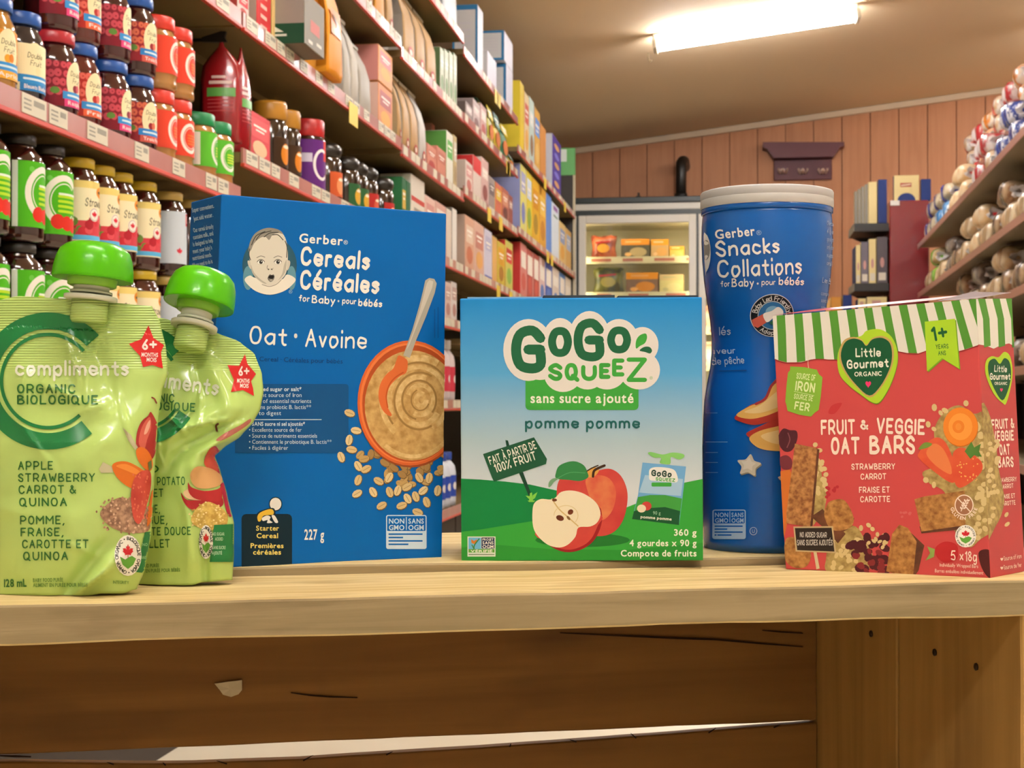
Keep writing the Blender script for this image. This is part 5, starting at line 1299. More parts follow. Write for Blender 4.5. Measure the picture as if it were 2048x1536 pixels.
# name lettering
A.text('lettering', WHI, 'Gerber', 598, 484.5, 18.5, to=(685, 490.5), font='b', track=.16)
A.text('lettering', WHI, '®', 687, 489, 8, font='s')
A.text('lettering', WHI, 'Cereals', 600, 531, 39, to=(739, 541), font='h', wt=.19, track=.14)
A.text('lettering', WHI, 'Céréales', 599, 579, 40, to=(758, 589), font='h', wt=.19, track=.13)
A.text('lettering', WHI, 'for', 597, 602.5, 13, to=(619, 604), font='h', wt=.16); A.text('lettering', WHI, 'Baby', 623, 606, 16, to=(670, 609), font='h', wt=.16)
A.text('lettering', WHI, '·', 675, 607, 12, font='h', wt=.3); A.text('lettering', WHI, 'pour', 684, 607, 12.5, to=(712, 609), font='h', wt=.16); A.text('lettering', WHI, 'bébés', 716, 612, 15, to=(764, 615), font='h', wt=.18)
A.text('lettering', WHI, 'Oat', 498, 688, 37, to=(573, 692), font='h', wt=.125, track=.16); A.text('lettering', WHI, '·', 588, 686, 38, font='h', wt=.17); A.text('lettering', WHI, 'Avoine', 610, 694, 37, to=(733, 698.5), font='h', wt=.125, track=.15)
A.text('lettering', I('0c3264'), 'Whole Grain Cereal · Céréales pour bébés', 440, 720, 9, to=(685, 727), font='s')
# claims panel
A.rect('claims_panel', I('0a4a80'), 486, 768, 697, 906, 6)
A.rect('claims_panel', I('0a4a80'), 470, 772, 490, 906)
W2 = I('c9d4dc')
lines(A, 'claims_panel', W2, (('• NO added sugar or salt*', 484, 782, 119),), 8, 'b', track=.1)
lines(A, 'claims_panel', W2, (('• Excellent source of Iron', 484, 794, 119), ('• Source of essential nutrients', 484, 806, 138), ('• Contains probiotic B. lactis**', 484, 818, 138), ('• Easy to digest', 484, 830, 78)), 8, 's')
A.rect('claims_panel', W2, 500, 838.6, 643, 840)
lines(A, 'claims_panel', W2, (('• SANS sucre ni sel ajoutés*', 498, 851.5, 112),), 8, 'b', track=.1)
lines(A, 'claims_panel', W2, (('• Excellente source de fer', 498, 863.5, 105), ('• Source de nutriments essentiels', 498, 875.5, 136), ('• Contiennent le probiotique B. lactis**', 498, 887.5, 165), ('• Faciles à digérer', 498, 899.5, 78)), 8, 's')
# bowl of porridge
ORA = I('c95f2c'); rnd = random.Random(9)
POR = mat('caa566', .6, .3, noise=(240, 'a67f42', .16)); POR2 = mat('dcbf85', .6, .3, noise=(300, 'b8904f', .2)); OATS = [I('cdb27e'), I('b8975e'), I('d8c190'), I('9c7a48')]
def flake(x, y, r, dark, part='oat_flakes', rot=None):
    rot = rnd.uniform(0, 180) if rot is None else rot
    A.ell(part, I('6f5630'), x+.6, y+.8, r+.8, r*.66+.8, rot, 10); A.layer -= 1
    A.ell(part, OATS[(3 if dark > .75 else 1) if dark else rnd.choice((0, 2))], x, y, r, r*.64, rot, 10); c_, s_ = math.cos(R(rot)), math.sin(R(rot))
    A.line(part, I('94784a'), [(x-r*.7*c_, y-r*.7*s_), (x+r*.7*c_, y+r*.7*s_)], 1, False); A.layer -= 2
for k in range(70):
    a = rnd.uniform(R(20), R(150)); rr = rnd.uniform(100, 142)
    flake(822+rr*.92*math.cos(a), 806+rr*1.12*math.sin(a)+6, rnd.uniform(9, 11), 1 if rr < 128 else .5)
A.layer += 3
for x, y, ro in ((699, 826, 20), (712, 861, 10), (698, 880, 100), (682, 914, 70), (703, 899, 10), (716, 932, 60), (732, 938, 150), (716, 960, 110), (714, 987, 150), (746, 984, 60), (779, 984, 70), (795, 981, 110), (814, 974, 150), (815, 997, 60), (831, 993, 70), (846, 981, 140), (853, 1004, 70), (763, 1011, 150), (803, 1011, 160), (835, 1024, 20), (875, 981, 100), (858, 956, 100), (838, 955, 60), (757, 962, 30), (778, 955, 120)):
    flake(x, y, 11, 0, rot=ro); A.layer += 1
A.ell('bowl_picture', I('8c4420'), 821, 809, 106, 126, n=44); A.ell('bowl_picture', ORA, 820, 806, 105.5, 125, n=44); A.ell('bowl_picture', I('d9763f'), 820, 806, 101, 120, n=44); A.ell('bowl_picture', I('a84a20'), 822, 807, 98, 117, n=44)
A.ell('bowl_picture', POR, 824, 811, 95, 110, n=44)
for cx, cy, rx, ry, w_, a0, a1 in ((838, 800, 74, 84, 13, 130, 300), (836, 800, 58, 66, 9, 150, 420), (838, 802, 42, 48, 11, 30, 290), (840, 800, 26, 30, 9, 200, 480), (826, 815, 88, 98, 8, 20, 130), (842, 800, 10, 12, 10, 0, 300)):
    A.arc('bowl_picture', POR2, cx, cy, rx, ry, w_, a0, a1)
for cx, cy, rx, ry, w_, a0, a1 in ((836, 800, 66, 75, 4, 140, 330), (838, 802, 50, 57, 4, 60, 300), (838, 800, 34, 39, 4, 100, 400), (840, 800, 18, 21, 3, 20, 250)): A.arc('bowl_picture', I('95733f'), cx, cy, rx, ry, w_, a0, a1)
A.poly('spoon_picture', I('cf6834'), [(797, 711), (809, 716), (815, 724), (812, 745), (800, 752), (788, 762), (778, 775), (773, 795), (775, 815), (783, 829), (778, 832), (766, 822), (758, 803), (757, 782), (762, 764), (773, 748), (786, 737), (792, 722)], True)
A.line('spoon_picture', I('b3501f'), [(806, 745), (790, 755), (778, 770), (772, 792), (775, 815)], 2.5)
A.poly('spoon_picture', I('a8a294'), [(806, 711), (819, 716), (832, 680), (852, 632), (869, 586), (873, 567), (868, 558), (858, 556), (850, 561), (846, 580), (838, 612), (824, 660)], False); A.poly('spoon_picture', I('c4beb0'), [(812, 700), (818, 690), (846, 620), (864, 575), (866, 563), (858, 560), (853, 567), (840, 618), (826, 664)])
# starter tab, weight, mark
A.rect('starter_tab', I('0a2430'), 483, 1028, 584, 1140, 9)
A.ell('starter_tab', I('0a2430'), 551, 1008, 13.5, 14.5); A.ell('starter_tab', I('e8e4dc'), 551, 1008, 11.5, 12.5)
YEL = I('e3b93c'); A.poly('starter_tab', I('0a2430'), [(512, 1030), (520, 1022), (540, 1016), (549, 1018), (550, 1030), (540, 1034), (530, 1033), (524, 1045), (515, 1046), (511, 1040)], True); A.poly('starter_tab', YEL, [(515, 1032), (522, 1024), (540, 1018), (547, 1022), (546, 1029), (536, 1030), (526, 1032), (521, 1042), (516, 1042)], True)
A.poly('starter_tab', WHI, [(524, 1036), (534, 1031), (541, 1034), (539, 1040), (545, 1045), (534, 1046), (535, 1040), (526, 1042)], True); A.poly('starter_tab', WHI, [(543, 1032), (549, 1031), (556, 1044), (550, 1045)], True)
lines(A, 'starter_tab', I('e8cf6a'), (('Starter', 512, 1061, 46), ('Cereal', 513, 1076, 43), ('Premières', 501, 1096, 66), ('céréales', 506, 1109, 56)), 10, 'b', track=.1)
A.text('lettering', WHI, '227 g', 608.5, 1079, 21, 39.5, font='b', track=.12)
nongmo(A, 772, 1030, 853, 1098, I('c3d4e2'), CB)
for k in range(2): A.rect('lettering', I('0c4c8c'), 868+k*7, 618+k*-4, 870+k*7, 676)
A.done()
SQ = [(372, 1121), (413, 1137), (443, 388), (382, 404)]
A = bx.art([bx.B[0], F[0], F[3], bx.B[3]], SQ)
sl = [('Super convenient.', 385, 425, 44), ('Just add water.', 388, 442, 39), ('Our cereal already', 388, 465, 40), ('contains milk, and', 387.5, 479, 40), ('is designed to help', 387, 493, 40), ('meet your baby\'s', 387, 507, 38), ('nutritional needs.', 386.5, 521, 38), ('All you need to do is', 386, 535, 40), ('add water, then stir', 385.5, 549, 39), ('and serve warm.', 385, 563, 36)]
for st, x, y, w_ in sl: A.text('side_lettering', I('a9bccd'), st, x, y, 9, to=(x+w_, y-w_*.22), font='b', track=.1)
A.done()
m = MB(); fl = [F[3], bx.B[3], bx.B[2], F[2]]; fl = [p-bx.org for p in fl]; dx = (fl[3]-fl[0])
e0 = fl[0]+dx*.02+(fl[1]-fl[0])*.55; e1 = fl[0]+dx*.02+(fl[1]-fl[0])*.98
m.add([e0+Vector((0, 0, .0008)), e1+Vector((0, 0, .0032)), e1+dx*.35+Vector((0, 0, .0008)), e0+dx*.35+Vector((0, 0, .0004))], [(0, 1, 2, 3)], mat('2a3c50', .6)); m.build('top_flap', bx.root)

# ---- apple pouch carton
q = [(923, 1121), (1406, 1120.5), (1404, 594), (920, 597)]
F = [on_z(923, 1121, ZB), on_z(1406, 1120.5, ZB)]; F += [None, at(920, 597, (F[0]-CAM).dot(fw))]; F[2] = on_plane(1404, 594, F[0], F[1], F[3])
nrm = (F[1]-F[0]); bb = Vector((-nrm.y, nrm.x, 0)).normalized()*.066
sky = bpy.data.materials.new('printed sky'); sky.use_nodes = True; nt = sky.node_tree; bs = nt.nodes['Principled BSDF']; bs.inputs['Roughness'].default_value = .42; bs.inputs['Specular IOR Level'].default_value = .15
tc = nt.nodes.new('ShaderNodeTexCoord'); sp = nt.nodes.new('ShaderNodeSeparateXYZ'); mr = nt.nodes.new('ShaderNodeMapRange'); rp = nt.nodes.new('ShaderNodeValToRGB')
mr.inputs['From Min'].default_value = .035; mr.inputs['From Max'].default_value = .135
e = rp.color_ramp.elements; e[0].color = lin('ccd4da'); e[1].color = lin('1680c8'); x_ = e.new(.26); x_.color = lin('a6bfca'); x_ = e.new(.6); x_.color = lin('54a0d2')
L_ = nt.links.new; L_(tc.outputs['Object'], sp.inputs[0]); L_(sp.outputs['Z'], mr.inputs['Value']); L_(mr.outputs[0], rp.inputs[0]); L_(rp.outputs[0], bs.inputs['Base Color'])
gx = Hexa('pouch_carton', 'sky blue and green fruit pouch carton with apples standing in the middle', F, [bb]*4, sky, mat('2d6fa2', .4), mat('3a8ac0', .4))
A = gx.art(F, q)
DG = I('1d5f3e'); LG = I('3a9a3c'); MG = I('0e7a3e'); CL = I('dfdad4'); WH2 = I('e9e6da')
A.poly('hill_picture', MG, [(918, 957), (960, 959), (1010, 963), (1060, 969), (1118, 982), (1160, 1000), (1160, 1060), (918, 1075)])
A.poly('hill_picture', I('33983a'), [(918, 1064), (960, 1059), (1010, 1051), (1060, 1043), (1120, 1036), (1180, 1030), (1240, 1020), (1290, 1000), (1330, 978), (1370, 965), (1410, 957), (1412, 1125), (916, 1125)])
A.poly('hill_picture', I('2a8832'), [(918, 1095), (1000, 1090), (1100, 1098), (1250, 1100), (1412, 1085), (1412, 1125), (916, 1125)])
A.rect('claim_band', LG, 1051, 745, 1277, 820, 8)
for cx, cy, rx, ry in ((1057, 700, 50.5, 62), (1120, 685, 36, 49), (1179, 682, 43, 60), (1238, 682, 39, 44), (1285, 690, 32, 36), (1126, 748, 38, 36), (1080, 720, 40, 40), (1175, 742, 37, 37), (1214, 745, 38, 34), (1279, 740, 41, 39), (1170, 710, 70, 40), (1250, 705, 55, 40)):
    A.ell('logo', CL, cx, cy, rx, ry, n=32); A.layer -= 1
A.layer += 1
for ch, x0_, y0_, x1_, y1_, w_ in (('G', 1022, 651, 1092, 747, 20), ('O', 1096, 654, 1144, 714, 16), ('G', 1147, 637, 1209, 723, 18), ('O', 1214, 653, 1262, 707, 15.5)): A.glyph_box('logo', DG, ch, x0_, y0_, x1_, y1_, w_)
for ch, x0_, y0_, x1_, y1_ in (('S', 1096, 726, 1125, 762), ('Q', 1129, 726, 1159, 764), ('U', 1162, 730, 1194, 762), ('E', 1198, 726, 1221, 758), ('E', 1224, 717, 1249, 753), ('Z', 1253, 715, 1294, 764)): A.glyph_box('logo', LG, ch, x0_, y0_, x1_, y1_, 8.6)
A.poly('logo', LG, [(1272, 697), (1272, 682), (1279, 671), (1291, 667), (1294, 675), (1290, 686), (1280, 692)], True); A.poly('logo', DG, [(1279, 701), (1288, 694), (1299, 694), (1304, 701), (1300, 707), (1290, 704)], True)
A.text('logo', LG, '®', 1299, 759, 6, font='s')
A.text('claim_band', WH2, 'sans sucre ajouté', 1061, 805.5, 20, 206, font='b', track=.14)
A.text('lettering', I('1a5a58'), 'pomme pomme', 1050, 857, 23, 230, font='h', wt=.17, track=.16)
A.poly('sign_picture', I('17402e'), [(1011, 880), (1016, 881), (1019, 892), (1013, 893)]); A.poly('sign_picture', I('17402e'), [(1038, 946), (1046, 944), (1065, 995), (1058, 993)])
A.poly('sign_picture', I('1c5238'), [(966, 908), (1068, 874.5), (1094, 918), (1092, 928), (988, 963.5), (984, 955)])
A.text('sign_picture', WH2, 'FAIT À PARTIR DE', 981, 930, 17, to=(1074, 897), font='h', wt=.15, track=.16); A.text('sign_picture', WH2, '100% FRUIT', 992, 946, 18, to=(1074, 919), font='h', wt=.16, track=.16)
for P in ([(1061, 1000), (1056, 996), (1051, 991), (1063, 993)], [(1062, 1002), (1066, 990), (1075, 984), (1070, 996)], [(1058, 1002), (1060, 986), (1064, 985), (1066, 1002)], [(1055, 1001), (1070, 1001), (1068, 1004), (1058, 1004)]): A.poly('sign_picture', I('7cc24a'), P)
APM = mat('b3242a', .34, .5, noise=(70, 'c9483a', .22)); APL = mat('c43a34', .34, .5, noise=(110, 'd88a50', .3))
A.ell('apple_picture', I('1f6f2c'), 1165, 1080, 95, 14)
A.poly('apple_picture', APM, [(1114, 975), (1122, 955), (1140, 944), (1160, 945), (1180, 948), (1200, 940), (1222, 938), (1242, 952), (1254, 980), (1254, 1010), (1246, 1040), (1230, 1062), (1205, 1072), (1170, 1068), (1135, 1050), (1116, 1010)], True)
A.poly('apple_picture', APL, [(1172, 958), (1195, 950), (1220, 958), (1232, 985), (1225, 1020), (1205, 1040), (1190, 1020), (1176, 985)], True); A.poly('apple_picture', I('d09a4a'), [(1170, 950), (1182, 935), (1198, 938), (1192, 950), (1180, 955)], True)
A.line('apple_picture', I('3a2416'), [(1186, 953), (1188, 942), (1197, 936), (1209, 931)], 5)
A.poly('apple_picture', I('8f1c24'), [(1068, 1045), (1080, 1070), (1100, 1092), (1130, 1104), (1160, 1100), (1185, 1084), (1200, 1058), (1204, 1030), (1190, 1010), (1120, 1020)], True)
A.poly('apple_picture', APM, [(1072, 1060), (1092, 1084), (1130, 1099), (1160, 1094), (1182, 1078), (1196, 1050), (1203, 1030), (1150, 1000)], True)
A.poly('apple_picture', I('e9dfc3'), [(1065, 1022), (1069, 1006), (1082, 998), (1100, 999), (1111, 995), (1122, 984), (1144, 981), (1169, 988), (1192, 1005), (1201, 1026), (1195, 1044), (1180, 1053), (1157, 1055), (1151, 1073), (1136, 1089), (1118, 1095), (1095, 1089), (1075, 1071), (1066, 1052)], True)
A.line('apple_picture', I('cdb277'), [(1104, 998), (1118, 1018), (1138, 1036), (1156, 1052)], 2.5); A.arc('apple_picture', I('d9c896'), 1132, 1031, 24, 20, 1.5, 180, 400)
A.ell('apple_picture', I('5f2c1a'), 1120, 1036, 8, 5.5, 20); A.ell('apple_picture', I('6f3820'), 1141, 1024, 6, 5, -40); A.ell('apple_picture', I('7a5a30'), 1137, 1036, 5, 2.6, 50); A.ell('apple_picture', I('6a3a20'), 1109, 1000, 5, 3)
A.poly('apple_picture', I('2e7a44'), [(1113, 957), (1112, 945), (1118, 932), (1135, 924), (1152, 923), (1168, 931), (1175, 945), (1176, 955), (1160, 962), (1140, 960)], True); A.poly('apple_picture', I('6f9c78'), [(1097, 974), (1098, 964), (1106, 957), (1117, 957), (1108, 964), (1102, 972)], True); A.line('apple_picture', I('4f9660'), [(1116, 956), (1140, 945), (1170, 946)], 1.6); A.line('apple_picture', I('3a2a18'), [(1174, 942), (1184, 936), (1196, 931)], 2.5)
# picture of one pouch
A.poly('pouch_picture', I('7fc36a'), [(1296, 907), (1302, 904), (1325, 909), (1345, 905), (1366, 908), (1368, 914), (1358, 919), (1342, 914), (1340, 928), (1320, 926), (1322, 916), (1308, 915)], True)
A.poly('pouch_picture', I('6aa4d4'), [(1285, 925), (1372, 933), (1365, 995), (1358, 1050), (1264, 1038), (1276, 990)]); A.poly('pouch_picture', I('9fc2de'), [(1290, 950), (1366, 958), (1362, 992), (1278, 985)])
A.poly('pouch_picture', I('3d9440'), [(1276, 994), (1300, 990), (1330, 990), (1364, 997), (1360, 1030), (1268, 1025)], False); A.poly('pouch_picture', I('17512f'), [(1268, 1022), (1300, 1016), (1330, 1014), (1360, 1022), (1358, 1050), (1264, 1038)])
A.poly('pouch_picture', I('e4e4e0'), [(1298, 950), (1300, 938), (1315, 934), (1345, 938), (1354, 950), (1354, 964), (1335, 964), (1315, 962), (1300, 960)], True); A.text('pouch_picture', I('1f3f34'), 'GoGo', 1302, 952, 13, to=(1343, 955), font='h', wt=.24); A.text('pouch_picture', LG, 'SQUEEZ', 1311, 961, 7, to=(1350, 964), font='h', wt=.2)
A.rect('pouch_picture', LG, 1303, 965, 1343, 973, 2); A.ell('pouch_picture', APM, 1293, 1012, 10, 9); A.ell('pouch_picture', I('e4d8bc'), 1283, 1017, 9, 8)
A.text('pouch_picture', I('a8c8b0'), '90 g', 1306, 1029, 6.5, 15, font='s'); A.text('pouch_picture', WH2, 'pomme pomme', 1281, 1036, 6, to=(1343, 1041), font='b')
for st, x, y, w_ in (('360 g', 1348, 1071, 45), ('4 gourdes x 90 g', 1259, 1092, 134), ('Compote de fruits', 1241.5, 1112.5, 151.5)): A.text('lettering', WH2, st, x, y, 13, w_, font='b', track=.13)
A.rect('verified_mark', I('d4dccf'), 935, 1073, 991, 1113); A.rect('verified_mark', I('6ab0d8'), 937, 1075, 962, 1098); A.rect('verified_mark', I('17284f'), 963, 1075, 989, 1097); A.rect('verified_mark', I('5a9a3c'), 937, 1098, 989, 1105)
A.text('verified_mark', WH2, 'PROJET', 965, 1081, 4.5, 22); A.text('verified_mark', WH2, 'SANS', 965, 1088.5, 6, 22); A.text('verified_mark', WH2, 'OGM', 965, 1096, 6, 22); A.text('verified_mark', WH2, 'VÉRIFIÉ', 941, 1104.3, 4.6, 44); A.line('verified_mark', I('7a8a70'), [(938, 1109), (988, 1109)], 2)
A.poly('verified_mark', I('c8742c'), [(942, 1078), (948, 1082), (954, 1078), (953, 1086), (948, 1088), (943, 1086)]); A.line('verified_mark', I('3a7a3a'), [(948, 1098), (949, 1090), (958, 1078)], 2.4); A.line('verified_mark', I('3a7a3a'), [(948, 1098), (944, 1090)], 2)
A.done()
m = MB(); o_ = gx.org; T0, T1 = F[3]-o_, F[2]-o_; dv = T1-T0; bn = bb.normalized()
for a_, b_, hgt in ((.03, .34, .0008), (.345, .64, .0014), (.655, .985, .001)):
    p, r_ = T0+dv*a_, T0+dv*b_
    m.add([p+bn*.0012, r_+bn*.0012, r_+bn*.05+Vector((0, 0, hgt)), p+bn*.05+Vector((0, 0, hgt)), p+bn*.0012+Vector((0, 0, hgt)), r_+bn*.0012+Vector((0, 0, hgt))], [(0, 1, 2, 3), (0, 1, 5, 4), (4, 5, 2, 3)], mat('1d2c38' if hgt > .0009 else '7aa8c8', .6))
m.build('top_flap', gx.root)

# ---- red oat bar carton
q = [(1571, 1138), (1981, 1157), (1952, 598), (1545, 632)]
F = [on_z(1571, 1138, ZF), on_z(1981, 1157, ZF), at(1952, 598, .752), None]
F[3] = on_plane(1545, 632, F[0], F[1], F[2])
k1 = at(2023, 597, .783)-F[2]; kb = Vector((k1.x*.98, k1.y, 0))
kt = on_plane(2023, 597, F[1], F[2], F[1]+kb)-F[2]
RED = mat('be4848', .45, .18)
ox = Hexa('oat_bar_box', 'red oat bar box with green and white awning before the blue canister', F, [kb, kb, kt, kt], RED, mat('b02f33', .4, .45), mat('b8363a', .4, .45))
A = ox.art(F, q)
def c8(*P): return [(1530+x/2.604, 580+y/2.604) for x, y in P]
def t8(part, m, st, x, y, h, w, font='h', wt=.17, rise=0, track=.14): A.text(part, m, st, 1530+x/2.604, 580+y/2.604, h/2.604, to=(1530+(x+w)/2.604, 580+(y+rise)/2.604), font=font, wt=wt, track=track)
GRN = I('4f8a32'); AWW = I('ddd9cc'); TXT = I('f0dcc8')
bot = [(36, 352), (75, 368), (112, 377), (190, 376), (240, 362), (285, 356), (330, 362), (420, 362), (500, 352), (560, 340), (620, 326), (690, 318), (740, 328), (800, 330), (845, 314), (920, 318), (1010, 318), (1055, 306), (1120, 283)]
A.poly('awning_picture', AWW, c8(*([(20, 132), (1120, 30)] + bot[::-1])))
A.line('awning_picture', I('8c2c2e'), c8(*[(x, y+4) for x, y in bot]), 1.6)
N_ = 12
def boty(x):
    for (a, b), (c, d) in zip(bot, bot[1:]):
        if a <= x <= c: return b+(d-b)*(x-a)/(c-a)
    return bot[-1][1]
for k in range(N_):
    x0_ = 60+k*90.5; x1_ = x0_+44; ty = lambda x: 132-(x-20)*.093; s_ = -4+k*4.2; kk = 14+k*2.2
    P = [(x0_, ty(x0_)), (x1_, ty(x1_)), (x1_+s_*.3+kk*.5, ty(x1_)+105), (x1_+s_+kk, boty(x1_+s_+kk)), (x0_+s_+kk, boty(x0_+s_+kk)), (x0_+s_*.3+kk*.5, ty(x0_)+98)]
    A.poly('awning_picture', GRN, c8(*P)); A.layer -= 1
A.layer += 1
heart_out = [(385, 430), (380, 330), (420, 262), (500, 240), (530, 212), (600, 205), (660, 245), (690, 320), (685, 400), (650, 500), (600, 580), (560, 585), (500, 545), (430, 490)]
A.poly('heart_logo', I('6f9a24'), c8(*[(x+2, y+5) for x, y in heart_out]), True); A.poly('heart_logo', I('a5c92e'), c8(*heart_out), True)
hi = [(545, 560), (470, 500), (410, 420), (385, 340), (405, 270), (450, 245), (500, 255), (528, 285), (560, 250), (615, 240), (660, 270), (672, 340), (655, 420), (605, 510)]
A.poly('heart_logo', I('b99a5c'), c8(*hi), True); hc_ = (530, 390); A.poly('heart_logo', I('14502f'), c8(*[(hc_[0]+(x-hc_[0])*.93, hc_[1]+(y-hc_[1])*.94) for x, y in hi]), True)
t8('heart_logo', I('e6e0d0'), 'Little', 472, 350, 48, 132, wt=.17, rise=-2); t8('heart_logo', I('e6e0d0'), 'Gourmet', 427, 412, 48, 218, wt=.19, rise=-10); t8('heart_logo', I('e6e0d0'), 'ORGANIC', 466, 450, 24, 142, 'b', rise=-4)
heart(A, 'heart_logo', I('d8356a'), 1530+538/2.604, 580+490/2.604, 6, 7)
A.poly('age_ribbon', I('6f9a24'), c8((842, 172), (996, 157), (1018, 416), (928, 361), (850, 430))); A.poly('age_ribbon', I('a3cb2c'), c8((832, 165), (990, 150), (1012, 410), (922, 355), (844, 424)))
t8('age_ribbon', I('1d5a30'), '1+', 874, 270, 78, 82, wt=.2, rise=-14); t8('age_ribbon', I('1d5a30'), 'YEARS', 890, 308, 24, 66, wt=.15, rise=-4); t8('age_ribbon', I('1d5a30'), 'ANS', 903, 342, 24, 40, wt=.15, rise=-3)
A.line('hang_tag_picture', I('d8cdb0'), c8((228, 345), (224, 380), (230, 420)), 1)
A.poly('hang_tag_picture', I('7fae3a'), c8((132, 398), (205, 402), (270, 415), (282, 440), (300, 455), (296, 500), (290, 560), (280, 625), (258, 640), (240, 660), (180, 650), (118, 630), (112, 600), (106, 580), (112, 500), (120, 430), (130, 420)))
TG = I('d6e3a8')
t8('hang_tag_picture', TG, 'SOURCE OF', 163, 462, 32, 98, wt=.16, rise=12); t8('hang_tag_picture', TG, 'IRON', 156, 524, 52, 102, wt=.2, rise=12); A.line('hang_tag_picture', TG, c8((152, 528), (256, 550)), .8, False); t8('hang_tag_picture', TG, 'SOURCE DE', 150, 566, 28, 98, wt=.16, rise=14); t8('hang_tag_picture', TG, 'FER', 152, 622, 44, 78, wt=.2, rise=12)
t8('lettering', TXT, 'FRUIT', 292, 756, 80, 178, wt=.19, rise=-4); t8('lettering', TXT, '&', 496, 728, 52, 42, wt=.2); t8('lettering', TXT, 'VEGGIE', 580, 748, 84, 252, wt=.19, rise=8)
t8('lettering', TXT, 'OAT', 344, 858, 92, 150, wt=.2, rise=-2); t8('lettering', TXT, 'BARS', 544, 856, 98, 238, wt=.2, rise=-2)
for st, x, y, w_ in (('STRAWBERRY', 450, 936, 228), ('CARROT', 498, 988, 134), ('FRAISE ET', 490, 1057, 160), ('CAROTTE', 496, 1106, 156)): t8('lettering', TXT, st, x, y, 32, w_, wt=.17, rise=-2)
# pictures
GRA = mat('b8824c', .6, .3, noise=(420, '7d4c24', .16)); GRB = mat('b98548', .6, .3, noise=(380, '80501f', .18)); GRD = mat('4a2a18', .6, .3, noise=(200, '6a3c22', .2)); OATM = mat('b29a5c', .6, .3, noise=(350, '8c7240', .15))
STW = mat('c63a24', .4, .4, noise=(90, 'd8643a', .3))
def blobs(part, m, P, r0, r1):
    for x, y in P: A.ell(part, m, 1530+x/2.604, 580+y/2.604, rnd.uniform(r0, r1)/2.604, rnd.uniform(r0, r1)*.75/2.604, rnd.uniform(0, 180), 9); A.layer -= 1
    A.layer += 1
rnd = random.Random(21)
def scatter(n, x0_, y0_, x1_, y1_): return [(rnd.uniform(x0_, x1_), rnd.uniform(y0_, y1_)) for _ in range(n)]
A.poly('carrot_picture#k', I('c06a2c'), c8((76, 945), (130, 935), (150, 985), (130, 1150), (100, 1290), (85, 1160)))
A.poly('raisin_picture', I('4a2028'), c8((70, 760), (95, 722), (130, 730), (165, 735), (168, 780), (140, 835), (100, 840), (72, 800)), True); A.poly('raisin_picture', I('6a2c34'), c8((72, 880), (110, 860), (140, 885), (135, 930), (90, 930)), True); A.line('raisin_picture', I('7a4a50'), c8((120, 745), (130, 780), (115, 820)), 2)
A.poly('oat_picture', OATM, c8((262, 860), (290, 900), (300, 1000), (325, 1060), (310, 1150), (250, 1230)))
A.poly('oat_picture', OATM, c8((335, 1330), (400, 1250), (470, 1230), (520, 1300), (560, 1380), (520, 1470), (330, 1468), (318, 1400)), True)
for P in (scatter(14, 265, 880, 320, 1100), scatter(26, 330, 1260, 520, 1460), [(262, 806), (285, 835), (500, 1240), (540, 1225), (560, 1245), (620, 1280), (630, 1310)]): blobs('oat_picture', I('cdb680'), P, 13, 18)
A.poly('granola_picture', GRB, c8((110, 1295), (180, 1300), (240, 1370), (215, 1440), (150, 1445), (105, 1400)), True)
A.poly('granola_picture', GRD, c8((262, 826), (284, 830), (248, 1228), (226, 1236))); A.poly('granola_picture', GRA, c8((156, 800), (272, 824), (236, 1236), (112, 1215), (112, 1160)))
A.poly('granola_picture', GRD, c8((240, 1180), (300, 1140), (420, 1270), (380, 1320), (330, 1260))); A.poly('granola_picture', GRD, c8((420, 1110), (465, 1190), (455, 1230), (360, 1290), (330, 1250))); A.poly('granola_picture', GRB, c8((318, 1130), (345, 1098), (415, 1096), (462, 1186), (440, 1240), (350, 1250), (310, 1180)), True)
blobs('raisin_picture#b', I('4a1c22'), scatter(26, 440, 1270, 640, 1460), 22, 32); blobs('raisin_picture#b', I('7a2a2c'), scatter(14, 470, 1340, 620, 1470), 14, 22); blobs('oat_picture', I('cdb680'), scatter(8, 540, 1270, 640, 1340), 10, 14)
A.poly('granola_picture', GRD, c8((735, 1240), (830, 1330), (800, 1460), (770, 1505), (760, 1400))); A.poly('granola_picture', GRB, c8((662, 1270), (700, 1222), (745, 1240), (790, 1310), (770, 1505), (632, 1465)))
blobs('raisin_picture#c', I('a82c34'), scatter(10, 310, 1020, 385, 1090), 8, 14); blobs('raisin_picture#d', I('c2605c'), scatter(6, 705, 1150, 765, 1200), 7, 10)
A.poly('oat_picture', OATM, c8((880, 740), (930, 640), (1010, 600), (1090, 645), (1160, 632), (1200, 780), (1215, 930), (1245, 1100), (1210, 1230), (1120, 1300), (1060, 1340), (980, 1240), (940, 1060), (860, 1010), (820, 950), (900, 900)), True)
for P in (scatter(60, 1090, 700, 1200, 1260), [(882, 612), (938, 628), (1047, 590), (880, 724), (850, 700), (838, 990), (880, 1015), (915, 640), (1180, 900), (1230, 1170), (1110, 1290), (1070, 1320)]): blobs('oat_picture', I('cdb680'), P, 14, 20)
cx, cy = 1530+1018/2.604, 580+712/2.604
A.ell('carrot_picture', I('c06418'), cx+.6, cy+1, 35, 39.5, n=28); A.ell('carrot_picture', I('e0812a'), cx, cy, 34.5, 38.5, n=28); A.ell('carrot_picture', I('e89640'), cx, cy, 24, 27); A.ell('carrot_picture', I('dd7c28'), cx-4, cy, 12, 13); A.ell('carrot_picture', I('e08a38'), cx-4, cy, 6, 7)
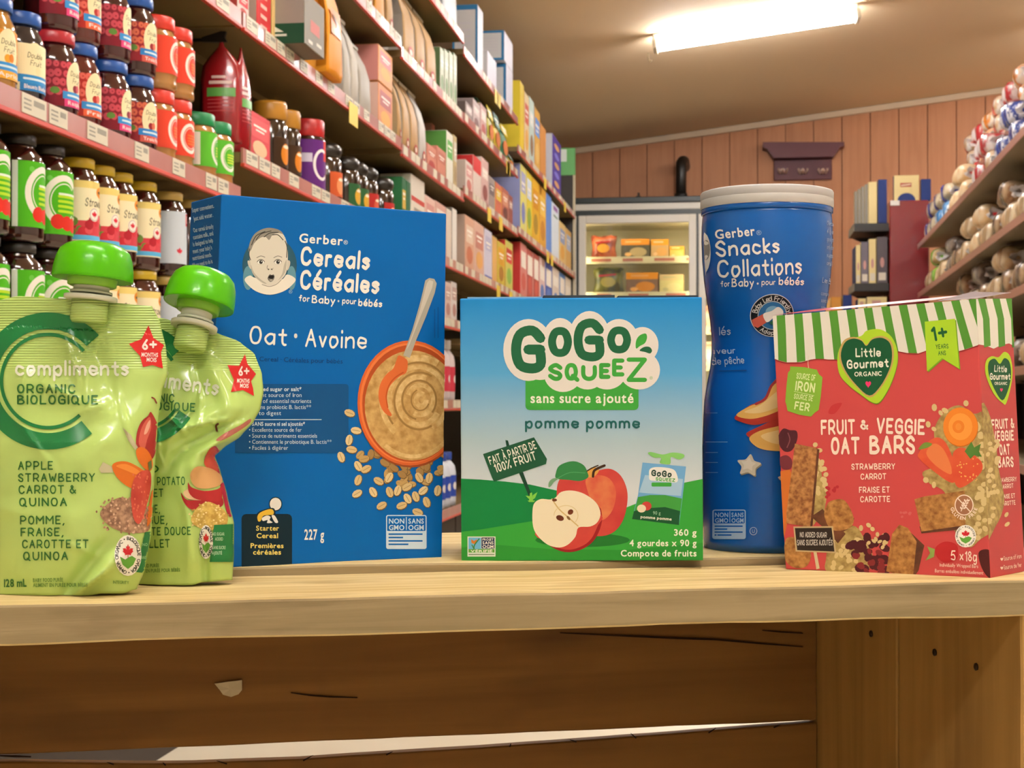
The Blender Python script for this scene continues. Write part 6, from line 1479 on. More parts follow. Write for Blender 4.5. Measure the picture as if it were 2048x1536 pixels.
A.poly('strawberry_picture', STW, c8((800, 850), (850, 790), (900, 768), (945, 800), (985, 900), (992, 990), (960, 1000), (880, 945), (805, 880)), True); A.poly('strawberry_picture', I('d87a48'), c8((840, 850), (880, 800), (930, 830), (970, 920), (965, 960), (890, 915)), True); A.poly('strawberry_picture', I('6f8c3a'), c8((800, 830), (830, 795), (870, 800), (850, 820)), True)
A.poly('strawberry_picture', STW, c8((985, 840), (1030, 820), (1090, 860), (1130, 900), (1125, 950), (1060, 1010), (1005, 1028), (975, 960), (975, 890)), True)
blobs('strawberry_picture', I('e0b060'), scatter(26, 990, 860, 1110, 1000), 3, 5); A.poly('strawberry_picture', I('4f7a34'), c8((1040, 840), (1075, 790), (1090, 820), (1125, 800), (1115, 840), (1130, 870), (1090, 860), (1070, 880)))
A.poly('granola_picture', GRD, c8((805, 1232), (1040, 1218), (1045, 1245), (815, 1268))); A.poly('granola_picture', GRB, c8((778, 1090), (830, 1075), (1040, 1045), (1045, 1225), (815, 1258)))
gc = (1530+1037/2.604, 580+1120/2.604); A.ell('gluten_mark', I('9c6a4c'), *gc, 19, 21); A.arc('gluten_mark', I('ead9c8'), *gc, 18, 20, 2, 0, 360); A.line('gluten_mark', I('ead9c8'), [(gc[0]-13, gc[1]-14), (gc[0]+13, gc[1]+14)], 2, False); A.line('gluten_mark', I('ead9c8'), [(gc[0]-6, gc[1]+12), (gc[0], gc[1]), (gc[0]+7, gc[1]-12)], 1.6)
for k in range(4): A.ell('gluten_mark', I('ead9c8'), gc[0]-3+k*2.6-3, gc[1]+6-k*5, 3, 1.6, 60); A.ell('gluten_mark', I('ead9c8'), gc[0]-3+k*2.6+4, gc[1]+6-k*5, 3, 1.6, -30)
A.ring('gluten_mark', I('ead9c8'), 'GLUTEN FREE', gc[0], gc[1], 24, 26, 7, 170, 10, inside=True)
seal(A, 'organic_mark', 1530+1045/2.604, 580+1282/2.604, 21, 22.5)
A.poly('strawberry_picture#b', I('b0282c'), c8((890, 1340), (940, 1310), (1000, 1330), (1000, 1400), (940, 1420), (895, 1390)), True); A.poly('strawberry_picture#b', I('8aa050'), c8((845, 1335), (885, 1350), (880, 1390), (835, 1410), (860, 1370)))
t8('lettering', TXT, '5 x', 968, 1408, 52, 66, wt=.13); t8('lettering', TXT, '18g', 1042, 1414, 54, 62, wt=.14)
t8('lettering', TXT, 'Individually Wrapped Bars', 910, 1440, 18, 200, 's', rise=8); t8('lettering', TXT, 'Barres emballées individuellement', 885, 1470, 18, 252, 's', rise=12)
A.poly('raisin_picture#e', I('4a1c1c'), c8((1112, 1370), (1150, 1350), (1180, 1370), (1188, 1450), (1170, 1500), (1130, 1450)), True)
A.poly('chalkboard_picture', I('c9b890'), c8((252, 1360), (268, 1360), (285, 1450), (268, 1455))); A.poly('chalkboard_picture', I('b8a27a'), c8((148, 1232), (354, 1230), (372, 1370), (160, 1362))); A.poly('chalkboard_picture', I('2f2521'), c8((156, 1240), (347, 1238), (362, 1362), (168, 1355)))
t8('chalkboard_picture', I('ddd6cc'), 'NO ADDED SUGAR', 182, 1288, 28, 140, wt=.13, rise=2); t8('chalkboard_picture', I('ddd6cc'), 'SANS SUCRES AJOUTÉS', 168, 1330, 30, 184, wt=.13, rise=0)
A.poly('leaf_picture', I('b8363a'), c8((330, 640), (350, 600), (400, 588), (385, 620), (360, 645)), True)
A.done()
SQ = [(1981, 1157), (2051, 1147), (2023, 597), (1952, 598)]
A = ox.art([F[1], ox.B[1], ox.B[2], F[2]], SQ)
A.poly('awning_picture', AWW, c8((1090, 30), (1290, 30), (1310, 300), (1270, 278), (1230, 286), (1190, 306), (1150, 290), (1110, 283)))
for x0_ in (1106, 1182, 1252): A.poly('awning_picture', GRN, c8((x0_, 40), (x0_+38, 40), (x0_+62, 150), (x0_+68, 290), (x0_+34, 300), (x0_+28, 150))); A.layer -= 1
A.layer += 1
A.poly('heart_logo', I('a5c92e'), c8((1148, 440), (1150, 370), (1180, 345), (1215, 350), (1245, 322), (1275, 345), (1288, 420), (1280, 500), (1255, 590), (1235, 588), (1190, 540)), True)
A.poly('heart_logo', I('14502f'), c8((1235, 575), (1190, 510), (1162, 430), (1165, 375), (1195, 358), (1222, 385), (1245, 355), (1272, 375), (1280, 440), (1268, 510)), True)
t8('heart_logo', I('e6e0d0'), 'Little', 1192, 426, 36, 66, wt=.17, rise=4); t8('heart_logo', I('e6e0d0'), 'Gourmet', 1170, 468, 36, 106, wt=.19, rise=0); t8('heart_logo', I('e6e0d0'), 'ORGANIC', 1194, 494, 16, 66, 'b'); heart(A, 'heart_logo', I('d8356a'), 1530+1230/2.604, 580+520/2.604, 3, 4)
t8('lettering', TXT, 'FRUIT &', 1180, 728, 54, 118, wt=.2, rise=-8); t8('lettering', TXT, 'VEGGIE', 1186, 790, 56, 110, wt=.2, rise=-6); t8('lettering', TXT, 'OAT', 1222, 862, 58, 54, wt=.2, rise=-4); t8('lettering', TXT, 'BARS', 1212, 926, 56, 82, wt=.2, rise=-4)
for st, x, y, w_ in (('STRAWBERRY', 1198, 1004, 112), ('CARROT', 1226, 1038, 68), ('FRAISE ET', 1222, 1090, 80), ('CAROTTE', 1228, 1126, 76)): t8('lettering', TXT, st, x, y, 24, w_, wt=.17, rise=-8)
A.poly('oat_picture', OATM, c8((1120, 640), (1162, 634), (1200, 800), (1215, 930), (1245, 1100), (1200, 1230), (1130, 1280)), True)
blobs('oat_picture', I('cdb680'), scatter(26, 1150, 720, 1215, 1240)+[(1256, 1170), (1260, 1220)], 12, 17)
for y in (1402, 1448): heart(A, 'lettering', TXT, 1530+1232/2.604, 580+y/2.604, 3, 3.4); t8('lettering', TXT, ('Source of iron' if y < 1420 else 'Source de fer'), 1244, y+8, 24, 92, wt=.13, rise=-14)
A.done()
m = MB(); o_ = ox.org; T0, T1, T2_, T3_ = F[3]-o_, F[2]-o_, ox.B[2]-o_, ox.B[3]-o_
m.add([T0+Vector((0, 0, .0004)), T1+(T0-T1)*.2+Vector((0, 0, .0012)), T2_+(T3_-T2_)*.2+Vector((0, 0, .004)), T3_+Vector((0, 0, .003))], [(0, 1, 2, 3)], mat('c2585c', .45))
m.add([T1+(T0-T1)*.19+Vector((0, 0, .0006)), T1+Vector((0, 0, .0003)), T2_+Vector((0, 0, .003)), T2_+(T3_-T2_)*.19+Vector((0, 0, .0052))], [(0, 1, 2, 3)], mat('4a2a26', .6)); m.build('top_flap', ox.root)

# ---- blue snack canister
dc = .850; cx0 = 1534
zb_ = ZB; ctr = at(cx0, 800, dc); ctr = Vector((ctr.x, ctr.y, zb_)); S_ = dc/FPX
can = thing('snack_canister', 'blue waisted snack canister with a white lid and peach slices', 'canister', ctr)
def zpx(y): return (HC-(y-802)*S_*.993)-zb_                   # height on the axis seen at row y
prof_px = [(1104, 122), (1096, 125.5), (1080, 127.5), (1040, 128.5), (900, 128.5), (840, 127), (800, 124.5), (765, 119), (735, 113), (705, 110), (675, 110), (640, 113), (600, 119.5), (560, 125), (520, 128.5), (480, 130), (450, 129.5), (432, 128), (424, 126)]
BLU = mat('0a56a6', .25, .3, coat=.22)
m = MB(); prof = [(w_*S_, zpx(y)) for y, w_ in prof_px]; prof[0] = (prof[0][0], .006)
m.lathe(prof, BLU, 56); m.build('canister_body', can)
m = MB(); m.lathe([(.030, .0), (.0345, .0003), (.0349, .0045), (.0338, .0075)], mat('a9a59a', .35, .6, metal=.5), 48); m.build('base_rim', can)
LID = mat('b6b4b1', .45, .3); FRO = clear_plastic('d8d6d0', .25, .35)
m = MB(); ty = zpx(400)
m.lathe([(128.5*S_, zpx(428)), (130.6*S_, zpx(426)), (130.6*S_, zpx(417)), (128.6*S_, zpx(415))], BLU, 56); m.build('neck_bead', can)
m = MB(); m.lathe([(128*S_, zpx(416)), (131*S_, zpx(414)), (131.5*S_, zpx(399)), (131.8*S_, zpx(398)), (132*S_, zpx(386)), (130.5*S_, zpx(383)), (126*S_, zpx(381.5)), (118*S_, zpx(381)), (117*S_, zpx(384)), (60*S_, zpx(384)), (.001, zpx(384))], LID, 64); m.build('lid', can)
m = MB(); m.lathe([(131.2*S_, zpx(417)), (131.9*S_, zpx(415)), (132.1*S_, zpx(401)), (131.5*S_, zpx(399.5))], FRO, 64, cap=False); m.build('lid_skirt', can)
pz = [(zpx(y), w_*S_) for y, w_ in prof_px]
def rad(z):
    for (a, r1), (b, r2) in zip(pz, pz[1:]):
        if a <= z <= b: return r1+(r2-r1)*(z-a)/(b-a)
    return pz[0][1] if z < pz[0][0] else pz[-1][1]
back = -fw.copy(); back.z = 0; back.normalize(); sidev = rt
def fcan(x, y, off):
    z = zpx(y)+.0 ; r = rad(z); s = max(-.985, min(.985, (x-cx0)*S_*.972/r)); c = math.sqrt(1-s*s)
    # a point nearer the eye is seen lower: undo it so the print lands on its row
    for _ in range(3):
        dd = dc-r*c; z = (HC-(y-802)*dd/FPX)-zb_; r = rad(z); s = max(-.985, min(.985, (x-cx0)*dd/FPX/r)); c = math.sqrt(1-s*s)
    return (sidev*s+back*c)*(r+.00025+off*10)+Vector((0, 0, z))
def clipx(t): return [] if min(p[0] for p in t) > 1661 or max(p[0] for p in t) < 1406 else [t]
A = Art(fcan, can, clipx, maxedge=9)
A.text('lettering', WHI, 'Gerber', 1421, 478, 19, to=(1490, 470), font='b', track=.16); A.text('lettering', I('9fb8d0'), '®', 1492, 470, 9, font='s')
A.text('lettering', WHI, 'Snacks', 1422, 514, 33, to=(1538, 506), font='h', wt=.15, track=.15); A.text('lettering', WHI, 'Collations', 1425, 556, 36, to=(1584, 548), font='h', wt=.14, track=.15)
A.text('lettering', WHI, 'for', 1431, 574, 12, to=(1446, 573), font='h', wt=.14); A.text('lettering', WHI, 'Baby', 1449, 574, 17, to=(1489, 573), font='h', wt=.15); A.text('lettering', WHI, '·', 1494, 572, 12, font='h', wt=.3); A.text('lettering', WHI, 'pour', 1503, 570, 12, to=(1530, 570), font='h', wt=.14); A.text('lettering', WHI, 'bébés', 1536, 570, 16, to=(1588, 571), font='h', wt=.16)
A.ell('portrait_emblem', WHI, 1402, 508, 12, 46); A.ell('portrait_emblem', I('8a867e'), 1408, 500, 5, 20)
for k, (st, w_) in enumerate((('Gerber', 24), ('4 g of', 22), ('good grains', 26), ('and vitamins', 26), ('support', 26), ('and E', 20))): A.text('side_lettering', I('8fa8c8'), st, 1640, 450+k*16, 9, to=(1640+w_, 453+k*16), font='h', wt=.14)
A.text('side_lettering', I('a8bcd4'), 'Les Bou', 1630, 565, 11, to=(1662, 570), font='h', wt=.12)
for k in range(4): A.text('side_lettering', I('8fa8c8'), ('comprend', 'sont bons', 'pour bébé', 'aussi')[k], 1628+k, 590+k*14, 8, to=(1660, 594+k*14), font='s')
A.ell('badge', I('c8cdd2'), 1526, 631, 43, 43, n=40); A.ell('badge', I('14191f'), 1526, 631, 41.5, 41.5, n=40); A.arc('badge', I('b8c4cc'), 1526, 631, 28, 28, 1.5, 0, 360, 32); A.ell('badge', I('2a6aa0'), 1526, 631, 27, 27, n=32); A.ell('badge', I('78a8c8'), 1526, 624, 14, 12)
A.ring('badge', I('d0d0cc'), 'Baby Led Friendly', 1526, 631, 34.5, 34.5, 10, 190, 350, 'h'); A.ring('badge', I('d0d0cc'), 'Adaptée', 1526, 631, 34.5, 34.5, 9, 130, 50, 'h', inside=True)
A.poly('badge', I('c05a4a'), [(1487, 640), (1508, 628), (1516, 644), (1498, 656), (1490, 652)]); A.poly('badge', WHI, [(1508, 628), (1524, 622), (1536, 614), (1546, 622), (1544, 632), (1530, 634), (1518, 644), (1512, 642)], True); A.poly('badge', I('2f6a4c'), [(1520, 646), (1530, 640), (1548, 640), (1546, 650), (1532, 652)], True)
A.text('lettering', I('b8c8d8'), 'lés', 1432, 671, 17, to=(1450, 670), font='h', wt=.11); A.text('lettering', I('b8c8d8'), 'saveur', 1412, 709, 13, to=(1458, 707), font='h', wt=.12); A.text('lettering', I('b8c8d8'), 'de pêche', 1422, 730, 15, to=(1473, 727), font='h', wt=.11)
A.line('lettering', I('0c3c78'), [(1432, 742), (1476, 741)], 2)
PE = I('dfae5c'); PEL = I('e8c98a'); PER = I('a83428')
A.poly('peach_picture', PER, [(1453, 834), (1480, 811), (1505, 800), (1525, 765), (1549, 746), (1575, 745), (1575, 822), (1545, 832), (1520, 842), (1490, 850), (1464, 844)], True); A.poly('peach_picture', PE, [(1456, 830), (1481, 812), (1505, 802), (1524, 770), (1548, 750), (1575, 748), (1575, 806), (1540, 820), (1510, 832), (1480, 838)], True); A.poly('peach_picture', PEL, [(1470, 824), (1500, 810), (1530, 785), (1560, 770), (1575, 775), (1575, 795), (1540, 812), (1500, 826)], True)
A.line('peach_picture', I('9a3030'), [(1492, 808), (1510, 797), (1522, 772), (1535, 760)], 5)
A.poly('peach_picture', PER, [(1474, 866), (1500, 852), (1530, 838), (1575, 828), (1575, 850), (1500, 864), (1486, 880), (1480, 876)], True); A.poly('peach_picture', PE, [(1479, 876), (1498, 862), (1535, 852), (1575, 842), (1575, 895), (1545, 902), (1510, 900), (1490, 892)], True); A.poly('peach_picture', PEL, [(1500, 872), (1535, 860), (1575, 852), (1575, 880), (1530, 888)], True)
for sx_, sy_, rr, ro in ((1478, 931, 23, 8), (1556, 958, 23, -10)):
    P = [((rr if i % 2 == 0 else rr*.6)*math.sin(R(ro+36*i)), -(rr if i % 2 == 0 else rr*.6)*math.cos(R(ro+36*i))) for i in range(10)]
    A.poly('star_picture', I('8f8874'), [(sx_+x+1.5, sy_+y+2.5) for x, y in P], True); A.poly('star_picture', I('cfc7b2'), [(sx_+x, sy_+y) for x, y in P], True); A.poly('star_picture', I('dfd8c6'), [(sx_-1+x*.6, sy_-2+y*.6) for x, y in P], True)
nongmo(A, 1416, 1019, 1472, 1078, I('9fb8d4'), BLU)
A.arc('lettering', I('a8bcd4'), 1486, 1062, 6.5, 7.5, 1.2, 0, 360); A.text('lettering', I('a8bcd4'), 'U', 1483.5, 1065.5, 7, 5, font='s')
A.text('lettering', I('b8c8dc'), '42 g', 1546, 1071, 17, 40, font='s')
for y in (826, 905, 925, 945): A.line('lettering', I('5a88bc'), [(1408, y), (1424, y)], 1.4)
A.line('lettering', I('8fb0d0'), [(1408, 884), (1440, 884)], 1)
A.done()

# ------------------------------------------------------------------ puree pouches
def interp(T, t):
    for (a, u), (b, v) in zip(T, T[1:]):
        if t <= b: s_ = (t-a)/(b-a); s_ = s_*s_*(3-2*s_)*.35+s_*.65; return u+(v-u)*s_
    return T[-1][1]
def pouch(name, label, d0, XLr, XRr, YT, YB_, Tm, seed, creases, fm):
    """stand-up pouch: outline by rows, belly and wrinkles as real depth. XLr, XRr: (share of height, column); YT, YB_: (share of width, row)"""
    NS, NT = 64, 96; floor = ZF+.0003
    def pos(s_, t):
        xl, xr = interp(XLr, t), interp(XRr, t); x = xl+(xr-xl)*s_
        return x, interp(YT, s_)*(1-t)+interp(YB_, s_)*t
    def belly(s_, t):
        e = max(0, 1-(2*s_-1)**2)**.62
        v = .10+.9*min(1, max(0, (t-.06)/.42))**1.2
        v *= 1-.42*max(0, (t-.72)/.28)**2
        if t < .1: v = .1+.15*t
        g = Tm*e*v
        w = 0
        for (cs, ct, ang, ln, wd, h) in creases:
            c_, q_ = math.cos(R(ang)), math.sin(R(ang)); u = (s_-cs)*c_+(t-ct)*1.6*q_; n = -(s_-cs)*q_+(t-ct)*1.6*c_
            w += h*math.exp(-(n/wd)**2)*math.exp(-(u/ln)**4)
        k = min(1, max(0, (t-.04)/.1))*min(1, e*1.6)
        nz = noise.noise(Vector((s_*4+seed, t*6, seed)))*.0011+noise.noise(Vector((s_*9+seed*2, t*12, seed+5)))*.0005
        return g+(w+nz)*k
    def P(s_, t, off=0, sgn=1):
        x, y = pos(s_, t); b = belly(s_, t) if sgn > 0 else -belly(s_, t)*.75
        p = at(x, y, d0-b-off)
        if p.z < floor: p.z = floor
        return p
    base = at(interp(XLr, 1)*.5+interp(XRr, 1)*.5, 1190, d0); base.z = ZF
    root = thing(name, label, 'pouch', base)
    m = MB(); rows = []
    for j in range(NT+1):
        t = j/NT; f = [P(i/NS, t)-base for i in range(NS+1)]; b = [P(1-i/NS, t, 0, -1)-base for i in range(1, NS)]; rows.append(f+b)
    K = len(rows[0]); fs = []
    for j in range(NT):
        for k in range(K): fs.append((j*K+k, (j+1)*K+k, (j+1)*K+(k+1) % K, j*K+(k+1) % K))
    m.add([p for r in rows for p in r], fs, fm, True)
    # base gusset and top edge
    for r in (rows[0], rows[-1]):
        vs = r; f = []
        for k in range(NS): f.append((k, k+1, K-1-k if K-1-k > NS else k+1, (K-k) % K))
        m.add(vs, [tuple(dict.fromkeys(q)) for q in f if len(set(q)) > 2], fm)
    m.build('pouch_body', root)
    def inv(x, y):
        s_ = .5; t = .5
        for _ in range(12):
            yt, yb = interp(YT, s_), interp(YB_, s_); t = min(1, max(0, (y-yt)/(yb-yt))); xl, xr = interp(XLr, t), interp(XRr, t); s_ = min(1, max(0, (x-xl)/(xr-xl)))
        return s_, t
    def f(x, y, off):
        s_, t = inv(x, y); return P(s_, t, .00035+off*15)-base
    def clip(tr):
        n = 0
        for p in tr:
            s_, t = inv(*p); n += 0 < s_ < 1 and 0 < t < 1
        return [tr] if n == 3 else []
    A = Art(f, root, clip, maxedge=5)
    return root, A, base, P, inv
def film():
    m = mat('b6d474', .27, .4, coat=.3, bump=(55, .25)).copy(); nt = m.node_tree; N = nt.nodes.new; L = nt.links.new
    b = nt.nodes['Principled BSDF']; tc = N('ShaderNodeTexCoord'); sp = N('ShaderNodeSeparateXYZ'); L(tc.outputs['Object'], sp.inputs[0])
    w = N('ShaderNodeTexWave'); w.bands_direction = 'Z'; w.inputs['Scale'].default_value = 280; L(tc.outputs['Object'], w.inputs['Vector'])
    gt = N('ShaderNodeMapRange'); gt.inputs['From Min'].default_value = .098; gt.inputs['From Max'].default_value = .106; L(sp.outputs['Z'], gt.inputs['Value'])
    ml = N('ShaderNodeMath'); ml.operation = 'MULTIPLY'; L(w.outputs['Fac'], ml.inputs[0]); L(gt.outputs[0], ml.inputs[1])
    bp = N('ShaderNodeBump'); bp.inputs['Strength'].default_value = .7; bp.inputs['Distance'].default_value = .0008; L(ml.outputs[0], bp.inputs['Height'])
    old = b.inputs['Normal'].links[0].from_socket; L(old, bp.inputs['Normal']); L(bp.outputs['Normal'], b.inputs['Normal'])
    return m
FILM = film(); FI = film_ink
CAPM = mat('4cac00', .3, .25, coat=.15); CAPI = clear_plastic('8fd03a', .2, .3); NECK = clear_plastic('dcdcc6', .12, .3)
def cap(root, base, cxp, y0, hw, d, roll, pitch, yfl):
    """mushroom cap with its ring, neck and flange; built at its real size, tilted like the photo's"""
    s_ = d/FPX; o = at(cxp, y0, d)-base                       # o: middle of the cap's lower edge
    Rm = Matrix.Rotation(R(pitch), 3, rt) @ Matrix.Rotation(R(roll), 3, fw)
    def LA(mb_, prof, m, n=40, cap_=True): mb_.lathe([(r*s_, z*s_) for r, z in prof], m, n, o, Rm, True, cap_)
    m = MB(); r = hw
    LA(m, [(r*.93, 2), (r*.985, 0), (r, 2), (r, 6), (r*.985, 22), (r*.94, 42), (r*.86, 58), (r*.72, 68), (r*.52, 73.5), (r*.28, 75.5), (r*.05, 76)], CAPM)
    m.build('cap', root)
    m = MB(); LA(m, [(r*.6, 18), (r*.62, 4), (r*.6, -12), (r*.55, -14)], CAPI); m.build('tamper_ring', root)
    k = yfl-y0
    m = MB(); LA(m, [(r*.44, 10), (r*.44, -k+12)], NECK); LA(m, [(r*.52, -k+14), (r*.52, -k+9)], NECK); m.build('spout_neck', root)
    m = MB(); LA(m, [(r*.63, -k+5), (r*.66, -k+4), (r*.66, -k-3), (r*.6, -k-5)], NECK); m.build('spout_flange', root)
    m = MB(); LA(m, [(r*.46, -k-4), (r*.46, -k-44), (r*.4, -k-50)], FILM); m.build('spout_stem', root)
CR1 = [(.48, .22, 70, .12, .012, .0016), (.56, .17, -60, .08, .014, -.0018), (.42, .31, 15, .1, .012, .0014), (.62, .36, -20, .12, .014, .0014), (.3, .5, 50, .2, .02, .0008), (.8, .4, 70, .2, .016, .0012), (.58, .84, 20, .16, .02, .0012), (.66, .95, -30, .1, .015, .003), (.62, .2, 60, .3, .05, -.0022), (.5, .33, 20, .28, .05, .0016), (.75, .45, -40, .3, .06, .0014), (.2, .3, 80, .3, .06, .001), (.7, .93, -35, .14, .05, .005), (.62, .9, -50, .2, .05, -.004), (.08, .7, 10, .2, .04, .001), (.55, .26, 75, .2, .03, .0012), (.93, .6, 85, .5, .05, .0012)]
p1, A, b1, P1, inv1 = pouch('puree_pouch', 'light green puree pouch with strawberry and carrots, in front of the other pouch', .679,
    [(0, -22), (.1, -24), (.5, -26), (.85, -20), (1, -16)], [(0, 304), (.06, 321), (.16, 333), (.24, 336), (.3, 324), (.4, 316), (.6, 309), (.8, 303), (.93, 290), (1, 274)],
    [(0, 604), (.18, 592), (.45, 597), (.7, 604), (1, 612)], [(0, 1199), (.4, 1197), (.62, 1194), (.75, 1187), (.9, 1187), (1, 1178)], .0155, 1, CR1, FILM)
GD = FI('17713a'); TD = FI('2c6a2c'); T2D = FI('5f8a3c')
def green_c(A, cx, cy, r, k=1):
    A.arc('c_logo', GD, cx, cy, r*.88, r*.88, r*.24, 50, 318, 60); A.arc('c_logo', GD, cx, cy, r*.68, r*.68, r*.05, 47, 320, 60)
green_c(A, 96, 762, 137)
WF = FI('e3e8d2')
A.text('lettering', WF, 'compliments', 30, 752, 32, to=(258, 752), font='h', wt=.17, track=.14)
A.text('lettering', TD, 'ORGANIC', 34, 787, 19, to=(151, 787), font='h', wt=.17, track=.2); A.text('lettering', TD, 'BIOLOGIQUE', 34, 809, 19, to=(196, 809), font='h', wt=.17, track=.18)
for st, x, y, x2 in (('APPLE', 36, 940, 106), ('STRAWBERRY', 36, 964, 190), ('CARROT &', 37, 988, 152), ('QUINOA', 38, 1013, 134), ('POMME,', 40, 1049, 129), ('FRAISE,', 41, 1073, 127), ('CAROTTE ET', 44, 1097, 177), ('QUINOA', 46, 1121, 136)):
    A.text('lettering', TD, st, x, y, 17.5, to=(x2, y-.5), font='h', wt=.15, track=.2)
A.text('lettering', TD, '128 mL', 8, 1174, 16, to=(53, 1173), font='b', track=.12); A.text('lettering', T2D, 'BABY FOOD PURÉE', 66, 1164, 7.5, to=(126, 1163), font='b'); A.text('lettering', T2D, 'ALIMENT EN PURÉE POUR BÉBÉS', 66, 1174, 7.5, to=(175, 1173), font='b')
def badge6(A, pts, tx):
    A.poly('star_badge', FI('c8211f'), pts)
    (x1, y1, h1, w1), (x2, y2, w2), (x3, y3, w3) = tx
    A.text('star_badge', FI('f0e6dc'), '6+', x1, y1, h1, to=(x1+w1, y1), font='h', wt=.2); A.text('star_badge', FI('f0e6dc'), 'MONTHS', x2, y2, 8.5, to=(x2+w2, y2+1), font='b'); A.text('star_badge', FI('f0e6dc'), 'MOIS', x3, y3, 8.5, to=(x3+w3, y3+1), font='b')
badge6(A, [(297, 651), (307, 676), (328, 690), (322, 704), (323, 716), (326, 737), (305, 730), (286, 734), (280, 712), (258, 688), (283, 678)], ((284, 700, 22, 30), (283, 713, 33), (293, 723, 20)))
CAO = FI('cf6a1c'); CAH = FI('dd8636')
A.poly('apple_picture', FI('9c2a26'), [(303, 825), (296, 832), (284, 842), (276, 858), (272, 880), (275, 900), (290, 912), (304, 918), (312, 900), (318, 860)], True); A.poly('apple_picture', FI('c05848'), [(300, 834), (288, 846), (280, 866), (278, 888), (288, 900), (294, 880), (302, 856)], True); A.poly('apple_picture', FI('d8a088'), [(300, 840), (293, 850), (288, 868), (294, 866), (300, 852)], True); A.line('apple_picture', FI('7a3020'), [(313, 806), (309, 798), (304, 795)], 3)
A.poly('carrot_picture', CAO, [(272, 902), (280, 894), (292, 898), (302, 912), (306, 930), (300, 942), (288, 936), (276, 920)], True)
A.poly('carrot_picture#c', FI('b7b08a'), [(270, 900), (276, 895), (262, 870), (245, 855), (256, 880)]); A.poly('carrot_picture', FI('c0ba94'), [(225, 934), (226, 945), (202, 946), (198, 938), (206, 924)])
A.poly('carrot_picture', CAO, [(224, 932), (234, 924), (252, 923), (270, 930), (290, 944), (296, 960), (286, 974), (268, 978), (248, 968), (232, 952)], True); A.poly('carrot_picture', CAH, [(232, 932), (250, 928), (270, 936), (284, 948), (270, 948), (250, 940)], True)
QN = mat('b08a6c', .5, .4, noise=(420, '7d5a44', .12))
A.poly('quinoa_picture', QN, [(200, 1030), (215, 1008), (240, 995), (262, 1000), (290, 1010), (300, 1040), (296, 1062), (262, 1066), (225, 1056)], True)
rnd = random.Random(8)
for k in range(120):
    a = rnd.uniform(0, 6.28); rr = rnd.uniform(.2, 1.12)**.7; x, y = 250+54*rr*math.cos(a), 1030+36*rr*math.sin(a)
    A.ell('quinoa_picture', FI(rnd.choice(('c49c80', '8a644c', 'a87e62', 'd0ae90'))), x, y, 2.6, 2, rnd.uniform(0, 180), 7); A.layer -= 1
A.layer += 1
A.poly('carrot_picture#b', CAO, [(294, 1050), (300, 1000), (307, 975), (309, 1000), (306, 1032), (300, 1046)], True)
SB = mat('a82a20', .35, .5, noise=(150, 'c24a38', .2))
A.poly('strawberry_picture', SB, [(262, 985), (268, 958), (280, 944), (294, 940), (302, 948), (301, 980), (292, 1015), (284, 1040), (276, 1048), (267, 1036), (263, 1010)], True)
for k in range(42):
    x, y = rnd.uniform(266, 298), rnd.uniform(948, 1038)
    A.ell('strawberry_picture', FI('cf6a50'), x, y, 1.6, 2.4, 0, 6); A.layer -= 1
A.layer += 1
A.poly('strawberry_picture', FI('5a6a3c'), [(296, 925), (303, 920), (304, 935), (298, 942)])
A.poly('green_panel', GD, [(290, 1064), (306, 1063), (300, 1110), (288, 1146), (272, 1144), (282, 1100)]); A.text('green_panel', FI('8ab88a'), 'NO', 285, 1092, 6, 10); A.text('green_panel', FI('8ab88a'), 'SANS', 280, 1118, 6, 12)
seal(A, 'organic_mark', 256, 1111, 27, 41)
A.text('lettering', T2D, 'INTEGRITY', 226, 1167, 6, to=(258, 1168), font='b')
A.done()
cap(p1, b1, 185, 560, 79.5, .676, 4.5, -3, 597)

CR2 = [(.42, .40, 25, .12, .012, .0022), (.6, .385, -12, .22, .012, .0025), (.7, .44, -30, .25, .014, .002), (.3, .47, 60, .12, .012, .002), (.55, .33, 80, .12, .014, .0016), (.75, .3, 60, .3, .06, .003), (.45, .42, -28, .3, .045, .004), (.62, .47, -35, .34, .04, -.004), (.8, .5, -40, .25, .05, .003), (.5, .15, 80, .2, .04, -.0016), (.35, .35, 70, .25, .05, .002), (.55, .8, 88, .3, .05, .0016), (.72, .93, 85, .16, .04, -.003)]
p2, A, b2, P2, inv2 = pouch('puree_pouch', 'light green puree pouch with apple pieces, standing before the cereal box', .7155,
    [(0, 268), (.2, 256), (.5, 262), (.8, 266), (1, 268)], [(0, 430), (.04, 480), (.09, 510), (.17, 524), (.24, 527), (.31, 521), (.36, 508), (.42, 482), (.47, 446), (.50, 430), (.56, 441), (.66, 455), (.77, 468), (.9, 468), (1, 465)],
    [(0, 636), (.35, 636), (.6, 648), (1, 664)], [(0, 1173), (.3, 1173), (.6, 1170), (.68, 1165), (1, 1160)], .0135, 4, CR2, FILM)
A.arc('c_logo', GD, 300, 775, 74, 106, 29, 285, 318, 24); A.arc('c_logo', GD, 300, 775, 58, 84, 7, 285, 320, 24)
A.arc('c_logo#b', GD, 290, 770, 96, 104, 27, 34, 90, 24); A.arc('c_logo#b', GD, 290, 770, 74, 84, 6, 34, 90, 24)
A.text('lettering', WF, 'compliments', 232, 762, 34, to=(436, 792), font='h', wt=.17, track=.13)
A.text('lettering', TD, 'ORGANIC', 264, 800, 18, to=(348, 806), font='h', wt=.17, track=.2); A.text('lettering', TD, 'BIOLOGIQUE', 262, 818, 18, to=(390, 824), font='h', wt=.17, track=.18)
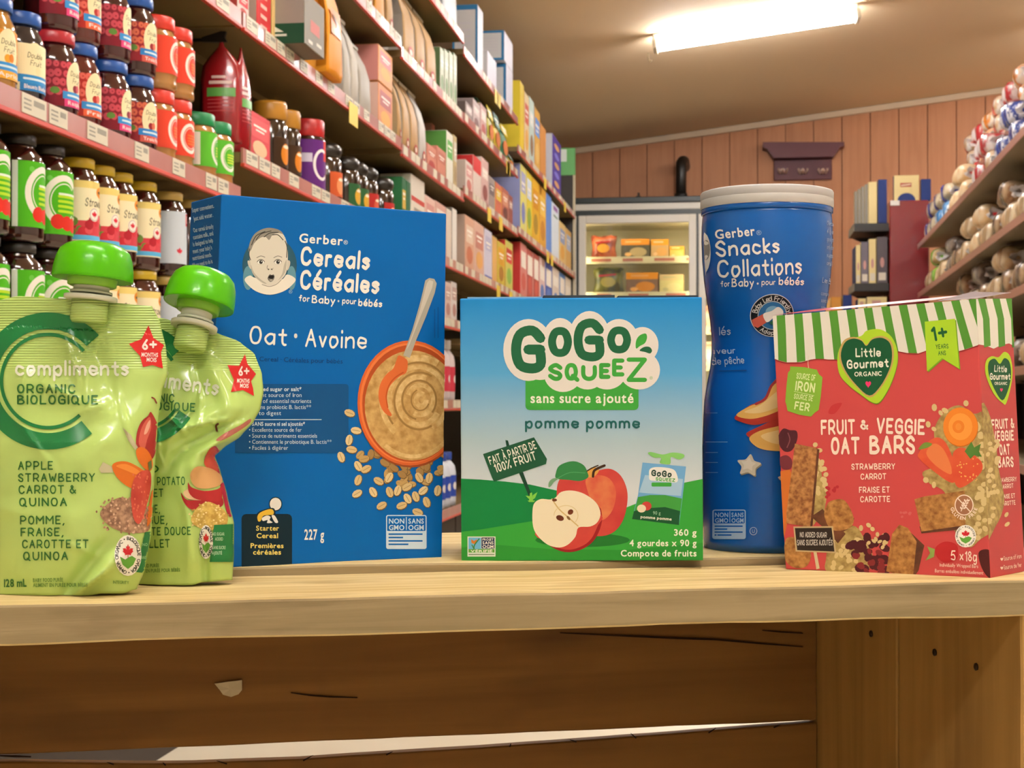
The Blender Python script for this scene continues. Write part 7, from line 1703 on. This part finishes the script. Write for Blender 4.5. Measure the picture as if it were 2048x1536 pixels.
for st, x, y, x2 in (('ALVARADO', 250, 948, 318), ('SWEET POTATO', 262, 972, 370), ('MILLET', 268, 996, 327), ('POMME,', 268, 1028, 320), ('BANANE UE,', 256, 1050, 335), ('PATATE DOUCE', 258, 1072, 382), ('MILLET', 280, 1097, 340)):
    if st == 'ALVARADO': st = 'AND'
    if st == 'BANANE UE,': st = 'MANGUE,'
    A.text('lettering', TD, st, x, y, 17, to=(x2, y-2), font='h', wt=.15, track=.18)
A.text('lettering', T2D, 'BABY FOOD PURÉE', 262, 1136, 7, to=(318, 1134), font='b'); A.text('lettering', T2D, 'ALIMENT EN PURÉE POUR BÉBÉS', 262, 1146, 7, to=(360, 1143), font='b')
badge6(A, [(490, 708), (495, 728), (512, 748), (502, 762), (506, 776), (508, 792), (486, 780), (462, 784), (468, 760), (455, 730), (478, 732)], ((477, 752, 20, 22), (474, 765, 25), (480, 775, 17)))
A.poly('apple_picture', FI('b0685a'), [(432, 880), (450, 866), (478, 852), (500, 838), (500, 846), (478, 862), (446, 880)], True); A.line('apple_picture', FI('6a3a28'), [(434, 862), (432, 852), (436, 848)], 4)
A.poly('apple_picture', FI('a8203a'), [(420, 905), (430, 892), (440, 906), (452, 950), (462, 1000), (468, 1028), (456, 1030), (444, 985), (434, 940)], True); A.poly('apple_picture', FI('c24a34'), [(408, 925), (418, 900), (430, 894), (436, 915), (434, 945), (420, 940)], True)
A.poly('apple_picture', FI('9c1f24'), [(362, 985), (375, 1000), (410, 998), (440, 992), (446, 1010), (420, 1022), (385, 1020), (368, 1005)], True); A.poly('apple_picture', FI('d9b48a'), [(366, 986), (380, 978), (410, 992), (440, 990), (410, 1000), (378, 998)], True)
A.poly('apple_picture', FI('a82428'), [(376, 965), (384, 975), (410, 982), (436, 978), (444, 972), (442, 1000), (420, 1002), (392, 998), (378, 985)], True); A.poly('apple_picture', FI('d2a066'), [(380, 950), (392, 934), (412, 934), (432, 942), (444, 955), (440, 970), (415, 977), (390, 973)], True)
MIL = mat('d2b45e', .5, .3, noise=(420, 'b08c3c', .15)); A.poly('millet_picture', MIL, [(382, 1040), (392, 1018), (412, 1004), (430, 1008), (450, 1022), (456, 1038), (448, 1056), (420, 1060), (395, 1054)], True)
for k in range(70):
    a = rnd.uniform(0, 6.28); rr = rnd.uniform(.2, 1.1)**.7; A.ell('millet_picture', FI(rnd.choice(('dcc27a', 'b8964a', 'e4d090'))), 418+38*rr*math.cos(a), 1034+28*rr*math.sin(a), 2.2, 1.8, 0, 6); A.layer -= 1
A.layer += 1
A.poly('green_panel', GD, [(428, 1050), (469, 1048), (467, 1124), (419, 1124), (424, 1090)]); lines(A, 'green_panel', FI('b8d4b4'), (('NO SUGAR', 425, 1071, 24), ('ADDED', 430, 1081, 16), ('SANS SUCRE', 425, 1098, 26), ('AJOUTÉ', 424, 1109, 20)), 6.5, 'b')
seal(A, 'organic_mark', 412, 1084, 14, 34)
A.done()
cap(p2, b2, 397, 612, 70.5, .712, 9, -14, 655)
